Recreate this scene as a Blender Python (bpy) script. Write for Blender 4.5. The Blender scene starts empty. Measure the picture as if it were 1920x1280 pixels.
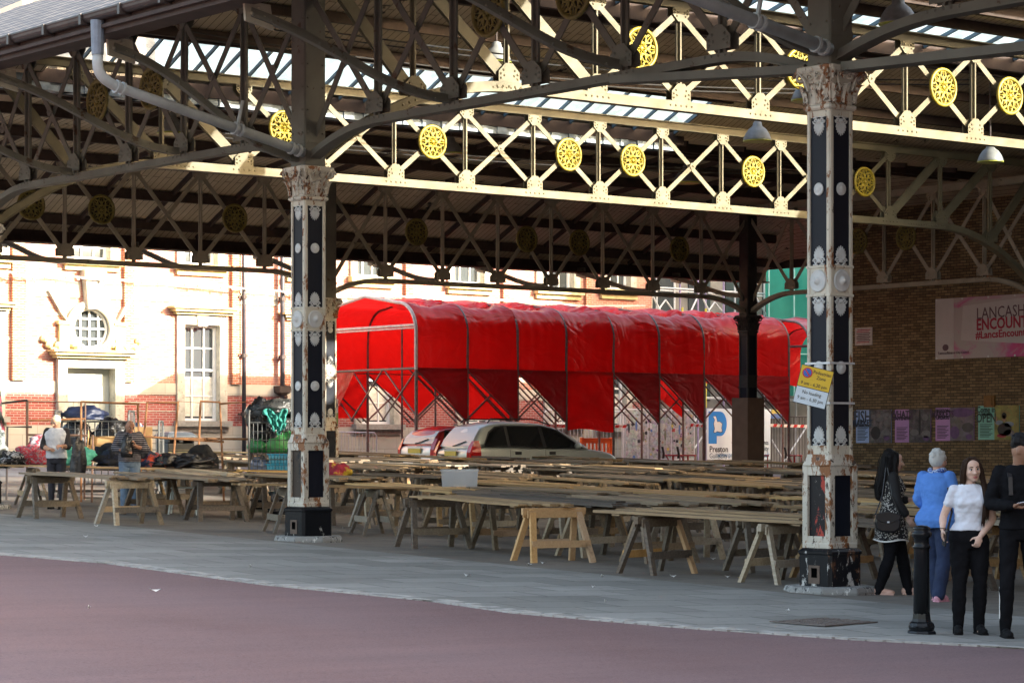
import bpy, bmesh, math, random
from mathutils import Vector, Matrix, noise as mnoise
random.seed(7)
scene = bpy.context.scene
COL = scene.collection
R = math.radians
# ---------------------------------------------------------------- camera frame (world x runs across the market, y along its front)
F_PX = 4735.0; YH = 840.0
CF = Vector((0.6161, 0.7877, 0)); CR = Vector((0.7877, -0.6161, 0))
def sstep(a, b, t):
    t = max(0.0, min(1.0, (t-a)/(b-a))); return t*t*(3-2*t)
def gz(x, y):
    X = max(-16, min(16, x*CR.x + y*CR.y)); D = max(-20, min(92, x*CF.x + y*CF.y))
    return -(1.832 + .03*X - .009*D - .010*max(0, D-45))
def pt(px, py, D):
    return CF*D + CR*((px-960)/F_PX*D) + Vector((0, 0, (YH-py)/F_PX*D))
def ray(px):
    return CF + CR*((px-960)/F_PX)
def at_y(px, py, y):
    d = ray(px); D = y/d.y; return Vector((d.x*D, y, (YH-py)/F_PX*D))
def at_x(px, py, x):
    d = ray(px); D = x/d.x; return Vector((x, d.y*D, (YH-py)/F_PX*D))
def hit(px, py):
    lo, hi = 8.0, 120.0
    for _ in range(50):
        m = (lo+hi)/2; p = pt(px, py, m)
        if p.z > gz(p.x, p.y): lo = m
        else: hi = m
    p = pt(px, py, lo); return Vector((p.x, p.y, gz(p.x, p.y)))
def depth(p): return p[0]*CF.x + p[1]*CF.y
# ---------------------------------------------------------------- objects
def props(o, label=None, cat=None, group=None, kind=None):
    if label: o['label'] = label
    if cat: o['category'] = cat
    if group: o['group'] = group
    if kind: o['kind'] = kind
    return o
def thing(name, label, cat, loc=(0, 0, 0), rz=0, group=None):
    o = bpy.data.objects.new(name, None); COL.objects.link(o)
    o.empty_display_size = .1
    o.location = loc; o.rotation_euler = (0, 0, rz)
    return props(o, label, cat, group)
def kids(o): return [c for c in bpy.data.objects if c.parent is o]
def copy_tree(o, parent=None, name=None):
    c = o.copy(); COL.objects.link(c); c.parent = parent
    for ch in list(o.children): copy_tree(ch, c)
    return c
class MB:
    """collects faces for one mesh"""
    def __init__(s): s.v = []; s.f = []; s.m = []; s.mi = 0
    def add(s, vs, fs):
        b = len(s.v); s.v += [tuple(p) for p in vs]
        for f in fs: s.f.append([b+i for i in f]); s.m.append(s.mi)
        return s
    def box(s, c, d, rz=0, M=None):
        hx, hy, hz = d[0]/2, d[1]/2, d[2]/2
        P = [Vector((x*hx, y*hy, z*hz)) for x in (-1, 1) for y in (-1, 1) for z in (-1, 1)]
        if M is not None: P = [M @ p for p in P]
        elif rz: P = [Matrix.Rotation(rz, 3, 'Z') @ p for p in P]
        c = Vector(c); P = [p+c for p in P]
        return s.add(P, [(0, 1, 3, 2), (4, 6, 7, 5), (0, 4, 5, 1), (2, 3, 7, 6), (0, 2, 6, 4), (1, 5, 7, 3)])
    def b2(s, lo, hi):
        return s.box([(a+b)/2 for a, b in zip(lo, hi)], [abs(b-a) for a, b in zip(lo, hi)])
    def beam(s, p, q, w, h, up=(0, 0, 1)):
        p, q = Vector(p), Vector(q); d = q-p; L = d.length
        if L < 1e-6: return s
        d /= L; up = Vector(up); side = d.cross(up)
        if side.length < 1e-4: side = d.cross(Vector((1, 0, 0)))
        side.normalize(); u = side.cross(d)
        M = Matrix((side, d, u)).transposed()
        return s.box((p+q)/2, (w, L, h), M=M)
    def sweep(s, path, w, h, up=(0, 0, 1)):
        """rectangular section along a path"""
        path = [Vector(p) for p in path]; n = len(path); up = Vector(up); vs = []
        for i, p in enumerate(path):
            d = (path[min(i+1, n-1)]-path[max(i-1, 0)]).normalized()
            side = d.cross(up).normalized(); u = side.cross(d)
            vs += [p+side*w/2+u*h/2, p-side*w/2+u*h/2, p-side*w/2-u*h/2, p+side*w/2-u*h/2]
        fs = [(4*i+k, 4*i+(k+1) % 4, 4*i+4+(k+1) % 4, 4*i+4+k) for i in range(n-1) for k in range(4)]
        fs += [(3, 2, 1, 0), tuple(4*(n-1)+k for k in range(4))]
        return s.add(vs, fs)
    def tube(s, path, r, n=8, cap=True):
        path = [Vector(p) for p in path]; N = len(path); vs = []; fs = []
        rr = r if hasattr(r, '__len__') else [r]*N
        prev = None
        for i, p in enumerate(path):
            d = (path[min(i+1, N-1)]-path[max(i-1, 0)])
            d = d.normalized() if d.length > 1e-9 else Vector((0, 0, 1))
            if prev is None:
                a = Vector((1, 0, 0)) if abs(d.x) < .8 else Vector((0, 1, 0))
                u = d.cross(a).normalized()
            else:
                u = (prev - d*prev.dot(d)).normalized()
            prev = u; w = d.cross(u)
            for k in range(n):
                t = 2*math.pi*k/n; vs.append(p+(u*math.cos(t)+w*math.sin(t))*rr[i])
        for i in range(N-1):
            for k in range(n): fs.append((i*n+k, i*n+(k+1) % n, (i+1)*n+(k+1) % n, (i+1)*n+k))
        if cap: fs += [tuple(range(n-1, -1, -1)), tuple((N-1)*n+k for k in range(n))]
        return s.add(vs, fs)
    def lathe(s, prof, c=(0, 0, 0), n=20, sq=None, rot=0):
        """prof: (r,z) from the bottom; sq: number of sides for polygons"""
        n = sq or n; c = Vector(c); vs = []; fs = []
        k0 = (1/math.cos(math.pi/n)) if sq else 1
        for r, z in prof:
            for k in range(n):
                t = 2*math.pi*(k+.5*(sq is not None))/n + rot
                vs.append(c+Vector((r*k0*math.cos(t), r*k0*math.sin(t), z)))
        for i in range(len(prof)-1):
            for k in range(n): fs.append((i*n+k, i*n+(k+1) % n, (i+1)*n+(k+1) % n, (i+1)*n+k))
        fs += [tuple(range(n-1, -1, -1)), tuple((len(prof)-1)*n+k for k in range(n))]
        return s.add(vs, fs)
    def poly(s, pts, nrm):
        """extruded polygon: pts 3d list, nrm extrusion vector"""
        nrm = Vector(nrm); n = len(pts); P = [Vector(p) for p in pts]
        return s.add(P+[p+nrm for p in P], [tuple(range(n-1, -1, -1)), tuple(range(n, 2*n))]+[(i, (i+1) % n, n+(i+1) % n, n+i) for i in range(n)])
    def ball(s, c, r, n=8, m=6, f=None, M=None):
        c = Vector(c); rx, ry, rz = r if hasattr(r, '__len__') else (r, r, r)
        vs = []; fs = []
        for i in range(m+1):
            ph = math.pi*i/m
            for k in range(n):
                t = 2*math.pi*k/n
                p = Vector((math.sin(ph)*math.cos(t), math.sin(ph)*math.sin(t), -math.cos(ph)))
                q = Vector((p.x*rx, p.y*ry, p.z*rz))
                if f: q = q*f(p)
                if M is not None: q = M @ q
                vs.append(c+q)
        for i in range(m):
            for k in range(n):
                a, b, cc, d = i*n+k, i*n+(k+1) % n, (i+1)*n+(k+1) % n, (i+1)*n+k
                if i == 0: fs.append((a, cc, d))
                elif i == m-1: fs.append((a, b, d))
                else: fs.append((a, b, cc, d))
        return s.add(vs, fs)
    def grid(s, fn, nu, nv):
        vs = [fn(i/nu, j/nv) for i in range(nu+1) for j in range(nv+1)]
        return s.add(vs, [(i*(nv+1)+j, (i+1)*(nv+1)+j, (i+1)*(nv+1)+j+1, i*(nv+1)+j+1) for i in range(nu) for j in range(nv)])
    def loft(s, rings, cap=True):
        n = len(rings[0]); vs = [p for r in rings for p in r]; N = len(rings)
        fs = [(i*n+k, i*n+(k+1) % n, (i+1)*n+(k+1) % n, (i+1)*n+k) for i in range(N-1) for k in range(n)]
        if cap: fs += [tuple(range(n-1, -1, -1)), tuple((N-1)*n+k for k in range(n))]
        return s.add(vs, fs)
    def mesh(s, name, mats, smooth=False, off=None):
        me = bpy.data.meshes.new(name)
        vs = s.v if off is None else [(p[0]-off[0], p[1]-off[1], p[2]-off[2]) for p in s.v]
        me.from_pydata(vs, [], s.f)
        for m in (mats if isinstance(mats, (list, tuple)) else [mats]): me.materials.append(m)
        me.polygons.foreach_set('material_index', s.m)
        if smooth: me.polygons.foreach_set('use_smooth', [True]*len(s.f))
        me.update(); return me
    def pieces(s):
        """the connected pieces as separate collections"""
        key = {}; par = []
        def find(a):
            while par[a] != a: par[a] = par[par[a]]; a = par[a]
            return a
        ids = []
        for p in s.v:
            k = tuple(round(c, 3) for c in p)
            if k not in key: key[k] = len(par); par.append(len(par))
            ids.append(key[k])
        for f in s.f:
            for i in f[1:]: par[find(ids[i])] = find(ids[f[0]])
        out = {}
        for f in s.f:
            r = find(ids[f[0]]); m = out.setdefault(r, MB()); m.add([s.v[i] for i in f], [tuple(range(len(f)))])
        return list(out.values())
    def build_each(s, name, mats, parent=None, **k):
        return [m.build(name, mats, parent, **k) for m in s.pieces()]
    def build(s, name, mats, parent=None, smooth=False, world=False, bevel=0, fix=False, loc=None, auto=None):
        off = loc
        if world and parent is not None:
            off = Vector(parent.location); p = parent.parent
            while p is not None: off = off+p.location; p = p.parent
        me = s.mesh(name, mats, smooth, off)
        if fix:
            b = bmesh.new(); b.from_mesh(me); bmesh.ops.recalc_face_normals(b, faces=b.faces); b.to_mesh(me); b.free()
        o = bpy.data.objects.new(name, me); COL.objects.link(o); o.parent = parent
        if loc is not None: o.location = loc
        if bevel:
            b = o.modifiers.new('bevel', 'BEVEL'); b.width = bevel; b.segments = 2; b.limit_method = 'ANGLE'; b.angle_limit = R(40)
        return o
def obj_from(me, name, parent, loc=(0, 0, 0), rot=(0, 0, 0), scale=(1, 1, 1)):
    o = bpy.data.objects.new(name, me); COL.objects.link(o); o.parent = parent
    o.location = loc; o.rotation_euler = rot; o.scale = scale; return o
def text(s, size, mat, parent, loc, rot, name='lettering', align='CENTER', sx=1.0, ext=.002, shear=0, bold=0):
    cu = bpy.data.curves.new(name, 'FONT'); cu.body = s; cu.size = size; cu.align_x = align; cu.align_y = 'CENTER'
    cu.extrude = ext; cu.shear = shear; cu.offset = bold; cu.materials.append(mat); cu.resolution_u = 2
    q = bpy.data.objects.new('tmp', cu); COL.objects.link(q)
    me = bpy.data.meshes.new_from_object(q.evaluated_get(bpy.context.evaluated_depsgraph_get())); me.name = name
    bpy.data.objects.remove(q); bpy.data.curves.remove(cu)
    if not me.materials: me.materials.append(mat)
    o = bpy.data.objects.new(name, me); COL.objects.link(o); o.parent = parent
    o.location = loc; o.rotation_euler = rot; o.scale = (sx, 1, 1); return o
# ---------------------------------------------------------------- materials
def C(*c): return (c[0], c[1], c[2], 1.0)
class NM:
    def __init__(s, name, rough=.7, metal=0.0, spec=.5):
        s.mat = bpy.data.materials.new(name); s.mat.use_nodes = True
        s.t = s.mat.node_tree; s.b = s.t.nodes['Principled BSDF']; s.out = s.t.nodes['Material Output']
        s.b.inputs['Roughness'].default_value = rough; s.b.inputs['Metallic'].default_value = metal
        s.b.inputs['Specular IOR Level'].default_value = spec
    def n(s, t, **k):
        n = s.t.nodes.new(t)
        for a, b in k.items():
            if a.startswith('i_'): s.put(n.inputs[a[2:].replace('_', ' ')], b)
            else: setattr(n, a, b)
        return n
    def put(s, sock, v):
        if hasattr(v, 'is_output'): s.t.links.new(v, sock)
        else: sock.default_value = v
    def co(s, scale=(1, 1, 1), rot=(0, 0, 0), kind='Object'):
        tc = s.n('ShaderNodeTexCoord'); mp = s.n('ShaderNodeMapping')
        s.t.links.new(tc.outputs[kind], mp.inputs[0]); mp.inputs['Scale'].default_value = scale; mp.inputs['Rotation'].default_value = rot
        return mp.outputs[0]
    def swz(s, order):
        tc = s.n('ShaderNodeTexCoord'); sp = s.n('ShaderNodeSeparateXYZ'); cb = s.n('ShaderNodeCombineXYZ')
        s.t.links.new(tc.outputs['Object'], sp.inputs[0])
        for i, a in enumerate(order): s.t.links.new(sp.outputs['XYZ'.index(a)], cb.inputs[i])
        return cb.outputs[0]
    def noise(s, vec, scale=5, detail=5, rough=.6, dist=0):
        n = s.n('ShaderNodeTexNoise'); s.t.links.new(vec, n.inputs['Vector'])
        n.inputs['Scale'].default_value = scale; n.inputs['Detail'].default_value = detail
        n.inputs['Roughness'].default_value = rough; n.inputs['Distortion'].default_value = dist
        return n.outputs['Fac']
    def ramp(s, fac, a, b, ca=(0, 0, 0, 1), cb=(1, 1, 1, 1)):
        n = s.n('ShaderNodeValToRGB'); s.t.links.new(fac, n.inputs[0])
        n.color_ramp.elements[0].position = a; n.color_ramp.elements[1].position = b
        n.color_ramp.elements[0].color = ca; n.color_ramp.elements[1].color = cb
        return n.outputs[0]
    def mix(s, fac, a, b, mode='MIX'):
        n = s.n('ShaderNodeMix', data_type='RGBA', blend_type=mode)
        s.put(n.inputs[0], fac); s.put(n.inputs[6], a); s.put(n.inputs[7], b); return n.outputs[2]
    def math(s, op, a, b=0.0):
        n = s.n('ShaderNodeMath', operation=op); s.put(n.inputs[0], a); s.put(n.inputs[1], b); return n.outputs[0]
    def rnd(s):
        return s.n('ShaderNodeObjectInfo').outputs['Random']
    def base(s, c): s.put(s.b.inputs['Base Color'], c); return s
    def bump(s, h, strength=.3, dist=.01):
        n = s.n('ShaderNodeBump'); n.inputs['Strength'].default_value = strength; n.inputs['Distance'].default_value = dist
        s.t.links.new(h, n.inputs['Height']); s.t.links.new(n.outputs[0], s.b.inputs['Normal']); return s
def plain(name, c, rough=.6, metal=0., var=.22, scale=7, spec=.5, bump=0, bs=60, stretch=(1, 1, 1), rnd=0.0, c2=None, thr=None):
    m = NM(name, rough, metal, spec); v = m.co(stretch)
    d = C(*[x*(1-var) for x in c]); l = C(*[min(1, x*(1+var)) for x in c])
    col = m.mix(m.ramp(m.noise(v, scale, 6), .3, .7), d, l)
    if c2 is not None:
        col = m.mix(m.ramp(m.noise(v, scale*1.7, 8, .7), thr, thr+.06), col, C(*c2))
    if rnd:
        f = m.math('ADD', m.math('MULTIPLY', m.rnd(), 2*rnd), 1-rnd)
        h = m.n('ShaderNodeHueSaturation'); m.put(h.inputs['Value'], f); m.put(h.inputs['Color'], col); col = h.outputs[0]
    m.base(col)
    if bump: m.bump(m.noise(v, bs, 4), bump, .01)
    return m.mat
def peel(name, c, flakes, rough=.5, scale=9, bump=.25, stretch=(1, 1, .45), zfade=None, zflip=False):
    """old paint: flakes = [(colour, threshold, scale)]"""
    m = NM(name, rough, 0, .2); v = m.co(stretch)
    col = m.mix(m.ramp(m.noise(v, 3, 5), .3, .7), C(*[x*.78 for x in c]), C(*[min(1, x*1.1) for x in c]))
    hs = None
    zmask = None
    if zfade:
        tc = m.n('ShaderNodeTexCoord'); sp = m.n('ShaderNodeSeparateXYZ'); m.t.links.new(tc.outputs['Object'], sp.inputs[0])
        mr = m.n('ShaderNodeMapRange'); m.t.links.new(sp.outputs['Z'], mr.inputs[0])
        for i, a in enumerate((zfade[0], zfade[1], zfade[2], zfade[3])): mr.inputs[i+1].default_value = a
        zmask = mr.outputs[0]
    for fc, thr, sc in flakes:
        nz = m.noise(v, sc, 9, .72, .3)
        if zmask is not None: nz = m.math('ADD', nz, zmask)
        k = m.ramp(nz, thr, thr+.035); col = m.mix(k, col, C(*fc)); hs = k if hs is None else hs
    m.base(col)
    if hs is not None: m.bump(hs, bump, -.004)
    return m.mat
def brick_mat(name, order, c1, c2, mort, bw, bh, ms=.012, rough=.85, stain=None, offset=.5, bump=.4, scl=1.0):
    m = NM(name, rough); v = m.swz(order)
    b = m.n('ShaderNodeTexBrick'); m.t.links.new(v, b.inputs['Vector'])
    b.inputs['Scale'].default_value = scl; b.inputs['Brick Width'].default_value = bw; b.inputs['Row Height'].default_value = bh
    b.inputs['Mortar Size'].default_value = ms; b.inputs['Mortar Smooth'].default_value = .1; b.inputs['Bias'].default_value = 0
    b.offset = offset
    b.inputs['Color1'].default_value = C(*c1); b.inputs['Color2'].default_value = C(*c2); b.inputs['Mortar'].default_value = C(*mort)
    col = b.outputs['Color']
    n1 = m.noise(v, 1.3, 6, .6); col = m.mix(.55, col, m.ramp(n1, .25, .75, C(.55, .55, .55), C(1, 1, 1)), 'MULTIPLY')
    if stain: col = m.mix(m.ramp(m.noise(v, stain[1], 5, .6), stain[2], stain[2]+.2), col, C(*stain[0]))
    m.base(col)
    if bump: m.bump(b.outputs['Fac'], -bump, .008)
    return m.mat
def glassy(name, c=(.03, .035, .04), rough=.06, trans=.0):
    m = NM(name, rough, 0, .8); m.base(C(*c))
    if trans:
        tr = m.n('ShaderNodeBsdfTransparent'); mx = m.n('ShaderNodeMixShader'); mx.inputs[0].default_value = trans
        m.t.links.new(m.b.outputs[0], mx.inputs[1]); m.t.links.new(tr.outputs[0], mx.inputs[2]); m.t.links.new(mx.outputs[0], m.out.inputs[0])
    return m.mat
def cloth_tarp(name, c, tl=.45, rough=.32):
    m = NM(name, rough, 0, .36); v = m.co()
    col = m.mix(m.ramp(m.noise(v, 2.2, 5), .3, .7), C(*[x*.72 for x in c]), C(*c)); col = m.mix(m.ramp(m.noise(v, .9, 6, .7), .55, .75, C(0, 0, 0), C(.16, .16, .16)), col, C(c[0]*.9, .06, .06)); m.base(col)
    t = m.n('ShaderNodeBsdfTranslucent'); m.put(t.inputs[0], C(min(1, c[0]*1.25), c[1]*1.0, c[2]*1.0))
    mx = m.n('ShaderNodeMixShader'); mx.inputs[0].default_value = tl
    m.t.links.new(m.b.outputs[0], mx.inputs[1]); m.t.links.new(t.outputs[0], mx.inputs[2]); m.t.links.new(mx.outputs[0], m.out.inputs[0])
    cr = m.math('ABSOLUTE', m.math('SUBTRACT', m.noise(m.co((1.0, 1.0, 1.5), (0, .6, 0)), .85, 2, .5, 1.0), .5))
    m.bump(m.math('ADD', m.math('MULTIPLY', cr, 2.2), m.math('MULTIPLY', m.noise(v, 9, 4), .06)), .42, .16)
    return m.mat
CREAM = peel('cream paint with rust', (.58, .53, .43), [((.22, .085, .03), .575, 8), ((.10, .07, .055), .62, 17)], zfade=(.3, 3.5, .05, 0.0))
CREAMLO = peel('cream paint flaking heavily', (.58, .53, .44), [((.24, .10, .04), .525, 6), ((.07, .05, .04), .565, 14)], bump=.4)
ORN = peel('grey white relief paint', (.60, .60, .58), [((.25, .12, .06), .70, 9)])
BLK = peel('black panel paint', (.008, .010, .018), [((.16, .15, .13), .76, 18)], rough=.5, stretch=(1, 1, .7))
BLKRED = peel('black paint flaked to red', (.013, .013, .016), [((.38, .05, .035), .55, 5), ((.36, .34, .32), .615, 16)], rough=.35)
BROWNP = peel('brown bare panel', (.05, .035, .026), [((.012, .013, .016), .54, 6), ((.22, .19, .16), .62, 17)], rough=.5)
BASEB = peel('black base paint chipped white', (.012, .013, .016), [((.12, .06, .035), .575, 4), ((.50, .49, .46), .56, 10)], rough=.28)
BASEB2 = peel('black glossy base paint', (.010, .011, .014), [((.4, .39, .36), .625, 10)], rough=.25)
PLINTH = peel('plinth stone with old paint', (.30, .30, .285), [((.04, .04, .045), .555, 12), ((.58, .58, .55), .57, 17)], rough=.85)
IRON = peel('old cream iron paint', (.33, .30, .23), [((.13, .075, .04), .64, 5), ((.10, .09, .07), .62, 11)], rough=.55, stretch=(.6, .6, .6))
IRON2 = peel('cream iron paint', (.195, .17, .105), [((.17, .085, .04), .67, 5), ((.2, .17, .12), .66, 12)], rough=.5, stretch=(.6, .6, .6))
IRONG = peel('dull grey green iron paint', (.15, .145, .12), [((.08, .05, .032), .6, 5)], rough=.6, stretch=(.6, .6, .6))
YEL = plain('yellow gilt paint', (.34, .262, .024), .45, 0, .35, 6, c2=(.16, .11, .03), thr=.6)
YELSHADE = plain('gilt paint darkened for shade', (.17, .14, .032), .6, 0, .4, 6, c2=(.07, .055, .025), thr=.58)  # darker copy of the gilt: perimeter truss shade put into the colour
PIPE = peel('pale grey pipe paint', (.42, .44, .44), [((.16, .09, .05), .7, 7)], rough=.4, stretch=(1, 1, 1))
AWST = plain('brown grey awning tube', (.16, .11, .10), .5, .3, .3, 12)
STEELD = plain('dark rusty steel', (.07, .055, .05), .6, .4, .3, 12)
STEELG = plain('galvanised steel', (.58, .59, .60), .45, .25, .15, 12)
RUSTY = plain('rusty orange steel', (.30, .14, .06), .7, .2, .35, 9)
GREYM = plain('grey enamel', (.22, .235, .235), .45, .1, .2, 8)
WHITE = plain('white paint', (.78, .78, .76), .45, 0, .06, 5)
BLACKM = plain('black plastic', (.015, .015, .017), .45, 0, .2, 8)
RUBBER = plain('black rubber', (.018, .018, .018), .8)
CONC = plain('kerb stone', (.38, .37, .345), .9, 0, .25, 5, bump=.3)
# ================================================================ ground
def sheet(name, xs, ys, dz, mat, inside=None, kind='structure'):
    mb = MB(); idx = {}
    for i in range(len(xs)-1):
        for j in range(len(ys)-1):
            q = [(xs[i], ys[j]), (xs[i+1], ys[j]), (xs[i+1], ys[j+1]), (xs[i], ys[j+1])]
            if inside and not inside(sum(p[0] for p in q)/4, sum(p[1] for p in q)/4): continue
            f = []
            for p in q:
                if p not in idx: idx[p] = len(mb.v); mb.v.append((p[0], p[1], gz(*p)+dz))
                f.append(idx[p])
            mb.f.append(f); mb.m.append(0)
    return props(mb.build(name, mat), kind=kind)
def rng(a, b, st):
    n = max(1, round((b-a)/st)); return [a+(b-a)*i/n for i in range(n+1)]
m = NM('red tarmac', .82); v = m.co()
col = m.mix(m.ramp(m.noise(v, .35, 6, .6, .4), .3, .72), C(.128, .061, .058), C(.195, .104, .098))
col = m.mix(m.ramp(m.noise(m.co((1, .5, 1), (0, 0, .7)), .16, 5, .6), .42, .62), col, C(.172, .105, .108))
col = m.mix(m.ramp(m.noise(v, 60, 4, .8), .42, .80), col, C(.25, .18, .175), 'MIX')
col = m.mix(m.ramp(m.noise(v, 26, 4, .8), .56, .66), col, C(.10, .06, .062))
col = m.mix(.35, col, m.ramp(m.noise(m.co((.25, 3, 1), (0, 0, -.9)), 1.1, 5), .3, .7, C(.6, .6, .62), C(1, 1, 1)), 'MULTIPLY')
col = m.mix(m.ramp(m.noise(v, 3.1, 8, .8), .735, .75), col, C(.5, .48, .45))
m.base(col); m.bump(m.noise(v, 140, 2), .35, .006); ROAD = m.mat
xs = [-500, -200, -80, -30]+rng(-29, 60, 2.2)+[80, 150, 300, 600]
ys = [-500, -200, -80, -30]+rng(-29, 95, 2.2)+[130, 250, 600]
sheet('road', xs, ys, 0, ROAD)
BND = [(-260, 1016), (-120, 1029), (0, 1040), (200, 1056), (500, 1097), (800, 1126), (960, 1149), (1280, 1177), (1610, 1200), (1920, 1216), (2120, 1230), (2500, 1255), (3200, 1300)]
BP = [hit(*p) for p in BND]
def bnd_x(y):
    P = sorted([(p.y, p.x) for p in BP])
    if y <= P[0][0]: return P[0][1]
    for a, b in zip(P, P[1:]):
        if a[0] <= y <= b[0]: return a[1]+(b[1]-a[1])*(y-a[0])/(b[0]-a[0])
    return P[-1][1]
def flag_mat(name, c1, c2, mort, bw, bh, rot=0, ms=.012, rough=.75, dirt=.5):
    m = NM(name, rough); v = m.co((1, 1, 1), (0, 0, rot))
    b = m.n('ShaderNodeTexBrick'); m.t.links.new(v, b.inputs['Vector']); b.inputs['Scale'].default_value = 1
    b.inputs['Brick Width'].default_value = bw; b.inputs['Row Height'].default_value = bh; b.inputs['Mortar Size'].default_value = ms
    b.inputs['Color1'].default_value = C(*c1); b.inputs['Color2'].default_value = C(*c2); b.inputs['Mortar'].default_value = C(*mort); b.inputs['Mortar Smooth'].default_value = .3
    col = m.mix(dirt, b.outputs['Color'], m.ramp(m.noise(m.co(), .8, 8, .65), .28, .7, C(.45, .45, .44), C(1.05, 1.05, 1.05)), 'MULTIPLY')
    col = m.mix(m.ramp(m.noise(m.co(), 5, 9, .8), .70, .73), col, C(*[x*1.7 for x in c2]))
    col = m.mix(m.ramp(m.noise(m.co(), 11, 2, .5), .64, .70, C(0, 0, 0), C(.45, .45, .45)), col, C(*[x*.35 for x in c1]))
    col = m.mix(m.ramp(m.noise(m.co((.35, 1, 1), (0, 0, .5)), .55, 6, .7), .52, .72, C(0, 0, 0), C(.5, .5, .5)), col, C(*[x*.55 for x in c1]))
    m.base(col); m.bump(b.outputs['Fac'], -.35, .006); return m.mat
FLAG = flag_mat('grey flagstones', (.215, .215, .195), (.325, .32, .295), (.085, .085, .078), 1.15, .72, rot=.12, ms=.013)
FLOOR = flag_mat('worn dark market floor', (.165, .145, .12), (.21, .187, .157), (.065, .062, .06), 1.4, .7, dirt=.6)
TARM = plain('grey tarmac', (.11, .11, .115), .85, 0, .25, 2.5)
mb = MB(); ysb = rng(-8, 60, .8); nrow = 7
for j in range(len(ysb)):
    xb = bnd_x(ysb[j])
    for i in range(nrow+1):
        x = xb+(20.3-xb)*i/nrow; mb.v.append((x, ysb[j], gz(x, ysb[j])+.012))
for j in range(len(ysb)-1):
    for i in range(nrow):
        a = j*(nrow+1)+i; mb.f.append((a, a+1, a+nrow+2, a+nrow+1)); mb.m.append(0)
props(mb.build('pavement', FLAG), kind='structure')
# kerb of small setts along the road
mb = MB(); acc = 0
for j in range(len(ysb)-1):
    y0, y1 = ysb[j], ysb[j+1]; n = 6
    for k in range(n):
        a = y0+(y1-y0)*k/n; b = y0+(y1-y0)*(k+.86)/n
        for r in range(2):
            xa, xb_ = bnd_x(a), bnd_x(b); w = .13
            o = -.02+r*.16+random.uniform(-.008, .008); h = .014+random.uniform(-.004, .004)
            P = [(xa+o, a), (xa+o+w, a), (xb_+o+w, b), (xb_+o, b)]
            mb.poly([(p[0], p[1], gz(*p)-.02) for p in P], (0, 0, h+.02))
props(mb.build('kerb', CONC), kind='structure')
sheet('market_floor', rng(20.3, 52, 2), rng(-8, 57, 1.3), .012, FLOOR)
sheet('back_street', rng(14, 90, 2), rng(57, 68, 1), .010, TARM)
# inspection cover in the pavement and scraps of litter
c = hit(1545, 1169); mb = MB()
mb.box((0, 0, 0), (1.0, .62, .01))
for i in range(9):
    for j in range(5): mb.box((-.43+i*.106, -.235+j*.116, .007), (.05, .07, .008), rz=.7*(1 if (i+j) % 2 else -1))
o = mb.build('drain_cover', plain('dark cast iron', (.15, .13, .12), .6, .3, .3, 9)); o.location = (c.x, c.y, gz(c.x, c.y)+.022); o.rotation_euler = (.0256, .018, .25)
props(o, 'rusty rectangular iron cover set in the grey pavement by the bollard', 'drain cover')
LITW = plain('white paper scrap', (.7, .7, .68), .8)
for i, (px, py) in enumerate([(1131, 1083), (1117, 1103), (1370, 1084), (1138, 1131), (995, 1062), (1024, 1058), (183, 988), (165, 1008), (1477, 1149), (884, 1082), (645, 992), (1268, 1083), (470, 1064), (303, 1110), (170, 1143), (1342, 1050)]):
    p = hit(px, py); mb = MB(); w = random.uniform(.02, .06)
    mb.grid(lambda u, t: (u*w*2, t*w, .01+.02*math.sin(5*u+3*t)*t), 3, 2)
    o = mb.build('litter_scrap', LITW); o.location = p+Vector((0, 0, .02)); o.rotation_euler = (0, 0, random.uniform(0, 3))
    props(o, 'small white scrap of litter lying on the ground', 'litter', 'white litter scraps on the paving')
# ================================================================ cast iron columns
def anthemion():
    mb = MB()
    for i in range(9):
        a = (i-4)*.135; L = .185-.085*(abs(i-4)/4)**1.5
        M = Matrix.Rotation(a, 3, 'Y')
        mb.ball(M @ Vector((0, 0, .075+L*.42)), (.0125, .014, L*.42), 8, 6, M=M)
    for s in (-1, 1):
        P = [(s*(.052+.042*(1-t)*math.cos(t*9.5)), -.004, .05+.042*(1-t)*math.sin(t*9.5)) for t in [k/16 for k in range(15)]]
        mb.tube(P, .011, 5)
        mb.tube([(s*.012, -.004, .0), (s*.04, -.004, .012), (s*.09, -.004, .01)], .010, 5)
    mb.ball((0, -.004, .055), (.022, .016, .03), 8, 5)
    mb.poly([(-.085, .004, .0), (.085, .004, 0), (.095, .004, .08), (.075, .004, .165), (.04, .004, .22), (0, .004, .245), (-.04, .004, .22), (-.075, .004, .165), (-.095, .004, .08)], (0, .012, 0))
    return mb.mesh('anthemion', ORN, True)
def disc(prof):
    mb = MB(); mb.lathe(prof, n=18); me = mb.mesh('disc', ORN, True); me.transform(Matrix.Rotation(R(90), 4, 'X')); return me
ANTH = anthemion()
PATERA = disc([(.075, 0), (.075, .012), (.06, .02), (.045, .014), (.035, .022), (.012, .03)])
ROSE = disc([(.13, 0), (.13, .012), (.115, .024), (.10, .014), (.085, .026), (.06, .016), (.045, .034), (.025, .05), (.012, .07)])
FACES = [(0, 0), (0, -90), (0, 90), (0, 180)]
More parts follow.
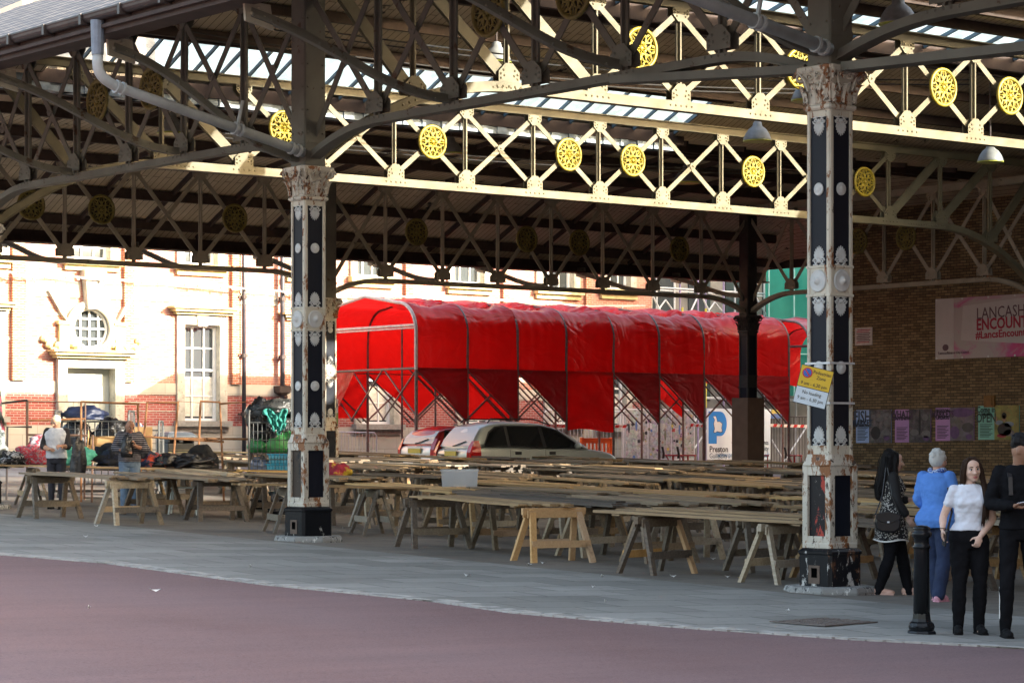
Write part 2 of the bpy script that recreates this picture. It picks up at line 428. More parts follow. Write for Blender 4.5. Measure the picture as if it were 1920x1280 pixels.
def column(label, x, y, ztop, faces, mats, hole=False, CREAM=CREAM, CREAMLO=CREAMLO, IRONG=IRONG):
    g = gz(x, y); t = thing('iron_column', label, 'column', (x, y, g))
    zb = .09; H = ztop-g
    creamlo, basem, panL, panR = mats
    mb = MB(); mb.lathe([(.50, -.06), (.51, .03), (.49, .085), (.47, zb)], sq=8, rot=R(12)); mb.build('plinth', PLINTH, t, bevel=.015)
    mb = MB(); a = .265; prof = [(a, zb), (a, zb+.36), (a+.012, zb+.375), (a+.012, zb+.40), (a-.02, zb+.43), (a-.05, zb+.445)]
    def chring(h, z, ch): return [Vector(p) for p in ((h, -h+ch, z), (h, h-ch, z), (h-ch, h, z), (-h+ch, h, z), (-h, h-ch, z), (-h, -h+ch, z), (-h+ch, -h, z), (h-ch, -h, z))]
    mb.loft([chring(r, z, .035) for r, z in prof]); mb.build('base', basem, t)
    if hole:
        mb = MB(); mb.b2((-a-.006, -.10, zb+.03), (-a+.01, .08, zb+.24)); mb.build('hatch', plain('rusted hatch rim', (.11, .075, .055), .8), t)
        mb = MB(); mb.b2((-a-.009, -.06, zb+.10), (-a+.01, .03, zb+.21)); mb.build('opening', plain('dark hole', (.002, .002, .002), 1, spec=0), t)
    z0 = zb+.44; z1 = z0+1.03; p = .226
    mb = MB(); mb.loft([chring(.188, z0, .02), chring(.188, z1-.1, .02)])
    mb.mi = 0; core = mb.build('pedestal_core', BLK, t)
    mb = MB()
    for sx in (-1, 1):
        for sy in (-1, 1): mb.box((sx*(p-.042), sy*(p-.042), (z0+z1)/2-.04), (.084, .084, z1-z0-.08))
    mb.loft([chring(p+.012, z0-.005, .03), chring(p+.012, z0+.05, .03), chring(p-.01, z0+.07, .03)])
    mb.box((0, 0, z0+.10), (2*p-.012, 2*p-.012, .07))
    mb.box((0, 0, z1-.14), (2*p-.012, 2*p-.012, .11))
    mb.loft([chring(p+.005, z1-.09, .03), chring(p+.012, z1-.07, .03), chring(p-.01, z1-.02, .03), chring(.205, z1+.015, .03), chring(.2, z1+.05, .03)])
    mb.build('pedestal', creamlo, t, bevel=.008)
    for k, (fx, pm) in enumerate((((-1, 0), panL), ((0, -1), panR))):
        mb = MB(); q = .191
        if fx[0]: mb.b2((-q, -.14, z0+.135), (-q+.01, .14, z1-.195))
        else: mb.b2((-.14, -q, z0+.135), (.14, -q+.01, z1-.195))
        mb.build('pedestal_panel', pm, t)
    s = .195; zt = H-.49; zm = 1.93-g
    mb = MB(); mb.box((0, 0, (z1+zt)/2), (.345, .345, zt-z1)); mb.build('shaft_panel', BLK, t)
    mb = MB()
    for sx in (-1, 1):
        for sy in (-1, 1): mb.loft([[Vector((sx*q[0], sy*q[1], z)) for q in (((s-.06), (s-.06)), (s, s-.06), (s, s-.02), (s-.02, s), (s-.06, s))][::(1 if sx*sy > 0 else -1)] for z in (z1, zt)])
    for zz, h in ((z1+.085, .13), (zt-.05, .10), (zm, .32)): mb.box((0, 0, zz), (2*s-.02, 2*s-.02, h))
    for zz in (zm-.165, zm+.165): mb.box((0, 0, zz), (2*s+.006, 2*s+.006, .03))
    mb.build('shaft', CREAM, t, bevel=.006)
    for (fx, fa) in faces:
        def put(me, z, up=1, off=.0, nm='anthemion'):
            d = s-.02+off; rot = R(fa)
            v = Matrix.Rotation(rot, 3, 'Z') @ Vector((0, -d, 0))
            o = obj_from(me, nm, t, (v.x, v.y, z), (0, 0 if up > 0 else math.pi, rot if up > 0 else rot))
        put(ANTH, zt-.09, -1); put(PATERA, zm+1.06, 1, -.0, 'patera'); put(ANTH, zm+.18); put(ROSE, zm, 1, .01, 'rosette')
        put(ANTH, zm-.18, -1); put(PATERA, zm-1.0, 1, 0, 'patera'); put(ANTH, z1+.15)
    # capital with curling leaves and corner volutes
    mb = MB(); mb.loft([chring(.205, zt-.02, .02), chring(.225, zt, .02), chring(.225, zt+.03, .02), chring(.2, zt+.05, .02), chring(.205, zt+.2, .02), chring(.25, zt+.36, .03), chring(.28, zt+.43, .03)])
    mb.loft([chring(.285, zt+.41, .05), chring(.30, zt+.44, .05), chring(.30, zt+.475, .05), chring(.27, zt+.49, .05)])
    for k in range(8):
        th = k*math.pi/4; e = Vector((math.cos(th), math.sin(th), 0)); w = Vector((-e.y, e.x, 0))
        r0 = .215 if k % 2 == 0 else .285; sc = 1.0
        def leaf(u, q, e=e, w=w, r0=r0):
            zz = .06+.27*u-.10*max(0, u-.75)*2; rr = r0+.01+.10*u**2.2; wd = .085*(math.sin(math.pi*min(1, u*.8+.18))**.6)*(1+.22*math.sin(u*22))
            return e*(rr-.03*(2*q-1)**2+.012*math.cos((2*q-1)*9)) + w*(2*q-1)*wd + Vector((0, 0, zt+zz))
        mb.grid(leaf, 12, 8)
    for k in range(4):
        th = math.pi/4+k*math.pi/2; e = Vector((math.cos(th), math.sin(th), 0)); w = Vector((-e.y, e.x, 0))
        for sd in (-1, 1):
            P = []
            for i in range(26):
                u = i/25; ang = u*11; rad = .075*(1-u*.85)
                P.append(e*(.36+rad*math.cos(ang)-.02)+w*sd*(.035+.0*u)+Vector((0, 0, zt+.375+rad*math.sin(ang))))
            mb.tube(P, .017, 6)
            mb.tube([e*.25+w*sd*.12+Vector((0, 0, zt+.2)), e*.29+w*sd*.09+Vector((0, 0, zt+.33)), e*.37+w*sd*.04+Vector((0, 0, zt+.44))], .016, 6)
    for k in range(4):
        th = k*math.pi/2; e = Vector((math.cos(th), math.sin(th), 0)); w = Vector((-e.y, e.x, 0))
        for sd in (-1, 1):
            P = [e*(.27+.02*math.sin(i*.8))+w*sd*(.06+.045*(1-i/20)*math.cos(i*.55))+Vector((0, 0, zt+.36+.045*(1-i/20)*math.sin(i*.55))) for i in range(18)]
            mb.tube(P, .012, 5)
        mb.ball(e*.29+Vector((0, 0, zt+.44)), (.03, .03, .03))
    mb.build('capital', CREAMLO, t, smooth=False)
    mb = MB(); mb.loft([chring(.20, H-.01, .02), chring(.19, H+.1, .02), chring(.19, 7.22-g, .02)])
    for zz in (H+.35,): mb.loft([chring(.20, zz, .02), chring(.20, zz+.05, .02)])
    for sx in (-1, 1):
        for zz in rng(H+.5, 7.1-g, .32):
            for sy in (-1, 1): mb.ball((sx*.13, sy*.192, zz), .018, 6, 4); mb.ball((sx*.192, sy*.13, zz), .018, 6, 4)
    mb.build('upper_post', IRONG, t)
    return t
F1 = (20.95, 31.75); F2 = (20.95, 20.8); F0 = (20.95, 42.6); RC1 = (35.75, 53.35); RC2 = (50.4, 53.35)
BLKI = plain('plain black iron', (.022, .020, .018), .7, 0, .3, 8)  # one near-black colour for the boxed column and the medallion backs
std = (CREAMLO, BASEB2, BROWNP, BLK)
column('black and cream cast iron column with brown left panel and orange patch, nearest the red awning', *F1, 4.21, FACES, std, hole=True)
column('tallest cream and black iron column, rust streaked, with the yellow parking sign on it', *F2, 4.41, FACES, (CREAMLO, BASEB, BLKRED, BLK), hole=True)
column('iron column at the extreme left edge behind hanging clothes', *F0, 4.12, FACES[:2], std)
column('cream iron column mostly hidden behind the left cream and black column', *RC1, 3.80, FACES[:2], (CREAMLO, BASEB, BLK, BLK))
c4 = column('dark column standing before the red awning, boxed in with wood below', *RC2, 3.84, [], (BLKI, BASEB, BLK, BLK), False, BLKI, BLKI, BLKI)
mb = MB(); g = gz(*RC2); mb.b2((RC2[0]-.33, RC2[1]-.33, g+.02), (RC2[0]+.33, RC2[1]+.33, g+2.55))
mb.b2((RC2[0]-.335, RC2[1]-.335, g+1.25), (RC2[0]+.335, RC2[1]+.335, g+1.27))
o = mb.build('boxing', plain('brown plywood boxing', (.17, .105, .07), .8, 0, .15, 3), c4, world=True)
# ================================================================ lattice trusses
def medallion(YEL):
    mb = MB(); P = [(.33*math.cos(2*math.pi*k/36), 0, .33*math.sin(2*math.pi*k/36)) for k in range(37)]
    mb.tube(P, .034, 6, cap=False)
    for k in range(8):
        a = k*math.pi/4; ca, sa = math.cos(a), math.sin(a)
        def T(x, z): return (x*ca-z*sa, 0, x*sa+z*ca)
        b = a+math.pi/8; cb, sb = math.cos(b), math.sin(b)
        def U(x, z): return (x*cb-z*sb, 0, x*sb+z*cb)
        mb.tube([T(.03, 0), T(.30, 0)], [.016, .010], 5)
        loop = [T(.215+.085*math.cos(t), .062*math.sin(t)*(1.0+.5*math.cos(t))) for t in [2*math.pi*i/14 for i in range(15)]]
        mb.tube(loop, .013, 5, cap=False)
        for sd in (-1, 1):
            mb.tube([U(.16+.055*math.cos(t), sd*(.0+.055*math.sin(t))) for t in [math.pi*i/8 for i in range(9)]], .012, 5)
            mb.tube([U(.27+.035*math.cos(t), sd*(.035+.035*math.sin(t))) for t in [-1+4.6*i/8 for i in range(9)]], .011, 5)
        mb.ball(U(.235, 0), (.018, .012, .018), 6, 4); mb.ball(U(.10, 0), (.036, .012, .03), 6, 4)
    mb.ball((0, 0, 0), (.05, .04, .05), 8, 6)
    mb.mi = 1; mb.poly([(.315*math.cos(q), .03, .315*math.sin(q)) for q in [2*math.pi*i/24 for i in range(24)]], (0, .01, 0))
    return mb.mesh('medallion', [YEL, BLKI], True)
MEDAL = medallion(YEL); MEDALSHADE = medallion(YELSHADE)
def rivet(mb, c, n, r=.026):
    n = Vector(n); u = Vector((0, 0, 1)); w = n.cross(u); c = Vector(c); vs = []
    for k in range(6):
        t = k*math.pi/3; vs.append(c+(u*math.cos(t)+w*math.sin(t))*r)
    vs.append(c+n*r*.8); mb.add(vs, [(k, (k+1) % 6, 6) for k in range(6)])
def gusset_mesh(e, n, w, h, up, mat):
    e, n = Vector(e), Vector(n); mb = MB(); z = Vector((0, 0, up))
    P = [e*-w/2, e*w/2, e*w/2+z*h*.55, e*.07+z*h, e*-.07+z*h, e*-w/2+z*h*.55]
    for sd in (1, -1):
        mb.poly([p+n*sd*.062 for p in P], n*sd*.014)
        for a, b in ((-.4, .18), (-.40, .42), (-.23, .34), (-.27, .62), (.4, .18), (.40, .42), (.23, .34), (.27, .62)):
            rivet(mb, e*a*w+z*b*h+n*sd*.077, n*sd)
    return mb.mesh('gusset', mat)
def truss(name, label, P0, e, n, L, N, zc, zf, zt, A, meds, mat, heavy=0, ends=(True, True), postmat=None, hpost=.10, ch=.15):
    e3, n3 = Vector((e[0], e[1], 0)), Vector((n[0], n[1], 0)); O = Vector((P0[0], P0[1], 0))
    t = thing(name, label, 'roof truss', (P0[0], P0[1], zf))
    p = L/N
    def zb(s):
        d = min(s if ends[0] else 1e9, (L-s) if ends[1] else 1e9)
        if d >= A: return zf
        u = d/A; return zc+(zf-zc)*(1-(1-u)**2)
    def at(s, z, o=0): return O+e3*s+n3*o+Vector((0, 0, z))
    ss = sorted(set([k*p for k in range(N+1)]+rng(0, min(A, L), .25)+rng(max(0, L-A), L, .25)))
    mb = MB()
    for o in (-.065, .065): mb.sweep([at(s, zb(s)-.085+ch/2, o) for s in ss], .016, ch)
    mb.sweep([at(s, zb(s)-.09) for s in ss], .20, .02)
    for k in range(N+1):
        s = k*p
        if s < .5 or s > L-.5: continue
        for i in range(5): rivet(mb, at(s-.24+.12*i, zb(s-.24+.12*i)-.01, .074), n3)
    for q in (A+.1, L-A-.6):
        if A > 2 and 0 < q < L-1:
            for i in range(12): rivet(mb, at(q-.5+.09*i, zb(q-.5+.09*i)-.03, .074), n3, .022)
    mb.build('bottom_chord', mat, t, world=True)
    mb = MB()
    for o in (-.065, .065): mb.beam(at(0, zt, o), at(L, zt, o), .016, .15)
    mb.beam(at(0, zt+.085), at(L, zt+.085), .24, .022)
    mb.build('top_chord', mat, t, world=True)
    gm = gusset_mesh(e3, n3, .42, .30, 1, mat); gt = gusset_mesh(e3, n3, .36, .24, -1, mat)
    loc = Vector((P0[0], P0[1], zf))
    for k in range(N+1):
        s = k*p
        if (k == 0 and ends[0]) or (k == N and ends[1]): continue
        mb = MB(); mb.beam(at(s, zb(s)-.05), at(s, zt+.05), hpost, .03, n3); mb.beam(at(s, zb(s)+.0), at(s, zt), .03, .13, n3)
        mb.build('vertical_post', postmat or mat, t, world=True)
        obj_from(gm, 'gusset', t, at(s, zb(s)+.06)-loc); obj_from(gt, 'gusset', t, at(s, zt-.06)-loc)
    for k in range(N):
        s0, s1 = k*p, (k+1)*p; lo0, lo1 = zb(s0)+.14, zb(s1)+.14; hi = zt-.12
        hv = k < heavy or k >= N-heavy; w = .20 if hv else .105
        if hv:
            a, b = ((s0, hi), (s1, lo1)) if k < heavy else ((s0, lo0), (s1, hi))
            mb = MB(); mb.beam(at(a[0]+.05, a[1], .02), at(b[0]-.05, b[1], .02), .022, w, (0, 0, 1)); mb.build('diagonal', mat, t, world=True)
            mb = MB(); mb.beam(at(a[0]+.05, a[1], -.04), at(b[0]-.05, b[1], -.04), .022, w); mb.build('diagonal', mat, t, world=True)
            continue
        for a, b, o in (((s0, lo0), (s1, hi), .035), ((s0, hi), (s1, lo1), -.03)):
            d = Vector((b[0]-a[0], b[1]-a[1], 0)).normalized()*.12
            mb = MB(); mb.beam(at(a[0]+d.x, a[1]+d.y, o), at(b[0]-d.x, b[1]-d.y, o), .022, w); mb.build('diagonal', mat, t, world=True)
        if k in meds:
            m = obj_from(MEDAL if mat is IRON2 else MEDALSHADE, 'medallion', t, at((s0+s1)/2, ((lo0+lo1)/2+hi)/2, .10)-loc, (0, 0, 0 if abs(n[1]) else R(-90)))
        else:
            mb = MB(); mb.poly([at((s0+s1)/2+.09*math.cos(q), ((lo0+lo1)/2+hi)/2+.09*math.sin(q), .05) for q in [i*math.pi/3 for i in range(6)]], n3*.012)
            rivet(mb, at((s0+s1)/2, ((lo0+lo1)/2+hi)/2, .063), n3, .03); mb.build('joint_plate', mat, t, world=True)
    return t, zb, at
MT = {3, 5, 7, 8, 10, 12}; MP = {1, 3, 4, 6}
XW, XE = 20.95, 50.4
truss('lattice_truss', 'cream lattice truss with yellow medallions, behind the capital of the tall signed column', (XW+.1, F1[1]), (1, 0), (0, -1), XE-XW-.1, 16, 4.35, 5.76, 7.46, 3.75, MT, IRON2, 3)
truss('lattice_truss', 'cream lattice truss whose straight lower chord passes behind the left column capital', (XW+.1, F0[1]), (1, 0), (0, -1), XE-XW-.1, 16, 4.05, 5.50, 7.24, 3.75, MT, IRON2, 3)
truss('lattice_truss', 'shaded far lattice truss spanning over the red awning', (RC1[0], RC1[1]), (1, 0), (0, -1), RC2[0]-RC1[0], 8, 3.9, 4.36, 6.85, 1.7, MP, IRON, 0, ch=.10)
truss('lattice_truss', 'shaded far lattice truss in front of the sunlit brick building at left', (XW, RC1[1]), (1, 0), (0, -1), RC1[0]-XW, 8, 3.9, 4.46, 6.85, 1.7, MP, IRON, 0, ch=.10)
FP = {2, 3}
truss('lattice_truss', 'dark front truss between the two cream and black columns', F2, (0, 1), (-1, 0), F1[1]-F2[1], 6, 4.35, 4.78, 7.05, 1.9, FP, IRONG, 0, hpost=.14, ch=.10)
truss('lattice_truss', 'dark front truss at left above the men sorting clothes', F1, (0, 1), (-1, 0), F0[1]-F1[1], 6, 4.25, 4.72, 7.05, 1.9, FP, IRONG, 0, hpost=.14, ch=.10)
truss('lattice_truss', 'dark front truss crossing the top right corner', (F2[0], F2[1]-10.9), (0, 1), (-1, 0), 10.9, 6, 4.5, 4.85, 7.05, 1.9, FP, IRONG, 0, hpost=.14, ch=.10)
truss('lattice_truss', 'lattice truss in deep shade against the brick wall with the pink banner', (XE, 42.6), (0, 1), (-1, 0), 10.75, 6, 3.9, 4.45, 6.9, 1.8, FP, IRON, 0, ch=.10)
truss('lattice_truss', 'lattice truss in deep shade at the far right edge above the banner', (XE, 31.75), (0, 1), (-1, 0), 10.85, 6, 3.9, 4.45, 6.9, 1.8, FP, IRON, 0, ch=.10)
mb = MB(); mb.beam((XW, 24.6, 4.70), (XW, 21.1, 4.42), .26, .10); tt = bpy.data.objects['lattice_truss.004']; mb.build('tie_plate', IRONG, tt, world=True)
mb = MB(); mb.beam((XW, 20.5, 4.38), (XW, 12.5, 4.06), .26, .10); mb.build('tie_plate', IRONG, bpy.data.objects['lattice_truss.006'], world=True)
# eave brackets
def bez(a, b, c, d, n=14):
    a, b, c, d = map(Vector, (a, b, c, d)); return [a*(1-t)**3+b*3*t*(1-t)**2+c*3*t*t*(1-t)+d*t**3 for t in [i/n for i in range(n+1)]]
def bracket(p_in, out, z_in, z_out, label, L=3.3):
    o = Vector((out[0], out[1], 0)); P = Vector((p_in[0], p_in[1], 0)); w = o.cross(Vector((0, 0, 1)))
    t = thing('eave_bracket', label, 'bracket', (P.x, P.y, z_in), group='curved iron eave brackets')
    Z = lambda z: Vector((0, 0, z))
    path = bez(P+o*.1+Z(z_in), P+o*1.3+Z(z_in+.02), P+o*1.9+Z(z_out-.35), P+o*L+Z(z_out-.08))
    mb = MB(); mb.sweep(path, .10, .05)
    for i in (1, 4, 5, 9, 10, 13):
        for s in (-1, 1): mb.ball(path[i]+w*s*.055, .022, 6, 4)
    mb.sweep([p+Z(.06) for p in path], .02, .08)
    mb.build('arm', IRONG, t, world=True)
    mb = MB(); mb.poly([P+o*(L-.35)+Z(z_out-.25), P+o*(L+.08)+Z(z_out-.16), P+o*(L+.1)+Z(z_out+.1), P+o*(L-.3)+Z(z_out+.08)], w*.05)
    for a, b in ((.0, -.06), (-.2, -.1), (-.12, .02)): mb.ball(P+o*(L+a)+w*.055+Z(z_out+b), .028, 6, 4); mb.ball(P+o*(L+a)-w*.005+Z(z_out+b), .028, 6, 4)
    mb.build('end_plate', IRON, t, world=True)
    return t
pn = 10.95/6
bl = 'riveted iron bracket curving from the dark front truss up to the slate eave'
for yy, zi in ((F1[1], 4.3), (F1[1]-2*pn, 4.80), (F1[1]-4*pn, 4.84), (F1[1]+2*1.808, 4.74), (F1[1]+4*1.808, 4.72), (F2[1], 4.55), (F2[1]-2*1.817, 4.9), (F2[1]-4*1.817, 4.9)):
    bracket((XW, yy), (-1, 0), zi, 5.74, bl)
bl2 = 'shaded curved iron bracket reaching from the far truss to the far eave'
for k in range(0, 17, 2):
    xx = XW+k*14.73/8
    bracket((xx, RC1[1]), (0, 1), 4.38, 5.15, bl2)
# ================================================================ roof
SL = .48; VY = [11.0, 21.75, 32.55, 43.40]; VZ = 7.10; EY = 56.7; EZ = 5.40
def nx_(v): return v+10.8
def zr(x, y):
    a = min(6.02+SL*(x-17.3), 5.75+SL*(54.2-x))
    if y >= VY[-1] and x < 24.95: return min(a, EZ+1.0*(EY-y))
    if y >= VY[-1]:
        b = EZ+.457*(EY-y) if y > 53.2 else (7.0+.115*(53.2-y) if y > 48 else VZ+.11*(y-VY[-1]))
        return min(a, b)
    v = max([q for q in VY if q <= y], default=VY[0]-10.85); d = y-v
    L = 10.85
    hi = .25 if abs(nx_(v)-VY[2]) < .1 else 0.0; lo = .25 if abs(v-VY[2]) < .1 else 0.0
    sl = .32 if not lo else .25; top = VZ-.05+lo+sl*6.4
    b = VZ-.05+lo+sl*d if d < 6.4 else (top-(top-7.85)/2.7*(d-6.4) if d < 9.1 else 7.85-(.46 if not hi else .286)*(d-9.1))
    return min(a, b)
m = NM('painted roof boards', .75); v = m.swz('YXZ')
b = m.n('ShaderNodeTexBrick'); m.t.links.new(v, b.inputs['Vector']); b.inputs['Scale'].default_value = 1
for k, q in (('Brick Width', 4.0), ('Row Height', .17), ('Mortar Size', .008), ('Mortar Smooth', .1)): b.inputs[k].default_value = q
b.inputs['Color1'].default_value = C(.50, .43, .31); b.inputs['Color2'].default_value = C(.57, .49, .36); b.inputs['Mortar'].default_value = C(.05, .04, .03)
col = m.mix(.6, b.outputs[0], m.ramp(m.noise(m.co(), 1.4, 7, .65), .3, .7, C(.55, .52, .48), C(1, 1, 1)), 'MULTIPLY')
col = m.mix(m.ramp(m.noise(m.co(), .9, 8, .7), .63, .65), col, C(.035, .03, .028))
col = m.mix(m.ramp(m.noise(m.co((1, .6, 1)), 1.6, 8, .75), .66, .69), col, C(.36, .33, .24))
m.base(col); BOARDS = m.mat
m = NM('roof slates', .55); v = m.swz('YXZ')
b = m.n('ShaderNodeTexBrick'); m.t.links.new(v, b.inputs['Vector']); b.inputs['Scale'].default_value = 1
for k, q in (('Brick Width', .32), ('Row Height', .34), ('Mortar Size', .075), ('Mortar Smooth', .3)): b.inputs[k].default_value = q
b.inputs['Color1'].default_value = C(.16, .125, .10); b.inputs['Color2'].default_value = C(.33, .27, .22); b.inputs['Mortar'].default_value = C(.008, .007, .007)
m.base(m.mix(.5, b.outputs[0], m.ramp(m.noise(m.co(), 2.5, 6), .3, .7, C(.6, .55, .5), C(1.1, 1.1, 1.1)), 'MULTIPLY')); m.bump(b.outputs[1], -.8, .02); SLATE = m.mat
m = NM('skylight glass', .15, 0, .4); tr = m.n('ShaderNodeBsdfTransparent'); tr.inputs[0].default_value = C(.93, .96, .97)
dirt = m.ramp(m.noise(m.co(), 2.6, 6, .7), .40, .62, C(.55, .55, .55), C(.95, .95, .95))
mx = m.n('ShaderNodeMixShader'); m.put(mx.inputs[0], dirt); m.base(C(.42, .44, .42))
m.t.links.new(m.b.outputs[0], mx.inputs[1]); m.t.links.new(tr.outputs[0], mx.inputs[2]); m.t.links.new(mx.outputs[0], m.out.inputs[0]); SKYGL = m.mat
GZ = []                                   # glazed rectangles x0,x1,y0,y1
for vy, xe, q0 in zip(VY[1:], (49, 38.2, 38.5), (1.75, 1.35, 1.75)): GZ.append((22.5, xe, vy-q0, vy-.2))
SUNG = [(27.5, 50.5, VY[1]+2.4, VY[1]+6.32), (29.0, 45.6, VY[2]+1.3, VY[2]+6.32)]
GZ += SUNG
xs = sorted(set([17.3, 24.94, 24.96, 54.2]+rng(17.8, 53.7, .55)+[q for g in GZ for q in g[:2]]))
ys = sorted(set([EY]+rng(2.0, 56.2, .6)+VY+[q for g in GZ for q in g[2:]]+[48, 53.2]+[q+d for q in VY for d in (6.4, 9.1)]))
def glz(x, y): return any(g[0] < x < g[1] and g[2] < y < g[3] for g in GZ)
roof = thing('market_roof', 'slate covered market roof with boarded underside and glazed strips', 'roof', (35.7, 30, 5.7))
bo, sl, gl = MB(), MB(), MB()
for i in range(len(xs)-1):
    for j in range(len(ys)-1):
        P = [(xs[i], ys[j]), (xs[i+1], ys[j]), (xs[i+1], ys[j+1]), (xs[i], ys[j+1])]
        g = glz((xs[i]+xs[i+1])/2, (ys[j]+ys[j+1])/2)
        q = [(p[0], p[1], zr(*p)) for p in P]
        if g: gl.add([(a, b, c+.08) for a, b, c in q], [(0, 1, 2, 3)])
        else:
            bo.add(q, [(3, 2, 1, 0)]); sl.add([(a, b, c+.13) for a, b, c in q], [(0, 1, 2, 3)])
bo.build('boarding', BOARDS, roof, world=True); sl.build('slates', SLATE, roof, world=True)
gl.build('skylight', SKYGL, roof, world=True)
TIMB = plain('dark brown timber', (.050, .031, .024), .8, 0, .3, 4)
BLUEB = plain('weathered blue glazing bar', (.10, .16, .20), .5, 0, .2, 6)
mb = MB()
for g in GZ:
    for x in (rng(g[0], g[1], .62) if g not in SUNG else []): mb.beam((x, g[2], zr(x, g[2])+.06), (x, g[3], zr(x, g[3])+.06), .04, .07)
mb.build('glazing_bars', BLUEB, roof, world=True)
mb = MB(); m2 = MB()
for g in GZ:
    for yq in (g[2]-.06, g[3]+.06):
        za = zr(35, yq); xa = 17.3+(za-5.75)/SL+.2; xb = 54.2-(za-5.75)/SL-.2
        mb.b2((max(xa, g[0]-.3), yq-.06, za-.16), (min(xb, g[1]+.3), yq+.06, za+.10))
def vb(y, dz, w, h, M_):
    za = zr(35.7, y); xa = 17.3+(za-5.75)/SL+.25; xb = 54.2-(za-5.75)/SL-.25
    M_.b2((xa, y-w/2, za-dz-h), (xb, y+w/2, za-dz))
for y in (55.9, 54.6, 53.25, 51.3, 49.4, 47.6, 45.6): vb(y, .01, .14, .24, m2)
for vy in VY[1:]:
    for d in (2.0, 3.1, 4.3): vb(vy-d, .01, .12, .2, m2)
    for d in (1.6,): vb(vy+d, .01, .12, .2, m2)
mb.build('skylight_frame', TIMB, roof, world=True); m2.build('purlins', TIMB, roof, world=True)
mb = MB()
for k in range(1, 16):
    x = XW+k*1.84
    for lo, hi in ((VY[-1]+.3, 47.9), (48.0, 53.1), (53.3, 56.5)):
        if min(zr(x, (lo+hi)/2), 99) > 6: mb.beam((x, lo, zr(x, lo)-.06), (x, hi, zr(x, hi)-.06), .07, .12)
mb.build('rafters', TIMB, roof, world=True)
mb = MB()
for vy in VY[3:]:
    za = VZ; xa, xb = 20.4, 38.6
    mb.b2((xa, vy-.16, za-.30), (xb, vy+.16, za-.02))
    for k in range(36): mb.b2((xa+.5*k, vy-.19, za-.30), (xa+.5*k+.25, vy+.19, za-.05))
mb.build('valley_gutter', plain('blue grey lead', (.30, .36, .40), .6, .1, .3, 6), roof, world=True)
GUT = plain('black brown gutter', (.035, .026, .024), .45, 0, .3, 5)
mb = MB(); prof = [(.09*math.cos(t), .09*math.sin(t)) for t in [math.pi+math.pi*k/8 for k in range(9)]]
for ya, yb in ((2, 20), (20, 38), (38, 56.8)):
    mb.loft([[Vector((17.2+a, y, 6.06+b)) for a, b in prof]+[Vector((17.2+.10, y, 6.08)), Vector((17.2-.10, y, 6.08))] for y in (ya, yb)])
mb.tube([(17.12, 2, 6.09), (17.12, 56.8, 6.09)], .022, 6)
for y in rng(3, 56, 1.1): mb.b2((17.08, y-.03, 5.95), (17.32, y+.03, 6.10))
mb.build('gutter', GUT, roof, world=True)
mb = MB(); mb.b2((17.27, 2, 5.79), (17.36, 56.9, 6.04)); mb.b2((17.2, 2, 5.86), (17.27, 56.9, 5.91)); mb.b2((17.36, 2, 5.80), (17.7, 56.7, 5.84))
mb.b2((17.2, EY-.03, EZ-.30), (54.3, EY+.06, EZ+.04)); mb.b2((17.7, EY-.5, EZ-.33), (54, EY-.03, EZ-.29)); mb.b2((54.2, 2, 5.5), (54.3, 56.7, 5.85))
mb.build('fascia', TIMB, roof, world=True)
mb = MB(); mb.loft([[Vector((x, EY+.12+a, EZ+.02+b)) for a, b in prof]+[Vector((x, EY+.22, EZ+.03)), Vector((x, EY+.02, EZ+.03))] for x in (17.2, 54.3)])
mb.build('far_gutter', GUT, roof, world=True)
# thin wires and conduits slung through the roof
WIRE = plain('black cable', (.02, .02, .02), .6)
for k, (a, b, sag, lab) in enumerate([((21.2, 33.2, 6.5), (38, 33.8, 7.2), .25, 'black cable sagging from the upper truss past a lamp'), ((27, 44.0, 6.3), (47, 44.5, 6.9), .2, 'thin cable strung behind the farther lit truss'), ((24, 40.4, 7.6), (40, 39.2, 7.8), .3, 'black cable under the olive roof boards')]):
    a, b = Vector(a), Vector(b); mb = MB()
    for dz in (0, .09): mb.tube([a.lerp(b, i/20)+Vector((0, 0, dz-sag*4*(i/20)*(1-i/20))) for i in range(21)], .014, 5)
    props(mb.build('roof_cable', WIRE), lab, 'cable')
# ================================================================ rainwater pipes on the two front columns
def downpipe(label, yc, ztop, zcap):
    t = thing('rain_pipe', label, 'drainpipe', (17.2, yc, 5.7))
    y0 = yc-.35; a = (17.2, y0, 5.98); end = (20.72, yc-.22, zcap+.12)
    mb = MB(); mb.tube([a, (17.2, y0, 5.50)], [.10, .085], 12); mb.build('outlet', plain('blue stained lead', (.18, .21, .26), .5, .3), t, world=True)
    P = [(17.2, y0, 5.5), (17.2, y0, 5.40)]+bez((17.2, y0, 5.38), (17.2, y0, 5.24), (17.28, y0, 5.16), (17.5, y0, 5.08), 6)+[end]
    mb = MB(); mb.tube(P, .075, 12); mb.build('pipe', PIPE, t, smooth=True, world=True)
    q0, q1 = Vector(P[-2]), Vector(end)
    for f in (.0, .03, .62, .65, .93, .97):
        c = q0.lerp(q1, f); d = (q1-q0).normalized()
        mb = MB(); mb.tube([c-d*.02, c+d*.02], .098, 12); mb.build('collar', PIPE, t, world=True)
    c = q0.lerp(q1, .63); mb = MB(); mb.beam(c, c+Vector((.1, 0, .42)), .05, .03); mb.build('hanger', PIPE, t, world=True)
    return t
downpipe('pale grey rain pipe slanting from the gutter to the left column', F1[1], 5.6, 4.28)
downpipe('grey rain pipe slanting down to the tall signed column at the top', F2[1], 5.6, 4.45)
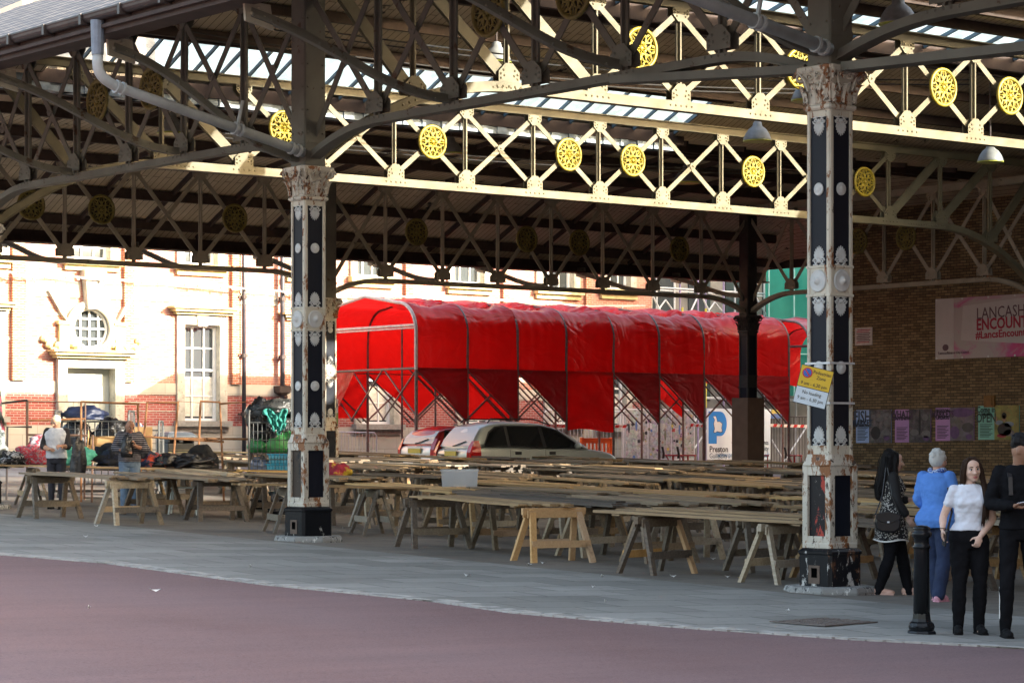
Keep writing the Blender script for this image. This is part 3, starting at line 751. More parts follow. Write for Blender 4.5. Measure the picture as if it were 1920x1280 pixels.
# ================================================================ hanging lamps
def lamp(px, py, D, w, label, on=False, cage=False):
    c = pt(px, py, D); t = thing('pendant_lamp', label, 'lamp', c); r = w/F_PX*D/2
    mb = MB(); prof = [(r, -r*.42), (r*.97, -r*.30), (r*.84, r*.05), (r*.62, r*.38), (r*.34, r*.60), (r*.30, r*.86), (r*.16, r*.95)]
    mb.lathe(prof, n=20); mb.build('shade', GREYM, t, smooth=True)
    mb = MB(); mb.lathe([(r*.9, -r*.50), (r*1.0, -r*.46), (r*1.0, -r*.40), (r*.9, -r*.38)], n=20); mb.build('rim', plain('yellow green lamp glass', (.38, .42, .06), .3), t)
    top = zr(c.x, c.y)-c.z-.03
    if top > 0:
        mb = MB(); mb.tube([(0, 0, r*.9), (0, 0, top)], .018, 6); mb.build('stem', STEELD, t)
    return t
for a in [(1684, 30, 36.5, 74, 'largest bell shaped lamp, above the capital of the tall column'), (931, 105, 48, 56, 'bell lamp with yellow green rim under olive roof boards near the top centre'),
          (1420, 253, 49, 54, 'grey bell lamp just below the sunlit upper truss, left of the tall column'), (1857, 293, 50, 50, 'dim bell lamp at the right under the lit truss'),
          (322, 238, 54, 56, 'bell lamp glowing dully at left behind the slanting rain pipe'), (846, 278, 57, 44, 'bell lamp close beside a yellow medallion right of the left column'),
          (1288, 332, 62, 50, 'dim bell lamp seen through the farther lattice left of the last lit medallion'), (1513, 176, 47, 60, 'bell lamp half hidden behind the tall column capital')]:
    lamp(*a)
# ================================================================ brick town building behind the market
BY = 66.5
BR = brick_mat('orange red brick', 'XZY', (.43, .15, .10), (.52, .235, .17), (.50, .38, .31), .225, .075, .008, stain=((.34, .24, .18), .6, .62))
BRD = brick_mat('dark red glazed brick', 'XZY', (.30, .055, .045), (.40, .09, .07), (.42, .33, .29), .225, .075, .009)
STONE = brick_mat('sandstone blocks', 'XZY', (.47, .43, .355), (.55, .51, .42), (.34, .31, .26), .95, .42, .008, bump=.2)
STONEP = plain('weathered sandstone', (.46, .43, .355), .85, 0, .25, 4, c2=(.27, .245, .19), thr=.58)
STONEY = plain('lichen yellow sandstone', (.46, .40, .20), .85, 0, .25, 5)
GLASSW = glassy('window glass', (.055, .065, .07), .08)
BLIND = plain('pale window blind', (.6, .58, .5), .7)
DOORM = plain('pale grey green panelled door', (.44, .47, .42), .5, 0, .08, 5)
def bx(px): return at_y(px, 840, BY).x
def bz(px, py): return at_y(px, py, BY).z
x0, x1 = bx(-130), bx(1222); ztop = 8.3; zg = -1.3
bld = thing('town_building', 'sunlit red brick and sandstone town building with sash windows and a round window', 'building', (x0, BY, gz(x0, BY)))
zA, zB, zC, zD = bz(200, 798), bz(200, 738), bz(200, 716), bz(200, 690)   # stone base / red band / stone band
OPEN = []   # window openings x0,x1,z0,z1
WIN = []
def win(pa, pb, ya, yb, **k):
    pm = (pa+pb)/2; WIN.append((bx(pa), bx(pb), bz(pm, yb), bz(pm, ya), k)); OPEN.append(WIN[-1][:4])
win(344, 410, 609, 789, tall=1); win(676, 736, 640, 795, tall=1); win(-62, -8, 600, 780, tall=1); win(549, 606, 620, 790, tall=1)
win(866, 922, 655, 795, tall=1); win(1030, 1078, 660, 795, tall=1); win(1128, 1172, 665, 800, tall=1)
for a, b in ((344, 406), (668, 722), (850, 906), (1015, 1074), (1136, 1180), (548, 602)): win(a, b, 395, 497 if a < 500 else 520 if a < 800 else 533 if a < 1000 else 543, up=1)
win(135, 205, 395, 487, up=1); win(-50, 0, 395, 480, up=1)
DX0, DX1 = bx(122), bx(212); DZ1 = bz(166, 690); OPEN.append((DX0, DX1, zg-1, DZ1))
# oculus square cut
OCX, OCZ, OCR = bx(170), bz(170, 616), (bx(170+37)-bx(170-37))/2
OPEN.append((OCX-OCR, OCX+OCR, OCZ-OCR, OCZ+OCR))
cuts_x = sorted(set([x0, x1]+[o[0] for o in OPEN]+[o[1] for o in OPEN])); cuts_z = sorted(set([zg, zA, zB, zC, ztop]+[o[2] for o in OPEN if zg < o[2]]+[o[3] for o in OPEN]))
bands = [(zg, zA, STONE, 'stone_base', .05), (zA, zB, BRD, 'red_brick_band', 0), (zB, zC, STONE, 'stone_band', .03), (zC, ztop, BR, 'brick_wall', 0)]
for za, zb_, mt, nm, pr in bands:
    mb = MB()
    for i in range(len(cuts_x)-1):
        for j in range(len(cuts_z)-1):
            cx, cz = (cuts_x[i]+cuts_x[i+1])/2, (cuts_z[j]+cuts_z[j+1])/2
            if not za <= cz <= zb_ or any(o[0] < cx < o[1] and o[2] < cz < o[3] for o in OPEN): continue
            mb.add([(cuts_x[i], BY-pr, cuts_z[j]), (cuts_x[i+1], BY-pr, cuts_z[j]), (cuts_x[i+1], BY-pr, cuts_z[j+1]), (cuts_x[i], BY-pr, cuts_z[j+1])], [(0, 1, 2, 3)])
    mb.build_each(nm, mt, bld, world=True)
# oculus: ring filling the square cut, panes, frame
mb = MB(); n = 40
for k in range(n):
    a, b = 2*math.pi*k/n, 2*math.pi*(k+1)/n
    def sq(t): q = max(abs(math.cos(t)), abs(math.sin(t))); return OCR/q
    mb.add([(OCX+OCR*.9*math.cos(a), BY, OCZ+OCR*.9*math.sin(a)), (OCX+OCR*.9*math.cos(b), BY, OCZ+OCR*.9*math.sin(b)), (OCX+sq(b)*math.cos(b), BY, OCZ+sq(b)*math.sin(b)), (OCX+sq(a)*math.cos(a), BY, OCZ+sq(a)*math.sin(a))], [(0, 1, 2, 3)])
mb.build('round_window_fill', STONEP, bld, world=True)
oc = thing('round_window', None, None, (OCX-x0, 0, OCZ-gz(x0, BY))); oc.parent = bld
P = lambda r, y, k: Vector((r*math.cos(2*math.pi*k/40), y, r*math.sin(2*math.pi*k/40)))
mb = MB(); mb.loft([[P(OCR*.9, 0, k) for k in range(40)], [P(OCR*.9, -.12, k) for k in range(40)], [P(OCR*1.0, -.16, k) for k in range(40)], [P(OCR*1.18, -.16, k) for k in range(40)], [P(OCR*1.28, -.10, k) for k in range(40)], [P(OCR*1.28, 0, k) for k in range(40)]], cap=False); mb.build('surround', STONEP, oc, fix=True)
mb = MB(); mb.add([P(OCR*.92, .14, k) for k in range(40)], [tuple(range(39, -1, -1))]); mb.build('pane', GLASSW, oc)
mb = MB()
for u in (-.45, 0, .45): mb.box((u*OCR, .10, 0), (.05, .05, 2*OCR*.9*math.sqrt(1-u*u))); mb.box((0, .09, u*OCR), (2*OCR*.9*math.sqrt(1-u*u), .05, .05))
mb.tube([P(OCR*.88, .10, k) for k in range(41)], .05, 6, cap=False); mb.build('glazing_bars', WHITE, oc)
mb = MB(); kz = OCR*1.1
mb.poly([(-.22, -.28, kz-.15), (.22, -.28, kz-.15), (.30, -.28, kz+.75), (-.30, -.28, kz+.75)], (0, .28, 0)); mb.b2((-.36, -.32, kz+.75), (.36, 0, kz+1.0))
for s in (-1, 1): mb.poly([(s*.75, -.14, kz-.62), (s*1.0, -.14, kz-.35), (s*1.45, -.14, kz+.35), (s*1.15, -.14, kz+.1)], (0, .14, 0))
mb.build('keystone', STONEP, oc, fix=True)
mb = MB()
for s in (-1, 1):
    for q in range(9): mb.ball((s*(OCR*.55+.15*q), -.08, -OCR*1.25+.02+.06*abs(4-q)+.11*(q % 3)), (.14, .12, .11), 7, 5)
    mb.b2((s*OCR*1.42-.16, -.14, -OCR*1.35), (s*OCR*1.42+.16, 0, .12)); mb.b2((s*OCR*1.42-.22, -.2, .1), (s*OCR*1.42+.22, 0, .2))
mb.build_each('carving', STONEY, oc)
# door
dx0, dz0 = DX0-x0, gz(DX0, BY)-gz(x0, BY); dr = thing('door', None, None, (0, 0, 0)); dr.parent = bld; hD = DZ1-gz(x0, BY)
mb = MB(); w = DX1-DX0
mb.b2((dx0, .25, -.3), (dx0+w, .30, hD)); mb.mi = 0
for i in range(9): mb.b2((dx0+.05+i*w/9, .235, -.2), (dx0+.03+(i+1)*w/9-.04, .25, hD-.55))
mb.build('door_leaf', DOORM, dr)
mb = MB()
for s, xx in ((-1, dx0), (1, dx0+w)): mb.b2((xx-(.30 if s < 0 else -.0), -.16, -.6), (xx+(.30 if s > 0 else 0), .3, hD+.0))
mb.b2((dx0-.3, -.16, hD), (dx0+w+.3, .3, hD+.28)); mb.build('surround', STONEP, dr)
mb = MB(); mb.b2((dx0-.42, -.30, hD+.28), (dx0+w+.42, 0, hD+.36)); mb.b2((dx0-.52, -.42, hD+.36), (dx0+w+.52, 0, hD+.45)); mb.b2((dx0-.6, -.5, hD+.45), (dx0+w+.6, 0, hD+.52)); mb.build('cornice', STONEY, dr)
# windows
for i, (a, b, c, d, k) in enumerate(WIN):
    wt = thing('window', None, None, (a-x0, 0, c-gz(x0, BY))); wt.parent = bld; W, H = b-a, d-c
    mb = MB(); mb.add([(.0, .24, 0), (W, .24, 0), (W, .24, H), (0, .24, H)], [(0, 1, 2, 3)]); mb.build('pane', GLASSW, wt)
    if k.get('tall'):
        mb = MB(); mb.add([(.06, .232, H*.05), (W-.06, .232, H*.05), (W-.06, .232, H*.46), (.06, .232, H*.46)], [(0, 1, 2, 3)]); mb.build('blind', BLIND, wt)
    mb = MB(); fr = .085
    for lo, hi in (((0, .16, 0), (fr, .26, H)), ((W-fr, .16, 0), (W, .26, H)), ((fr, .16, 0), (W-fr, .26, fr)), ((fr, .16, H-fr), (W-fr, .26, H))): mb.b2(lo, hi)
    mb.b2((fr, .17, H*.52), (W-fr, .25, H*.52+.06))
    for u in (1/3, 2/3): mb.b2((W*u-.022, .19, fr), (W*u+.022, .238, H*.52)); mb.b2((W*u-.022, .18, H*.52+.06), (W*u+.022, .238, H-fr))
    for u in (.26, .76): mb.b2((fr, .205, H*u-.02), (W-fr, .228, H*u+.02))
    mb.build('sash_frame', WHITE, wt)
    mb = MB()
    for s in (-1, 1):
        xx = -.26 if s < 0 else W; mb.b2((xx, -.09, -.05), (xx+.26, .24, H))
    mb.b2((-.26, -.09, H), (W+.26, .24, H+.30)); mb.poly([(W/2-.16, -.13, H-.05), (W/2+.16, -.13, H-.05), (W/2+.22, -.13, H+.32), (W/2-.22, -.13, H+.32)], (0, .1, 0)); mb.build('surround', STONEP, wt)
    if k.get('tall'):
        mb = MB(); mb.b2((-.36, -.22, H+.30), (W+.36, 0, H+.38)); mb.b2((-.46, -.34, H+.38), (W+.46, 0, H+.47)); mb.b2((-.55, -.42, H+.47), (W+.55, 0, H+.53)); mb.build('cornice', STONEY, wt)
    mb = MB(); mb.b2((-.34, -.26, -.17), (W+.34, .24, -.0)); mb.b2((-.28, -.12, -.33), (W+.28, 0, -.17)); mb.build('sill', STONEY if k.get('up') else plain('grey sill', (.30, .28, .24), .8), wt)
mb = MB()
for pa, pb in ((20, 44), (230, 247), (432, 447), (530, 541), (757, 771), (940, 952), (1095, 1104)): mb.b2((bx(pa), BY-.13, zC), (bx(pb), BY, ztop))
mb.build_each('pilaster', brick_mat('pilaster brick', 'XZY', (.40, .115, .055), (.50, .19, .10), (.50, .44, .36), .225, .075, .009), bld, world=True)
mb = MB()
zz = bz(170, 543)
for pa, pb in ((48, 150), (190, 330), (450, 520), (560, 650), (775, 850)): mb.b2((bx(pa), BY-.03, zz-.25), (bx(pb), BY, zz+.22))
for z_ in (bz(170, 588), bz(170, 636)): mb.b2((bx(-100), BY-.02, z_-.09), (bx(112), BY, z_)); mb.b2((bx(240), BY-.02, z_-.09), (bx(320), BY, z_))
for z_ in (bz(170, 752), bz(170, 768)): mb.b2((bx(-100), BY-.02, z_-.03), (bx(118), BY, z_)); mb.b2((bx(240), BY-.02, z_-.03), (bx(330), BY, z_))
mb.build_each('stone_course', STONEP, bld, world=True)
mb = MB(); mb.b2((x0, BY+.35, zg), (x1, BY+9, ztop)); mb.build('building_body', STONEP, bld, world=True)
mb = MB(); mb.b2((x1-.02, BY, zg), (x1+.03, BY+.35, ztop)); mb.build('corner', STONEP, bld, world=True)
for px, w, lab in ((451, .13, 'dark rainwater pipe with collars beside the tall sash window'), (523, .15, 'thick dark rainwater pipe with a hopper just left of the left column')):
    x = bx(px); t = thing('drainpipe', lab, 'drainpipe', (x, BY-.2, gz(x, BY)))
    mb = MB(); mb.tube([(0, 0, 0), (0, 0, 11)], w/2, 10); mb.build('pipe', plain('dark slate pipe paint', (.045, .045, .055), .4), t, smooth=True)
    mb = MB()
    for z in (.25, 1.6, 3.4, 5.2, 7.2): mb.tube([(0, 0, z-.06), (0, 0, z+.06)], w*.72, 10); mb.b2((-.16, .02, z-.03), (.16, .1, z+.03))
    if px > 500: mb.loft([[Vector((sx*q, sy*q*.8, z)) for sx, sy in ((-1, -1), (1, -1), (1, 1), (-1, 1))] for z, q in ((2.2, .08), (2.3, .2), (2.5, .22))])
    mb.build_each('collar', STEELD, t)
mb = MB(); a = pt(0, 508, 77); 
Pw = [at_y(px, py, BY-.35) for px, py in ((-40, 508), (18, 512), (47, 517), (110, 516), (170, 524), (245, 523), (330, 531), (400, 533), (460, 540), (520, 548), (580, 552), (640, 552), (720, 553), (800, 559), (900, 562), (1000, 566), (1100, 572), (1210, 576))]
Pw = [p+Vector((0, 0, .05*math.sin(i*2.3))) for i, p in enumerate(Pw)]
mb.tube(Pw, .03, 5)
for p, q in zip(Pw, Pw[1:]):
    for f in (.25, .6): c = p.lerp(q, f); mb.ball(c-Vector((0, 0, .05)), .05, 6, 4)
props(mb.build('festoon_lights', plain('white festoon cable', (.55, .5, .45), .5)), 'string of small festoon bulbs swagged along the sunlit brick front', 'light string')
# ---------------------------------------------------------------- grey building, scaffolding and green netting to its right
sy = 70.0
def sx(px): return at_y(px, 840, sy).x
g2 = thing('stone_building', 'grey stone building behind the scaffolding poles', 'building', (sx(1225), sy+1, gz(sx(1225), sy)))
mb = MB(); mb.b2((sx(1222), sy+1.2, -2), (sx(1700), sy+9, 8.0)); mb.build('wall', plain('grey stone', (.20, .19, .175), .9, 0, .3, 1.2), g2, world=True)
mb = MB()
for px in (1262, 1330, 1400, 1470):
    mb.b2((sx(px), sy+1.14, 1.8), (sx(px)+1.1, sy+1.2, 3.6)); mb.b2((sx(px), sy+1.14, 4.8), (sx(px)+1.1, sy+1.2, 6.6))
mb.build_each('window', GLASSW, g2, world=True)
sc = thing('scaffolding', 'silver tube scaffolding with diagonal braces beyond the red awning', 'scaffolding', (sx(1210), sy, gz(sx(1210), sy)))
mb = MB(); m3 = MB(); m4 = MB(); zg2 = gz(sx(1300), sy)
cols = [sx(1208), sx(1258), sx(1302), sx(1350), sx(1405), sx(1460), sx(1520), sx(1580)]
for i, x in enumerate(cols):
    for yy in (sy-.2, sy+.8): (m3 if i in (2, 3) else mb).tube([(x, yy, zg2), (x, yy, 7.0)], .035, 6)
for z in (.9, 1.9, 2.9, 3.95, 4.9, 5.9):
    for yy in (sy-.25, sy+.85): mb.tube([(cols[0]-.4, yy, z), (cols[-1], yy, z-.05)], .032, 6)
for i in range(len(cols)-1):
    for z in (-.5, 1.9, 3.9):
        a, b = (cols[i], cols[i+1]) if i % 2 else (cols[i+1], cols[i]); mb.tube([(a, sy-.3, z), (b, sy-.3, z+1.9)], .032, 6)
        if i < 4: mb.tube([(b, sy+.2, z+.3), (a, sy+.3, z+1.6)], .03, 6)
for i in (1, 2): m4.tube([(cols[i]+.25, sy-.35, 1.5), (cols[i]+.25, sy-.35, 5.2)], .04, 6)
mb.build('tubes', STEELG, sc, world=True); m3.build('painted_tubes', plain('violet painted tube', (.28, .22, .36), .5), sc, world=True); m4.build('yellow_tubes', plain('yellow painted tube', (.6, .5, .05), .5), sc, world=True)
mb = MB()
for z in (2.85, 4.85): mb.b2((cols[0], sy-.1, z), (cols[3], sy+.8, z+.05))
mb.build('boards', plain('scaffold boards', (.3, .24, .16), .8), sc, world=True)
m = NM('green debris netting', .7); v = m.co(); m.base(m.mix(m.ramp(m.noise(v, 2, 4), .3, .7), C(.008, .19, .15), C(.015, .27, .21)))
t_ = m.n('ShaderNodeBsdfTranslucent'); t_.inputs[0].default_value = C(.02, .32, .25); mx = m.n('ShaderNodeMixShader'); mx.inputs[0].default_value = .5
m.t.links.new(m.b.outputs[0], mx.inputs[1]); m.t.links.new(t_.outputs[0], mx.inputs[2]); m.t.links.new(mx.outputs[0], m.out.inputs[0]); NET = m.mat
mb = MB(); xa, xb = sx(1416), sx(1600)
mb.grid(lambda u, w: (xa+(xb-xa)*u, sy-.6+.03*math.sin(u*23+w*3)+.05*math.sin(w*9+u*7), 2.0+5*w), 60, 30)
o = mb.build('debris_netting', NET, smooth=True); props(o, 'bright green debris netting hung on the scaffolding right of the dark column', 'netting')
mb = MB()
for i in range(5): mb.tube([(xa+(xb-xa)*i/4, sy-.75, 2), (xa+(xb-xa)*i/4, sy-.75, 7)], .03, 6)
for z in (2.6, 3.6, 4.7): mb.tube([(xa, sy-.75, z), (xb, sy-.75, z)], .02, 6)
mb.build('netting_poles', plain('pale teal pole', (.25, .5, .45), .5), o)
# ================================================================ red awning over a tube frame
RED = cloth_tarp('red tarpaulin', (.56, .012, .012), .46, .28)
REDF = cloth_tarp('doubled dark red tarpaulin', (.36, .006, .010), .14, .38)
AY0 = 57.6; AX0 = at_y(780, 840, AY0).x; AB = 1.82; AN = 9; AW = 5.0; AH = 4.42; zBar = at_y(780, 690, AY0).z; zHem = at_y(880, 786, at_y(880, 786, AY0).y).z
ag = gz(AX0+6, AY0)
aw = thing('red_awning', 'long red tarpaulin awning on a steel tube frame with pointed hanging flaps', 'awning', (AX0, AY0, ag))
def prof(t):
    """t 0..1 from the front bar over the roof to the back bar; returns dy, z"""
    r = .85; h1 = AH-r-zBar-.25; L1 = h1; L2 = r*math.pi/2; L3 = AW/2-r; tot = 2*(L1+L2+L3); s = t*tot
    f = False
    if s > tot/2: s = tot-s; f = True
    if s < L1: y, z = 0, zBar+s
    elif s < L1+L2: a = (s-L1)/r; y, z = r-r*math.cos(a), zBar+h1+r*math.sin(a)
    else: y, z = r+(s-L1-L2), AH-.25+.25*(s-L1-L2)/L3
    return (AW-y if f else y), z
def tarp(u, t, k):
    y, z = prof(t); x = AX0+(k+u)*AB
    sag = math.sin(math.pi*u); front = t < .5
    top = sstep(.28, .4, t)*(1-sstep(.60, .72, t))
    wr = .0
    q = abs(t-.36)
    sh = math.exp(-(q/.09)**2)
    n1 = mnoise.noise(Vector((x*1.3, t*9, k*.3))); n2 = mnoise.noise(Vector((x*2.1+3, t*21-u*6*(1 if u > .5 else -1), 5.1+k)))
    n3 = mnoise.noise(Vector((x*4.3, t*40+u*9, 9.1+k))); fd = 1-2*abs(mnoise.noise(Vector((u*2.6+k*7.7, t*26-abs(u-.5)*9, k*3.1))))
    z += sh*.09*fd*(sag**.5); y -= (1 if front else -1)*sh*.15*fd*(sag**.5)
    z -= top*sag*.05 + sh*(sag*.30+.12*n2+.05*n3)
    y += (1 if front else -1)*((1-top)*sag*.07+sh*(.22*sag+.20*n1+.10*n3)) + .06*n1 + .03*mnoise.noise(Vector((x*5.5, t*6, 3)))*(1-top)
    z += .012*n2*top
    return (x, AY0+y, z)
mb = MB()
for k in range(AN-1): mb.grid(lambda u, t: tarp(u, t, k), 20, 120)
o = mb.build('tarpaulin', RED, aw, smooth=True, world=True)
full = (3,)
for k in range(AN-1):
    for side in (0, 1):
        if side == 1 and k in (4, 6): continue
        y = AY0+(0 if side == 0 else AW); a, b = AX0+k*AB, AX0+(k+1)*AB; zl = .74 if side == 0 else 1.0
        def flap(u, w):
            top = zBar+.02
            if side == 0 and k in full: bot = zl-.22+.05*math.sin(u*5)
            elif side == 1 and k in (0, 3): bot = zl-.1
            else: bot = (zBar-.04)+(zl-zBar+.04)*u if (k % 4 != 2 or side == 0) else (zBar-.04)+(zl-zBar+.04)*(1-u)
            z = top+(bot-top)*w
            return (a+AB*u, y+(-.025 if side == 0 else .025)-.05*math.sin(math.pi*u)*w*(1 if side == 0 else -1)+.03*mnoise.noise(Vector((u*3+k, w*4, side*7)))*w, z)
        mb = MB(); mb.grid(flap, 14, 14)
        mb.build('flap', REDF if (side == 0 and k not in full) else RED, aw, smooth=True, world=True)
FRM = AWST; fr = MB(); wf = MB()
for k in range(AN):
    x = AX0+k*AB; M_ = fr
    path = [(x, AY0+p[0], p[1]-.04) for p in [prof(i/60) for i in range(61)]]
    path = [(x, AY0+.0, gz(x, AY0))]+path+[(x, AY0+AW, gz(x, AY0+AW))]
    if k == 0:
        fr.tube([path[0], path[1]], .045, 8); fr.tube([path[-2], path[-1]], .045, 8); wf.tube(path[1:-1], .05, 8)
    else: fr.tube(path, .04, 7)
for y, s in ((AY0, 0), (AY0+AW, 1)):
    xe = AX0+(AN-1)*AB
    fr.tube([(AX0, y+(.05 if s == 0 else 0), zBar), (xe, y+(.05 if s == 0 else 0), zBar)], .026, 6)
    for k in range(AN-1):
        a, b = AX0+k*AB, AX0+(k+1)*AB; dy = .07 if s == 0 else .06
        fr.tube([(a, y+dy, zBar), (b, y+dy, .78)], .028, 6); fr.tube([(b, y+dy*1.6, zBar), (a, y+dy*1.6, .78)], .028, 6)
        fr.tube([(a, y+dy+.3, zBar), (b, y+dy+.3, .78)], .024, 6)
xs_ = AX0
fr.tube([(xs_, AY0, zBar), (xs_, AY0+AW, zBar)], .035, 6)
for q in (1/3, 2/3): fr.tube([(xs_+1.9, AY0+AW*q, gz(xs_, AY0)), (xs_+1.9, AY0+AW*q, 3.6)], .03, 6)
for q, r_ in ((0, .34), (.34, .66), (.66, 1)):
    fr.tube([(xs_+.05, AY0+AW*q, zBar), (xs_+.05, AY0+AW*r_, .8)], .026, 6); fr.tube([(xs_+.1, AY0+AW*q, .8), (xs_+.1, AY0+AW*r_, zBar)], .026, 6)
wf.tube([(xs_, AY0, 3.47), (xs_, AY0+AW, 3.47)], .04, 6); wf.tube([(xs_, AY0, 3.39), (xs_, AY0+AW, 3.39)], .025, 6)
fr.build('frame', FRM, aw, world=True); wf.build('end_hoop', plain('pale end hoop', (.62, .5, .45), .4), aw, world=True)
# left end: two pointed cloth corners at the back of the opening
for (ya, yb, pk) in ((AW*.62, AW, 1), (0.0, .01, 0)):
    if not pk: continue
    mb = MB(); mb.grid(lambda u, w: (AX0+.02-.12*w*math.sin(3*u), AY0+ya+(yb-ya)*u, zBar+(.75-zBar)*w*(1-abs(2*u-1)*.95)), 10, 10); mb.build('flap', RED, aw, smooth=True, world=True)
# second awning beyond
AX1 = at_y(1492, 840, AY0+.6).x+.35
aw2 = thing('red_awning', 'second red awning partly hidden behind the tall signed column', 'awning', (AX1, AY0, ag))
mb = MB()
def tarp2(u, t):
    y, z = prof(t); return (AX1+u*4.5, AY0+.3+y+.04*math.sin(u*9), z-.05-.1*math.sin(math.pi*((u*2.3) % 1)))
mb.grid(tarp2, 24, 60); mb.build('tarpaulin', RED, aw2, smooth=True, world=True)
fr = MB()
for k in range(3):
    x = AX1+k*AB; fr.tube([(x, AY0+.3, ag)]+[(x, AY0+.3+p[0], p[1]-.08) for p in [prof(i/40) for i in range(41)]]+[(x, AY0+AW+.3, ag)], .04, 7)
fr.tube([(AX1-.02, AY0+.3, 3.28), (AX1-.02, AY0+.3+AW, 3.28)], .04, 6); fr.tube([(AX1, AY0+.25, zBar), (AX1+4, AY0+.25, zBar)], .03, 6)
for q in (0, 1): fr.tube([(AX1+q*AB, AY0+.2, zBar), (AX1+(1-q)*AB, AY0+.2, .7)], .028, 6)
fr.build('frame', FRM, aw2, world=True)
mb = MB()
for k in range(2):
    mb.grid(lambda u, w: (AX1+(k+u)*AB, AY0+.27, zBar+((zBar-.05)+(.75-zBar)*u-zBar)*w), 8, 8)
mb.build('flap', REDF, aw2, world=True)
# ================================================================ parked cars
def paint(name, c, metal=.5):
    m = NM(name, .28, metal); m.b.inputs['Coat Weight'].default_value = .3; m.b.inputs['Coat Roughness'].default_value = .08
    m.base(m.mix(m.ramp(m.noise(m.co(), 4, 5), .3, .7), C(*[q*.93 for q in c]), C(*c))); return m.mat
CARGL = glassy('dark car glass', (.012, .014, .016), .04); RGLASS = glassy('rear screen with painted sky reflection', (.36, .40, .43), .25)  # rear screen's pale base colour stands in for reflected sky
TAIL = glassy('red lamp lens', (.45, .012, .012), .12); PLATE = plain('yellow number plate', (.62, .46, .06), .4); CHROME = plain('black trim', (.02, .02, .022), .4)
def car(name, label, loc, head, c, L=4.4, W=1.76, H=1.66, roofc=None, hatch=False, platetxt=None):
    """rear at x=0, front at +x, z=0 ground"""
    t = thing(name, label, 'car', loc, head); body = paint(name+' paint', c, .22); rp = paint(name+' roof paint', roofc, .1) if roofc else body
    hw = W/2
    # body sides: stations along x: (x, z_low, z_belt, half width at belt)
    st = [(.00, .42, .80, .72*hw*1.05), (.05, .33, .95, .93*hw), (.30, .24, 1.0, .985*hw), (1.2, .22, .98, hw), (2.4, .22, .95, hw), (3.2, .22, .97, .99*hw), (3.85, .25, .90, .95*hw), (4.2, .32, .79, .86*hw), (4.38, .42, .64, .66*hw)]
    sc = L/4.4; rings = []
    for x, zl, zb, w in st:
        x *= sc; r = []
        zm = (zl+zb)/2
        for (yy, zz) in ((.86*w, zl), (1.0*w, zl+.14), (1.03*w, zm), (1.0*w, zb-.06), (.955*w, zb), (.6*w, zb+.012), (0, zb+.02)): r.append(Vector((x, yy, zz)))
        r += [Vector((p.x, -p.y, p.z)) for p in r[-2::-1]]
        rings.append(r)
    mb = MB(); mb.loft(rings); o = mb.build('body', body, t, smooth=True, fix=True)
    s = o.modifiers.new('sub', 'SUBSURF'); s.levels = 1; s.render_levels = 2
    # cabin
    cab = [(.10, .97, .90, .99), (.28, 1.30, .84, 1.34), (.52, H-.10, .74, H-.04), (1.1, H-.05, .73, H+.0), (2.1, H-.06, .73, H-.01), (2.65, H-.22, .75, H-.17), (3.15, 1.16, .83, 1.19), (3.52, .91, .90, .93)]
    rings = []
    for x, ze, w, zc in cab:
        x *= sc; w *= hw; zb = .93; zt = max(ze, zb+.0)
        r = [Vector((x, .955*hw, zb-.02)), Vector((x, .955*hw-(.955*hw-w)*.5, (zb+zt)/2)), Vector((x, w, zt-.03)), Vector((x, w*.9, zt)), Vector((x, w*.45, (zt+zc*2)/3)), Vector((x, 0, zc))]
        r += [Vector((p.x, -p.y, p.z)) for p in r[-2::-1]]; rings.append(r)
    mb = MB(); mb.loft(rings); o = mb.build('cabin', rp, t, smooth=True, fix=True)
    s = o.modifiers.new('sub', 'SUBSURF'); s.levels = 1; s.render_levels = 2
    def sidey(x, z):
        for a, b in zip(cab, cab[1:]):
            if a[0]*sc <= x <= b[0]*sc:
                f = (x-a[0]*sc)/((b[0]-a[0])*sc); w = (a[2]+(b[2]-a[2])*f)*hw; zt = max(a[1]+(b[1]-a[1])*f, .95); q = min(1, max(0, (z-.93)/(zt-.93))); return .955*hw-(.955*hw-w)*q
        return .95*hw
    def sidepanel(pts, mat, nm, off):
        for sgn in (-1, 1):
            mb = MB(); mb.add([(x*sc, sgn*(sidey(x*sc, z)+off), z) for x, z in pts], [tuple(range(len(pts)))]); mb.build(nm, mat, t)
    sidepanel([(.42, 1.02), (.60, 1.36), (.78, H-.19), (1.02, H-.16), (1.06, 1.03)], CARGL, 'side_window', .02)
    sidepanel([(1.14, 1.03), (1.11, H-.155), (1.98, H-.165), (2.05, 1.01)], CARGL, 'side_window', .02)
    sidepanel([(2.14, 1.01), (2.08, H-.17), (2.5, H-.26), (2.95, 1.13), (3.05, 1.0)], CARGL, 'side_window', .02)
    sidepanel([(.38, 1.0), (.58, 1.40), (.77, H-.16), (1.0, H-.13), (2.1, H-.135), (2.55, H-.24), (3.02, 1.12), (3.2, .97), (2.0, .985)], CHROME, 'window_trim', .010)
    # rear screen, lamps, plate, wiper
    def rear(z): 
        for a, b in ((cab[0], cab[1]), (cab[1], cab[2])):
            if a[1] <= z <= b[1]: return (a[0]+(b[0]-a[0])*(z-a[1])/(b[1]-a[1]))*sc
        return .1*sc
    mb = MB(); zs = (1.02, 1.2, 1.38, H-.16); ws = (.80, .79, .74, .66)
    for i in range(3): mb.add([(rear(zs[i])-.025, ws[i]*hw, zs[i]), (rear(zs[i])-.025, -ws[i]*hw, zs[i]), (rear(zs[i+1])-.025, -ws[i+1]*hw, zs[i+1]), (rear(zs[i+1])-.025, ws[i+1]*hw, zs[i+1])], [(0, 1, 2, 3)])
    mb.build('rear_screen', RGLASS, t)
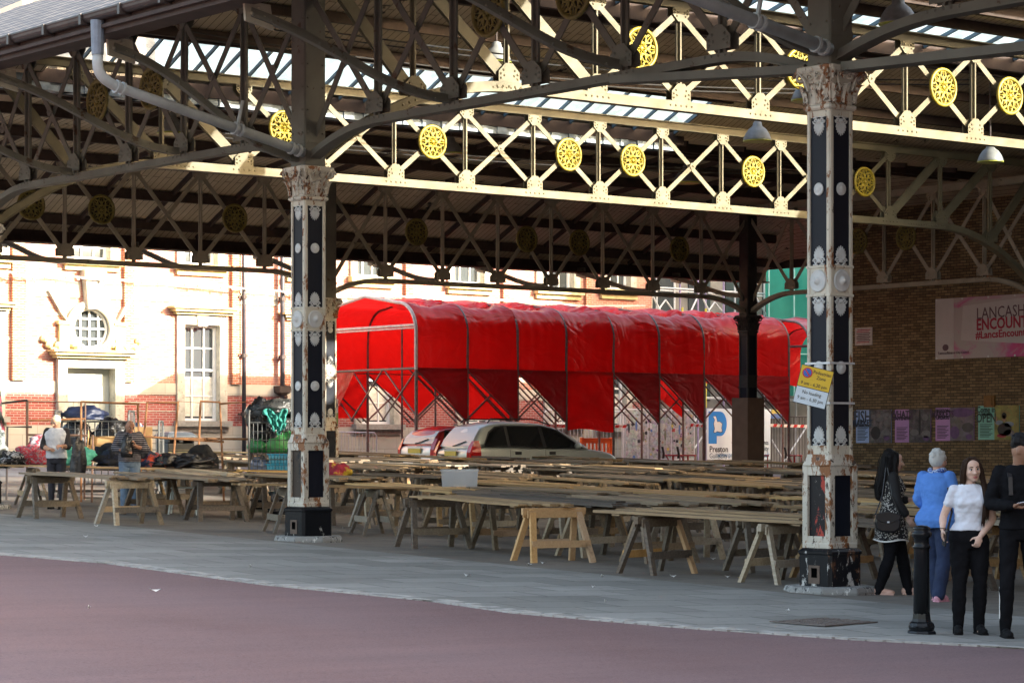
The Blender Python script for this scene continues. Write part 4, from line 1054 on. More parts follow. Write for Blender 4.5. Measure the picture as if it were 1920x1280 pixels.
    for sg in (-1, 1):
        mb = MB(); mb.loft([[Vector((.02, sg*.96*hw, z0)), Vector((.30*sc, sg*1.0*hw, z0)), Vector((.26*sc, sg*.93*hw, z0)), Vector((-.0, sg*.80*hw, z0))] for z0 in (.70, .86)]+[[Vector((.08, sg*.955*hw, 1.0)), Vector((.30*sc, sg*.975*hw, 1.02)), Vector((.27*sc, sg*.9*hw, 1.02)), Vector((.05, sg*.80*hw, 1.0))], [Vector((.17, sg*.93*hw, 1.16)), Vector((.30, sg*.945*hw, 1.17)), Vector((.3, sg*.88*hw, 1.17)), Vector((.15, sg*.83*hw, 1.16))]])
        mb.build('tail_lamp', TAIL, t, fix=True)
        for x in (.78*sc, 3.45*sc):
            w = thing('wheel', None, None, (x, sg*.86*hw, .31)); w.parent = t
            mb = MB(); mb.tube([(0, -.10, 0), (0, .10, 0)], .31, 20); mb.build('tyre', RUBBER, w, bevel=.02)
            mb = MB(); mb.tube([(0, sg*.085, 0), (0, sg*.112, 0)], .2, 12); mb.build('rim', STEELG, w)
        mb = MB(); mb.ball((2.95*sc, sg*(hw+.1), 1.03), (.08, .12, .09), 8, 6); mb.build('wing_mirror', body, t)
        mb = MB()
        for x in (1.32, 2.28): mb.box((x*sc, sg*(hw*1.0+.012), .84), (.19, .03, .08))
        mb.build('door_handle', CHROME, t)
        mb = MB(); mb.tube([(.62*sc, sg*.70*hw, H-.06), (.72*sc, sg*.70*hw, H+.045), (1.9*sc, sg*.70*hw, H+.04), (2.35*sc, sg*.71*hw, H-.10)], .02, 6)
        if not hatch: mb.build('roof_rail', CHROME, t)
        mb = MB()
        for x in (1.1, 2.09): mb.tube([(x*sc, sg*(hw*1.018), .30), (x*sc, sg*(hw*1.03), .6), (x*sc, sg*(hw*1.0), .93)], .006, 4)
        mb.build('door_seam', CHROME, t)
    mb = MB(); mb.box((-.028, 0, .83), (.02, .54, .125)); pl = mb.build('number_plate', PLATE, t)
    if platetxt: text(platetxt, .10, CHROME, t, (-.04, 0, .83), (R(90), 0, R(-90)), 'plate_lettering', sx=.8)
    mb = MB(); mb.box((-.01, 0, .915), (.03, .62, .045)); mb.build('boot_handle', body, t)
    mb = MB(); mb.sweep([(rear(1.04)-.04, .1, 1.03), (rear(1.06)-.05, -.1, 1.06), (rear(1.16)-.05, -.42, 1.15)], .03, .02); mb.build('rear_wiper', CHROME, t)
    mb = MB(); mb.loft([[Vector((x, y, z)) for x, z in ((-.07, .62), (-.09, .5), (-.06, .36), (.1, .34), (.1, .62))] for y in (-.9*hw, -.45*hw, .45*hw, .9*hw)]); mb.build('bumper', body, t, fix=True, bevel=.02)
    return t
# facing along the market: rear towards the left of the photograph
rc = pt(846, 860, 66.6); rc.z = gz(rc.x, rc.y)
ca = car('parked_car', 'silver green people carrier with roof rails and dark side windows parked before the awning', rc, R(-3), (.48, .51, .47), 5.1, 1.80, 1.70)
rc2 = pt(778, 860, 68.6); rc2.z = gz(rc2.x, rc2.y)
car('parked_car', 'white hatchback with a red roof, tail showing left of the silver people carrier', rc2, R(2), (.74, .72, .70), 4.0, 1.66, 1.52, roofc=(.35, .02, .02), hatch=True)
# ================================================================ things along the far kerb
def fence_panel(label, px0, px1, y, h, step, mat, z0=0, mesh=True):
    a, b = at_y(px0, 840, y), at_y(px1, 840, y); a.z = gz(a.x, a.y); b.z = gz(b.x, b.y)
    t = thing('barrier', label, 'barrier', a); Z = lambda p, z: p+Vector((0, 0, z)); mb = MB(); n = max(2, round((b-a).length/step))
    mb.tube([Z(a, .12), Z(a, h-.1), Z(a.lerp(b, .04), h), Z(a.lerp(b, .96), h), Z(b, h-.1), Z(b, .12)], .025, 6); mb.tube([Z(a, .2), Z(b, .2)], .02, 6)
    mb.build('frame', mat, t, world=True)
    mb = MB()
    for i in range(1, n): mb.tube([Z(a.lerp(b, i/n), .2), Z(a.lerp(b, i/n), h)], .011, 5)
    mb.build('bars', mat, t, world=True); mb = MB()
    for p in (a.lerp(b, .1), a.lerp(b, .9)): mb.b2((p.x-.03, p.y-.3, p.z), (p.x+.03, p.y+.3, p.z+.05)); mb.b2((p.x-.03, p.y-.02, p.z), (p.x+.03, p.y+.02, p.z+.2))
    mb.build('feet', mat, t, world=True); return t
fence_panel('grey steel crowd barrier standing before the brick building beside the left column', 600, 706, 64.2, 1.15, .13, STEELG)
fence_panel('tall mesh fence panel behind the orange barrier', 1020, 1172, 65.2, 2.0, .16, STEELG)
fence_panel('dark mesh fence panel right of the blue lamb banner', 1446, 1530, 64.5, 2.0, .14, STEELD)
ob = at_y(1090, 840, 63.4); ob2 = at_y(1147, 840, 63.4); ob.z = gz(ob.x, ob.y)
t = thing('plastic_barrier', 'bright orange plastic road barrier beyond the silver car', 'barrier', ob); ORG = plain('orange plastic', (.75, .13, .015), .45, 0, .1, 4)
mb = MB(); w = ob2.x-ob.x
mb.b2((0, -.03, .95), (w, .03, 1.12)); mb.b2((0, -.03, .55), (w, .03, .66)); mb.b2((0, -.03, .12), (w, .03, .24))
for i in range(9): mb.b2((i*w/8-.03, -.025, .1), (i*w/8+.03, .025, 1.0))
mb.b2((-.03, -.045, 0), (.08, .045, 1.14)); mb.b2((w-.08, -.045, 0), (w+.03, .045, 1.14)); mb.build('panel', ORG, t, bevel=.01)
mb = MB(); mb.b2((0, -.3, 0), (.3, .3, .1)); mb.b2((w-.3, -.3, 0), (w, .3, .1)); mb.build('feet', BLACKM, t)
# striped warning tape
TR = plain('red tape', (.6, .03, .03), .5); 
for (pa, pb, py, pd, lab) in ((1002, 1175, 798, 799, 'red and white tape strung behind the awning poles above the orange barrier'), (1290, 1320, 796, 798, 'short length of red and white tape between the collage and the lamb banner'), (1444, 1520, 797, 799, 'red and white tape at right of the lamb banner')):
    a, b = at_y(pa, py, 62.9), at_y(pb, pd, 62.9); t = thing('warning_tape', lab, 'tape', a); n = max(6, round((b-a).length/.16))
    for col_ in (0, 1):
        mb = MB()
        for i in range(n):
            if i % 2 == col_: p, q = a.lerp(b, i/n), a.lerp(b, (i+.98)/n); mb.poly([p+Vector((.03, 0, .05)), q+Vector((.03, 0, .05)), q+Vector((-.03, 0, -.05)), p+Vector((-.03, 0, -.05))], (0, .006, 0))
        mb.build('stripes', TR if col_ else WHITE, t, world=True)
# ---- big photo collage hoarding
def board_at(name, label, cat, px0, px1, py0, py1, y, mat, th=.05):
    a, b = at_y(px0, py1, y), at_y(px1, py0, y); pm = (px0+px1)/2; za, zb = at_y(pm, py1, y).z, at_y(pm, py0, y).z
    t = thing(name, label, cat, (a.x, y, za)); mb = MB(); mb.b2((0, 0, 0), (b.x-a.x, th, zb-za)); mb.build('board', mat, t); return t, b.x-a.x, zb-za
def flat(t, nm, pts, mat, dz=.006, y=0):
    mb = MB(); mb.poly([(p[0], y-dz, p[1]) for p in pts], (0, dz*.8, 0)); return mb.build(nm, mat, t)
def rect(x0_, z0_, x1_, z1_): return [(x0_, z0_), (x1_, z0_), (x1_, z1_), (x0_, z1_)]
def ell(cx, cz, rx, rz, n=14, a0=0, a1=2*math.pi): return [(cx+rx*math.cos(a0+(a1-a0)*i/n), cz+rz*math.sin(a0+(a1-a0)*i/n)) for i in range(n)]
m = NM('photo collage print', .6); v = m.co()
vo = m.n('ShaderNodeTexVoronoi'); m.t.links.new(v, vo.inputs['Vector']); vo.inputs['Scale'].default_value = 8
hs = m.n('ShaderNodeHueSaturation'); m.t.links.new(vo.outputs['Color'], hs.inputs['Color']); hs.inputs['Saturation'].default_value = .45; hs.inputs['Value'].default_value = .6
m.base(m.mix(.55, hs.outputs[0], m.ramp(m.noise(v, 9, 6, .7), .3, .7, C(.12, .10, .08), C(.95, .92, .82)))); COLL = m.mat
t, w, h = board_at('photo_hoarding', 'large printed hoarding with a collage of market photographs behind the awning poles', 'hoarding', 1168, 1303, 766, 862, 65.2, WHITE)
for i, (a, b) in enumerate(((.02, .335), (.35, .66), (.675, .985))): flat(t, 'photo_panel', rect(w*a, .06, w*b, h-.05), COLL)
PV = [plain('print white', (.72, .70, .66), .6), plain('print red', (.45, .05, .04), .6), plain('print yellow', (.66, .52, .12), .6), plain('print blue', (.12, .2, .45), .6), plain('print dark', (.04, .035, .04), .6), plain('print skin', (.5, .3, .2), .6), plain('print olive', (.22, .21, .12), .6), plain('print purple', (.2, .06, .2), .6)]
rc_ = random.Random(5)
for i in range(9):                                     # people and stalls in the printed photographs
    cx, cz = (.08+.1*i, rc_.uniform(.45, .72)); c = rc_.choice((0, 0, 4, 6, 3))
    flat(t, 'photo_detail', ell(cx*w, cz*h, .013*w, .10*h), PV[c], .010); flat(t, 'photo_detail', ell(cx*w, (cz+.12)*h, .008*w, .026*h), PV[5], .012)
for i in range(60):
    cx, cz = rc_.uniform(.03, .97), rc_.uniform(.06, .9); q = rc_.uniform(.006, .022)
    flat(t, 'photo_detail', rect((cx-q)*w, (cz-q*1.6)*h, (cx+q)*w, (cz+q*1.6)*h) if i % 2 else ell(cx*w, cz*h, q*w, q*1.8*h, 9), PV[rc_.randrange(8)], .007+.0001*i)
# ---- white and blue banner with the lamb
BLU = plain('banner blue', (.02, .25, .72), .5, 0, .04); BANW = plain('white banner vinyl', (.80, .86, .90), .45, 0, .06, 2); INK = plain('dark banner ink', (.03, .035, .06), .5); INKG = plain('grey banner ink', (.16, .22, .30), .5)
t, w, h = board_at('event_banner', 'white banner with a blue letter and a white lamb behind the boxed column', 'banner', 1326, 1446, 766, 861, 65.3, BANW, .03)
P_ = rect(0.02*w, .31*h, .145*w, .94*h); flat(t, 'blue_letter', P_, BLU)
flat(t, 'blue_letter', [(.14*w, .46*h), (.20*w, .46*h)]+[(.20*w+.10*w*math.cos(a), .70*h+.24*h*math.sin(a)) for a in [-math.pi/2+math.pi*i/12 for i in range(13)]]+[(.14*w, .94*h)], BLU, .005)
lam = ell(.165*w, .62*h, .065*w, .085*h)
flat(t, 'lamb_emblem', [(.09*w, .84*h), (.115*w, .78*h), (.10*w, .70*h), (.115*w, .60*h), (.10*w, .54*h), (.12*w, .53*h), (.15*w, .555*h), (.2*w, .54*h), (.225*w, .55*h), (.215*w, .62*h), (.225*w, .70*h), (.19*w, .74*h), (.15*w, .735*h), (.14*w, .80*h), (.125*w, .85*h)], WHITE, .012)
flat(t, 'lamb_outline', [(.085*w, .835*h), (.11*w, .78*h), (.093*w, .70*h), (.108*w, .60*h), (.09*w, .535*h), (.12*w, .52*h), (.15*w, .54*h), (.2*w, .525*h), (.235*w, .54*h), (.222*w, .62*h), (.232*w, .705*h), (.19*w, .752*h), (.155*w, .745*h), (.147*w, .80*h), (.128*w, .865*h)], INK, .009)
text('Preston', .30, INK, t, (.03*w, -.012, .20*h), (R(90), 0, 0), align='LEFT', sx=.95, bold=.004)
text('GuildCity', .26, INKG, t, (.03*w, -.012, .07*h), (R(90), 0, 0), align='LEFT', sx=.85)
text('www.prestonguildcity.co.uk', .25, plain('blue ink', (.06, .2, .42), .5), t, (.97*w, -.012, .09*h), (R(90), 0, 0), align='RIGHT', sx=.90)
text('@PrestonEvents', .24, INK, t, (.955*w, -.012, .335*h), (R(90), 0, 0), align='RIGHT', sx=.86)
text('/PrestonGuildCity', .24, INK, t, (.955*w, -.012, .215*h), (R(90), 0, 0), align='RIGHT', sx=.86)
flat(t, 'web_icon', rect(.42*w, .17*h, .46*w, .255*h), INK)
flat(t, 'web_icon', [(.42*w, .33*h), (.45*w, .32*h), (.465*w, .36*h), (.46*w, .39*h), (.44*w, .36*h), (.425*w, .38*h)], BLU)
t, w, h = board_at('notice_sign', 'small blue and yellow notice fixed on the fence at right of the lamb banner', 'sign', 1446, 1466, 768, 784, 64.3, PV[3], .02)
flat(t, 'stripe', rect(0, h*.55, w, h), PV[2])
t, w, h = board_at('notice_board', 'pale green and white notice standing in the gap beside the left column', 'sign', 619, 634, 748, 805, 60.8, plain('pale notice', (.72, .70, .55), .6), .04)
flat(t, 'green_panel', rect(w*.05, h*.15, w*.95, h*.55), plain('leaf green print', (.25, .5, .08), .6))
text('YOUR MORE', .16, INK, t, (w*.5, -.01, h*.8), (R(90), 0, 0), sx=.7)
mb = MB(); mb.b2((0, .04, -1.6), (.06, .1, 0)); mb.b2((w-.06, .04, -1.6), (w, .1, 0)); mb.build('leg', plain('pale post', (.5, .44, .3), .7), t)
# red scaffold clamps / bench brackets in front of the hoarding
RP = plain('red painted steel', (.35, .03, .025), .5)
for i, px in enumerate((1262, 1290, 1427, 1490)):
    p = at_y(px, 862, 61.0); g_ = gz(p.x, p.y); t = thing('red_stand', 'low red steel trestle frame with a black handle among the far poles', 'stand', (p.x, p.y, g_), group='red steel stands before the hoarding'); zt = p.z-g_+.15
    mb = MB(); mb.tube([(-.35, 0, zt), (.35, 0, zt)], .025, 6); mb.tube([(-.3, 0, zt), (-.05, 0, zt-.35)], .02, 6); mb.tube([(0, 0, 0), (0, 0, zt)], .03, 6); mb.tube([(.3, 0, zt), (.3, 0, 0)], .02, 6); mb.build('frame', RP, t)
    mb = MB(); mb.tube([(-.42, 0, zt-.1), (-.4, 0, zt+.06), (-.46, 0, zt+.28)], .04, 6); mb.build('handle', BLACKM, t)
# ================================================================ brick wall at the right with posters
WX = 51.6
WB = brick_mat('brown yellow brick', 'YZX', (.13, .085, .04), (.30, .205, .10), (.04, .032, .024), .225, .078, .009, stain=((.05, .042, .034), .47, .62))
wy1 = 51.4
wl = thing('brick_wall', 'soot stained yellow brown brick wall in deep shade under the market roof at right', 'wall', (WX, 30, gz(WX, 30)))
mb = MB(); mb.b2((WX, 6, -2.6), (WX+.5, wy1, 6.4)); mb.build('brickwork', WB, wl, world=True); mb = MB(); mb.b2((WX+.5, 6, -2.6), (WX+12.3, wy1, 8.5)); mb.build('hall_behind', WB, wl, world=True); mb = MB(); mb.b2((68.3, 42, -2.6), (100, wy1, 18)); mb.build('added_shade_tower', WB, wl, world=True)  # the tower is unseen, added to shade the right of the brick front
mb = MB(); mb.b2((WX-.05, 6, -2.6), (WX+.0, wy1, gz(WX, 45)+.35)); mb.build('plinth', plain('dark stone plinth', (.09, .08, .07), .9), wl, world=True)
def on_wall(name, label, cat, px0, px1, py0, py1, mat, th=.02):
    a, b = at_x(px0, 840, WX), at_x(px1, 840, WX); pm = (px0+px1)/2; q = at_x(pm, py1, WX); r_ = at_x(pm, py0, WX)
    t = thing(name, label, cat, (WX-th, a.y, q.z), R(-90)); w = a.y-b.y; h = r_.z-q.z     # local x runs towards the camera
    mb = MB(); mb.b2((0, 0, 0), (w, th, h)); mb.build('sheet', mat, t); return t, w, h
m = NM('pink smoke banner vinyl', .55); v = m.co()
nz = m.noise(m.co((.5, 1, .9)), 1.1, 4, .6, 1.2)
m.base(m.mix(m.ramp(nz, .46, .60), C(.42, .37, .37), m.mix(m.ramp(m.noise(v, 1.6, 3), .4, .7), C(.55, .05, .20), C(.45, .10, .33)))); BANP = m.mat
t, w, h = on_wall('festival_banner', 'wide white and pink festival banner tied on the brown brick wall', 'banner', 1755, 2010, 553, 669, BANP)
BW = plain('banner panel white', (.50, .47, .47), .6, 0, .06, 2); BG = plain('banner text grey', (.11, .05, .07), .6); BRD2 = plain('banner text crimson', (.36, .02, .05), .6)
k_ = w/255.0
flat(t, 'white_panel', [(50*k_, h*.30), (54*k_, h*.86), (w*.99, h*1.0), (w*.99, h*.14)], BW)
flat(t, 'margin', rect(0, 0, 36*k_, h), BW, .004)
text('LANCASHIRE', .44, BG, t, (80*k_, -.014, h*.71), (R(90), R(-1.2), 0), align='LEFT', sx=.86)
text('ENCOUNTER', .42, BRD2, t, (80*k_, -.014, h*.53), (R(90), R(-1), 0), align='LEFT', sx=.86, bold=.012)
text('#LancsEncounter', .28, BRD2, t, (79*k_, -.014, h*.365), (R(90), R(-1), 0), align='LEFT', sx=1.0, bold=.008)
text('Lancashire', .12, BG, t, (6*k_, -.014, h*.10), (R(90), 0, 0), align='LEFT'); text('Preston City Council', .09, BG, t, (24*k_, -.014, h*.10), (R(90), 0, 0), align='LEFT')
flat(t, 'rose_logo', ell(20*k_, h*.19, .11, .09), BG, .008)
mb = MB()
for i in range(6):
    for z_ in (.03, h-.03): mb.tube([(.05+i*(w-.1)/5, -.012, z_), (.05+i*(w-.1)/5, .0, z_)], .03, 8)
mb.build('eyelet', STEELG, t)
t, w, h = on_wall('warning_sign', 'small white notice with red and black lines beside the tall column', 'sign', 1604, 1636, 614, 647, plain('notice white', (.52, .50, .50), .5))
for i in range(8): flat(t, 'text_line', rect(w*(.1+.05*(i % 3 == 0)), h*(.84-.1*i), w*(.9-.06*(i % 2)), h*(.89-.1*i)), BRD2 if i < 2 or i > 6 else BG)
def poster(label, px0, px1, pc, py0, py1, c, heads, photo):
    t, w, h = on_wall('poster', label, 'poster', px0, px1, py0, py1, plain('poster tint', tuple(min(.9, q*1.7) for q in c), .55, 0, .06)); ws = w*(pc-px0)/(px1-px0)
    dk = plain('poster ink', tuple(q*.22 for q in c), .6)
    for s, size, zc, sx_ in heads: text(s, size, dk, t, (ws*.5, -.012, h*zc), (R(90), 0, 0), sx=sx_, bold=.006)
    for i in range(9): flat(t, 'text_line', rect(ws*.12, h*(.44-.045*i), ws*(.88-.1*(i % 3)), h*(.462-.045*i)), dk)
    flat(t, 'photo', rect(ws, 0, w, h), photo[0], .008)
    for (cx, cz, rx, rz, cc) in photo[1]: flat(t, 'photo_detail', ell(ws+(w-ws)*cx, h*cz, (w-ws)*rx, h*rz, 10), cc, .012)
def pc_(n, a, b, s):
    m = NM(n, .6); vo = m.n('ShaderNodeTexVoronoi'); m.t.links.new(m.co(), vo.inputs['Vector']); vo.inputs['Scale'].default_value = s*2.2
    hs = m.n('ShaderNodeHueSaturation'); m.t.links.new(vo.outputs['Color'], hs.inputs['Color']); hs.inputs['Saturation'].default_value = .25
    m.base(m.mix(.6, m.mix(m.ramp(m.noise(m.co(), s, 6, .7), .35, .65), C(*a), C(*b)), hs.outputs[0], 'MULTIPLY')); return m.mat
dk1 = pc_('dark fish photo', (.05, .04, .045), (.25, .22, .22), 5); dk2 = pc_('dark stall photo', (.03, .026, .03), (.16, .14, .15), 5); dk3 = pc_('roof photo', (.14, .12, .10), (.22, .18, .24), 3); dk4 = pc_('vendor photo', (.24, .18, .06), (.36, .34, .08), 3)
LG = plain('photo grey', (.15, .14, .145), .6); PU = plain('photo purple', (.12, .06, .17), .6); SK = plain('photo skin', (.30, .16, .10), .6); DKP = plain('photo black', (.015, .014, .016), .6); LBL = plain('photo pale blue', (.2, .25, .32), .6)
poster('poster with a pale blue panel reading FISH MARKET', 1606, 1672, 1631, 768, 830, (.20, .28, .46), [('FISH', .46, .78, .78), ('MARKET', .25, .60, .82), ('INFORMATION', .10, .52, .9)], (dk1, [(.2, .8, .1, .06, LG), (.5, .7, .18, .06, LG), (.8, .85, .12, .05, LG), (.8, .6, .14, .08, LG), (.75, .3, .2, .12, LG), (.3, .3, .22, .2, DKP), (.8, .15, .14, .08, PU)]))
poster("poster with a lilac panel reading WHAT'S HAPPENING", 1679, 1746, 1706, 767, 829, (.27, .14, .31), [("WHAT'S", .28, .84, .80), ('HAPPENING', .14, .73, .9)], (dk2, [(.5, .6, .05, .4, DKP), (.25, .3, .2, .1, LG), (.8, .25, .22, .12, LG), (.75, .75, .14, .1, LG), (.8, .12, .16, .08, PU)]))
poster('poster with a lilac panel reading MARKETS and a roof photograph', 1755, 1827, 1783, 764, 826, (.27, .14, .31), [('PRESTON', .14, .90, .85), ('MARKETS', .25, .80, .76), ('UPDATE', .14, .70, .9)], (dk3, [(.5, .85, .5, .14, PU), (.2, .25, .2, .2, PU), (.75, .4, .25, .15, pc_('slate photo', (.06, .06, .06), (.1, .09, .09), 3)), (.8, .12, .14, .08, PU)]))
poster('poster with a mint green panel reading Come in WE ARE OPEN', 1835, 1912, 1866, 760, 824, (.12, .30, .25), [('Come in', .22, .88, .85), ('WE ARE', .10, .74, .9), ('OPEN', .34, .63, .80)], (dk4, [(.42, .30, .30, .20, DKP), (.40, .70, .10, .10, DKP), (.40, .63, .085, .10, SK), (.2, .5, .16, .07, LBL), (.6, .45, .2, .08, LBL), (.6, .2, .22, .1, LG), (.3, .12, .2, .06, BRD2), (.05, .6, .07, .1, SK)]))
p = at_x(1857, 752, WX); mb = MB(); mb.b2((-.06, -.18, -.16), (0, .18, .16)); mb.b2((-.08, -.1, -.1), (-.06, .1, .1))
o = mb.build('wall_box', plain('dull orange box', (.20, .09, .015), .6), loc=(0, 0, 0)); o.location = (WX, p.y, p.z); props(o, 'little dull orange box on the brick wall above the mint green poster', 'box')
# ================================================================ trestle tables
def wood(name, c, c2, rnd=.28):
    m = NM(name, .8); v = m.co((1.2, 14, 14)); v2 = m.co()
    col = m.mix(m.ramp(m.noise(v, 2.2, 6, .65), .28, .72), C(*c2), C(*c))
    col = m.mix(m.ramp(m.noise(v2, 2.0, 7, .7), .60, .72), col, C(*[q*.45 for q in c2]))
    h = m.n('ShaderNodeHueSaturation'); m.put(h.inputs['Color'], col); isl = m.n('ShaderNodeNewGeometry').outputs['Random Per Island']
    m.put(h.inputs['Value'], m.math('MULTIPLY', m.math('ADD', m.math('MULTIPLY', m.rnd(), 2*rnd), 1-rnd), m.math('ADD', m.math('MULTIPLY', isl, .55), .72)))
    m.put(h.inputs['Saturation'], m.math('ADD', m.math('MULTIPLY', m.rnd(), .5), .8))
    m.base(h.outputs[0]); m.bump(m.noise(v, 6, 4), .25, .004); return m.mat
WOODG = wood('weathered grey brown wood', (.37, .27, .165), (.21, .148, .09))
WOODL = wood('grey trestle timber', (.21, .175, .13), (.115, .095, .072), .2)
WOODD = wood('dark damp wood', (.17, .135, .10), (.08, .062, .05))
WOODP = wood('fresh orange pine', (.58, .39, .22), (.46, .29, .15), .08)
WOODY = wood('pale yellow pine', (.56, .41, .23), (.42, .29, .15), .12)
WOODW = wood('bleached pale wood', (.46, .40, .31), (.30, .25, .18), .12)
def leg_mesh(sx, sy, mat):
    mb = MB(); mb.beam((sx*.035, sy*.36, .72), (sx*.27, sy*.47, .0), .045, .085, (0, 1, 0)); return mb.mesh('leg', mat)
LEGS = {}
def trestle(parent, x, legm, railm, detail=True, rz=0.0):
    key = tuple(id(q) for q in legm+railm)
    tr = thing('trestle', None, None, (x, 0, 0), rz); tr.parent = parent
    if detail:
        for i, (sx, sy) in enumerate(((-1, -1), (-1, 1), (1, -1), (1, 1))):
            kk = (sx, sy, legm[i % len(legm)].name)
            if kk not in LEGS: LEGS[kk] = leg_mesh(sx, sy, legm[i % len(legm)])
            obj_from(LEGS[kk], 'leg', tr)
        for i, sx in enumerate((-1, 1)):
            kk = ('rail', sx, railm[i % len(railm)].name)
            if kk not in LEGS:
                mb = MB(); mb.box((sx*.205, 0, .26), (.028, .93, .095)); LEGS[kk] = mb.mesh('rail', railm[i % len(railm)])
            obj_from(LEGS[kk], 'rail', tr)
        kk = ('beam', legm[0].name)
        if kk not in LEGS:
            mb = MB(); mb.box((0, 0, .695), (.05, 1.0, .09)); mb.box((.06, 0, .66), (.02, .9, .1)); mb.box((-.06, 0, .66), (.02, .9, .1)); LEGS[kk] = mb.mesh('top_beam', legm[0])
        obj_from(LEGS[kk], 'top_beam', tr)
    else:
        kk = ('far', legm[0].name)
        if kk not in LEGS:
            mb = MB()
            for sx in (-1, 1):
                for sy in (-1, 1): mb.beam((sx*.035, sy*.36, .72), (sx*.27, sy*.47, .0), .045, .085, (0, 1, 0))
                mb.box((sx*.205, 0, .26), (.028, .93, .095))
            mb.box((0, 0, .695), (.05, 1.0, .09)); LEGS[kk] = mb.mesh('trestle_frame', legm[0])
        obj_from(LEGS[kk], 'trestle_frame', tr)
    return tr
def tops(L, W, n, mat, seed, extra=0):
    r = random.Random(seed); mb = MB(); w = W/n
    for i in range(n):
        dx = r.uniform(-.22, .22); y = -W/2+w*(i+.5); th = r.uniform(.024, .036); sk = r.uniform(-.006, .006)
        M = Matrix.Rotation(sk, 3, 'Z') @ Matrix.Rotation(r.uniform(-.004, .004), 3, 'Y')
        z0 = .755+th/2+r.uniform(0, .007); L2 = L*r.uniform(.93, 1.04); ph = r.uniform(0, 6); wv = r.uniform(.001, .006)
        mb.sweep([(dx+L2*(q/8-.5), y+sk*L2*(q/8-.5)+.004*math.sin(q+ph), z0+wv*math.sin(q*.9+ph)) for q in range(9)], w-r.uniform(.012, .03), th)
        for q in (-.4, .4): mb.box((q*L+r.uniform(-.1, .1), y, .745), (.12, w*.9, .02))
    for e in range(extra):
        mb.box((r.uniform(-.4, .4), r.uniform(-W*.3, W*.3), .80+.032*e), (L*r.uniform(.75, 1.05), r.uniform(.15, .3), .028), rz=r.uniform(-.05, .05))
    return mb.mesh('table_boards', mat)
def table_between(label, a, b, L, mat, legm, railm, seed, group=None, W=.86, n=5, extra=0):
    """trestles at ground points a and b"""
    a, b = Vector(a), Vector(b); d = b-a; ang = math.atan2(d.y, d.x); c = (a+b)/2
    sl = math.asin(max(-.2, min(.2, (b.z-a.z)/max(.5, d.length))))
    t = thing('trestle_table', label, 'table', (c.x, c.y, gz(c.x, c.y)), ang, group); t.rotation_euler = (0, -sl, ang)
    obj_from(tops(L, W, n, mat, seed, extra), 'table_boards', t)
    trestle(t, -d.length/2, legm[0], railm[0], rz=random.uniform(-.05, .05)); trestle(t, d.length/2, legm[1], railm[1], rz=random.uniform(-.05, .05))
    return t
L_ = WOODL
G, Dk, P_, Y_, W_ = WOODG, WOODD, WOODP, WOODY, WOODW
def mid(px, py): return hit(px, py)
FT = []
FT.append(table_between('grey plank trestle table at far left front, one trestle rail of pale new pine', mid(93, 972), mid(242, 984), 2.6, G, ([L_, Dk], [W_, L_]), ([L_], [Y_, L_]), 1, extra=1))
FT.append(table_between('dark legged trestle table with thin pale boards left of the left column', mid(318, 956), mid(412, 972), 2.6, W_, ([L_, Dk], [Dk, L_]), ([L_], [Dk]), 2, extra=1))
FT.append(table_between('grey plank trestle table passing behind the base of the left column', mid(535, 1000), mid(700, 1003), 3.0, G, ([L_, Dk], [L_, Dk]), ([L_], [W_]), 3))
FT.append(table_between('long grey plank table whose near trestle is fresh orange pine', mid(812, 1028), mid(1037, 1054), 3.1, G, ([Dk, L_], [P_]), ([Dk, L_], [P_]), 4, n=5))
FT.append(table_between('front trestle table by the tall signed column, dark legs and one orange pine leg', mid(1232, 1076), mid(1462, 1093), 3.3, G, ([Dk, L_, Dk, P_], [W_, L_]), ([P_, Dk], [W_]), 5, extra=2))
FT.append(table_between('pale trestle table behind the walking women at the right', mid(1655, 1048), mid(1905, 1064), 3.0, W_, ([W_, G], [G, W_]), ([W_], [W_]), 6, extra=2))
FT.append(table_between('table standing in the second row, pale legged trestle under grey boards', mid(1112, 1025), mid(1285, 1047), 3.1, G, ([G], [W_]), ([G], [W_]), 7, extra=1))
rows = []
protoM = {}
r = random.Random(11)
protos = []
for i in range(10):
    mat = [G, G, Dk, G, W_, G, Dk, Y_, G, G][i]
    t = thing('trestle_table', 'x', 'table', (0, 0, 0)); obj_from(tops(r.uniform(2.9, 3.6), r.uniform(.8, .95), r.choice([4, 5, 6]), mat, 50+i, r.choice([0, 0, 0, 1])), 'table_boards', t)
    lm = [L_, Dk, L_, Dk, G, L_, Dk, L_, Dk, L_][i]
    protos.append((t, lm))
used = set()
nfar = 0
gi = 0
SKIP = [(p[0], p[1]) for p in (F1, F2, F0, RC1, RC2)]
cx_list = [23.05+1.72*i for i in range(16)]
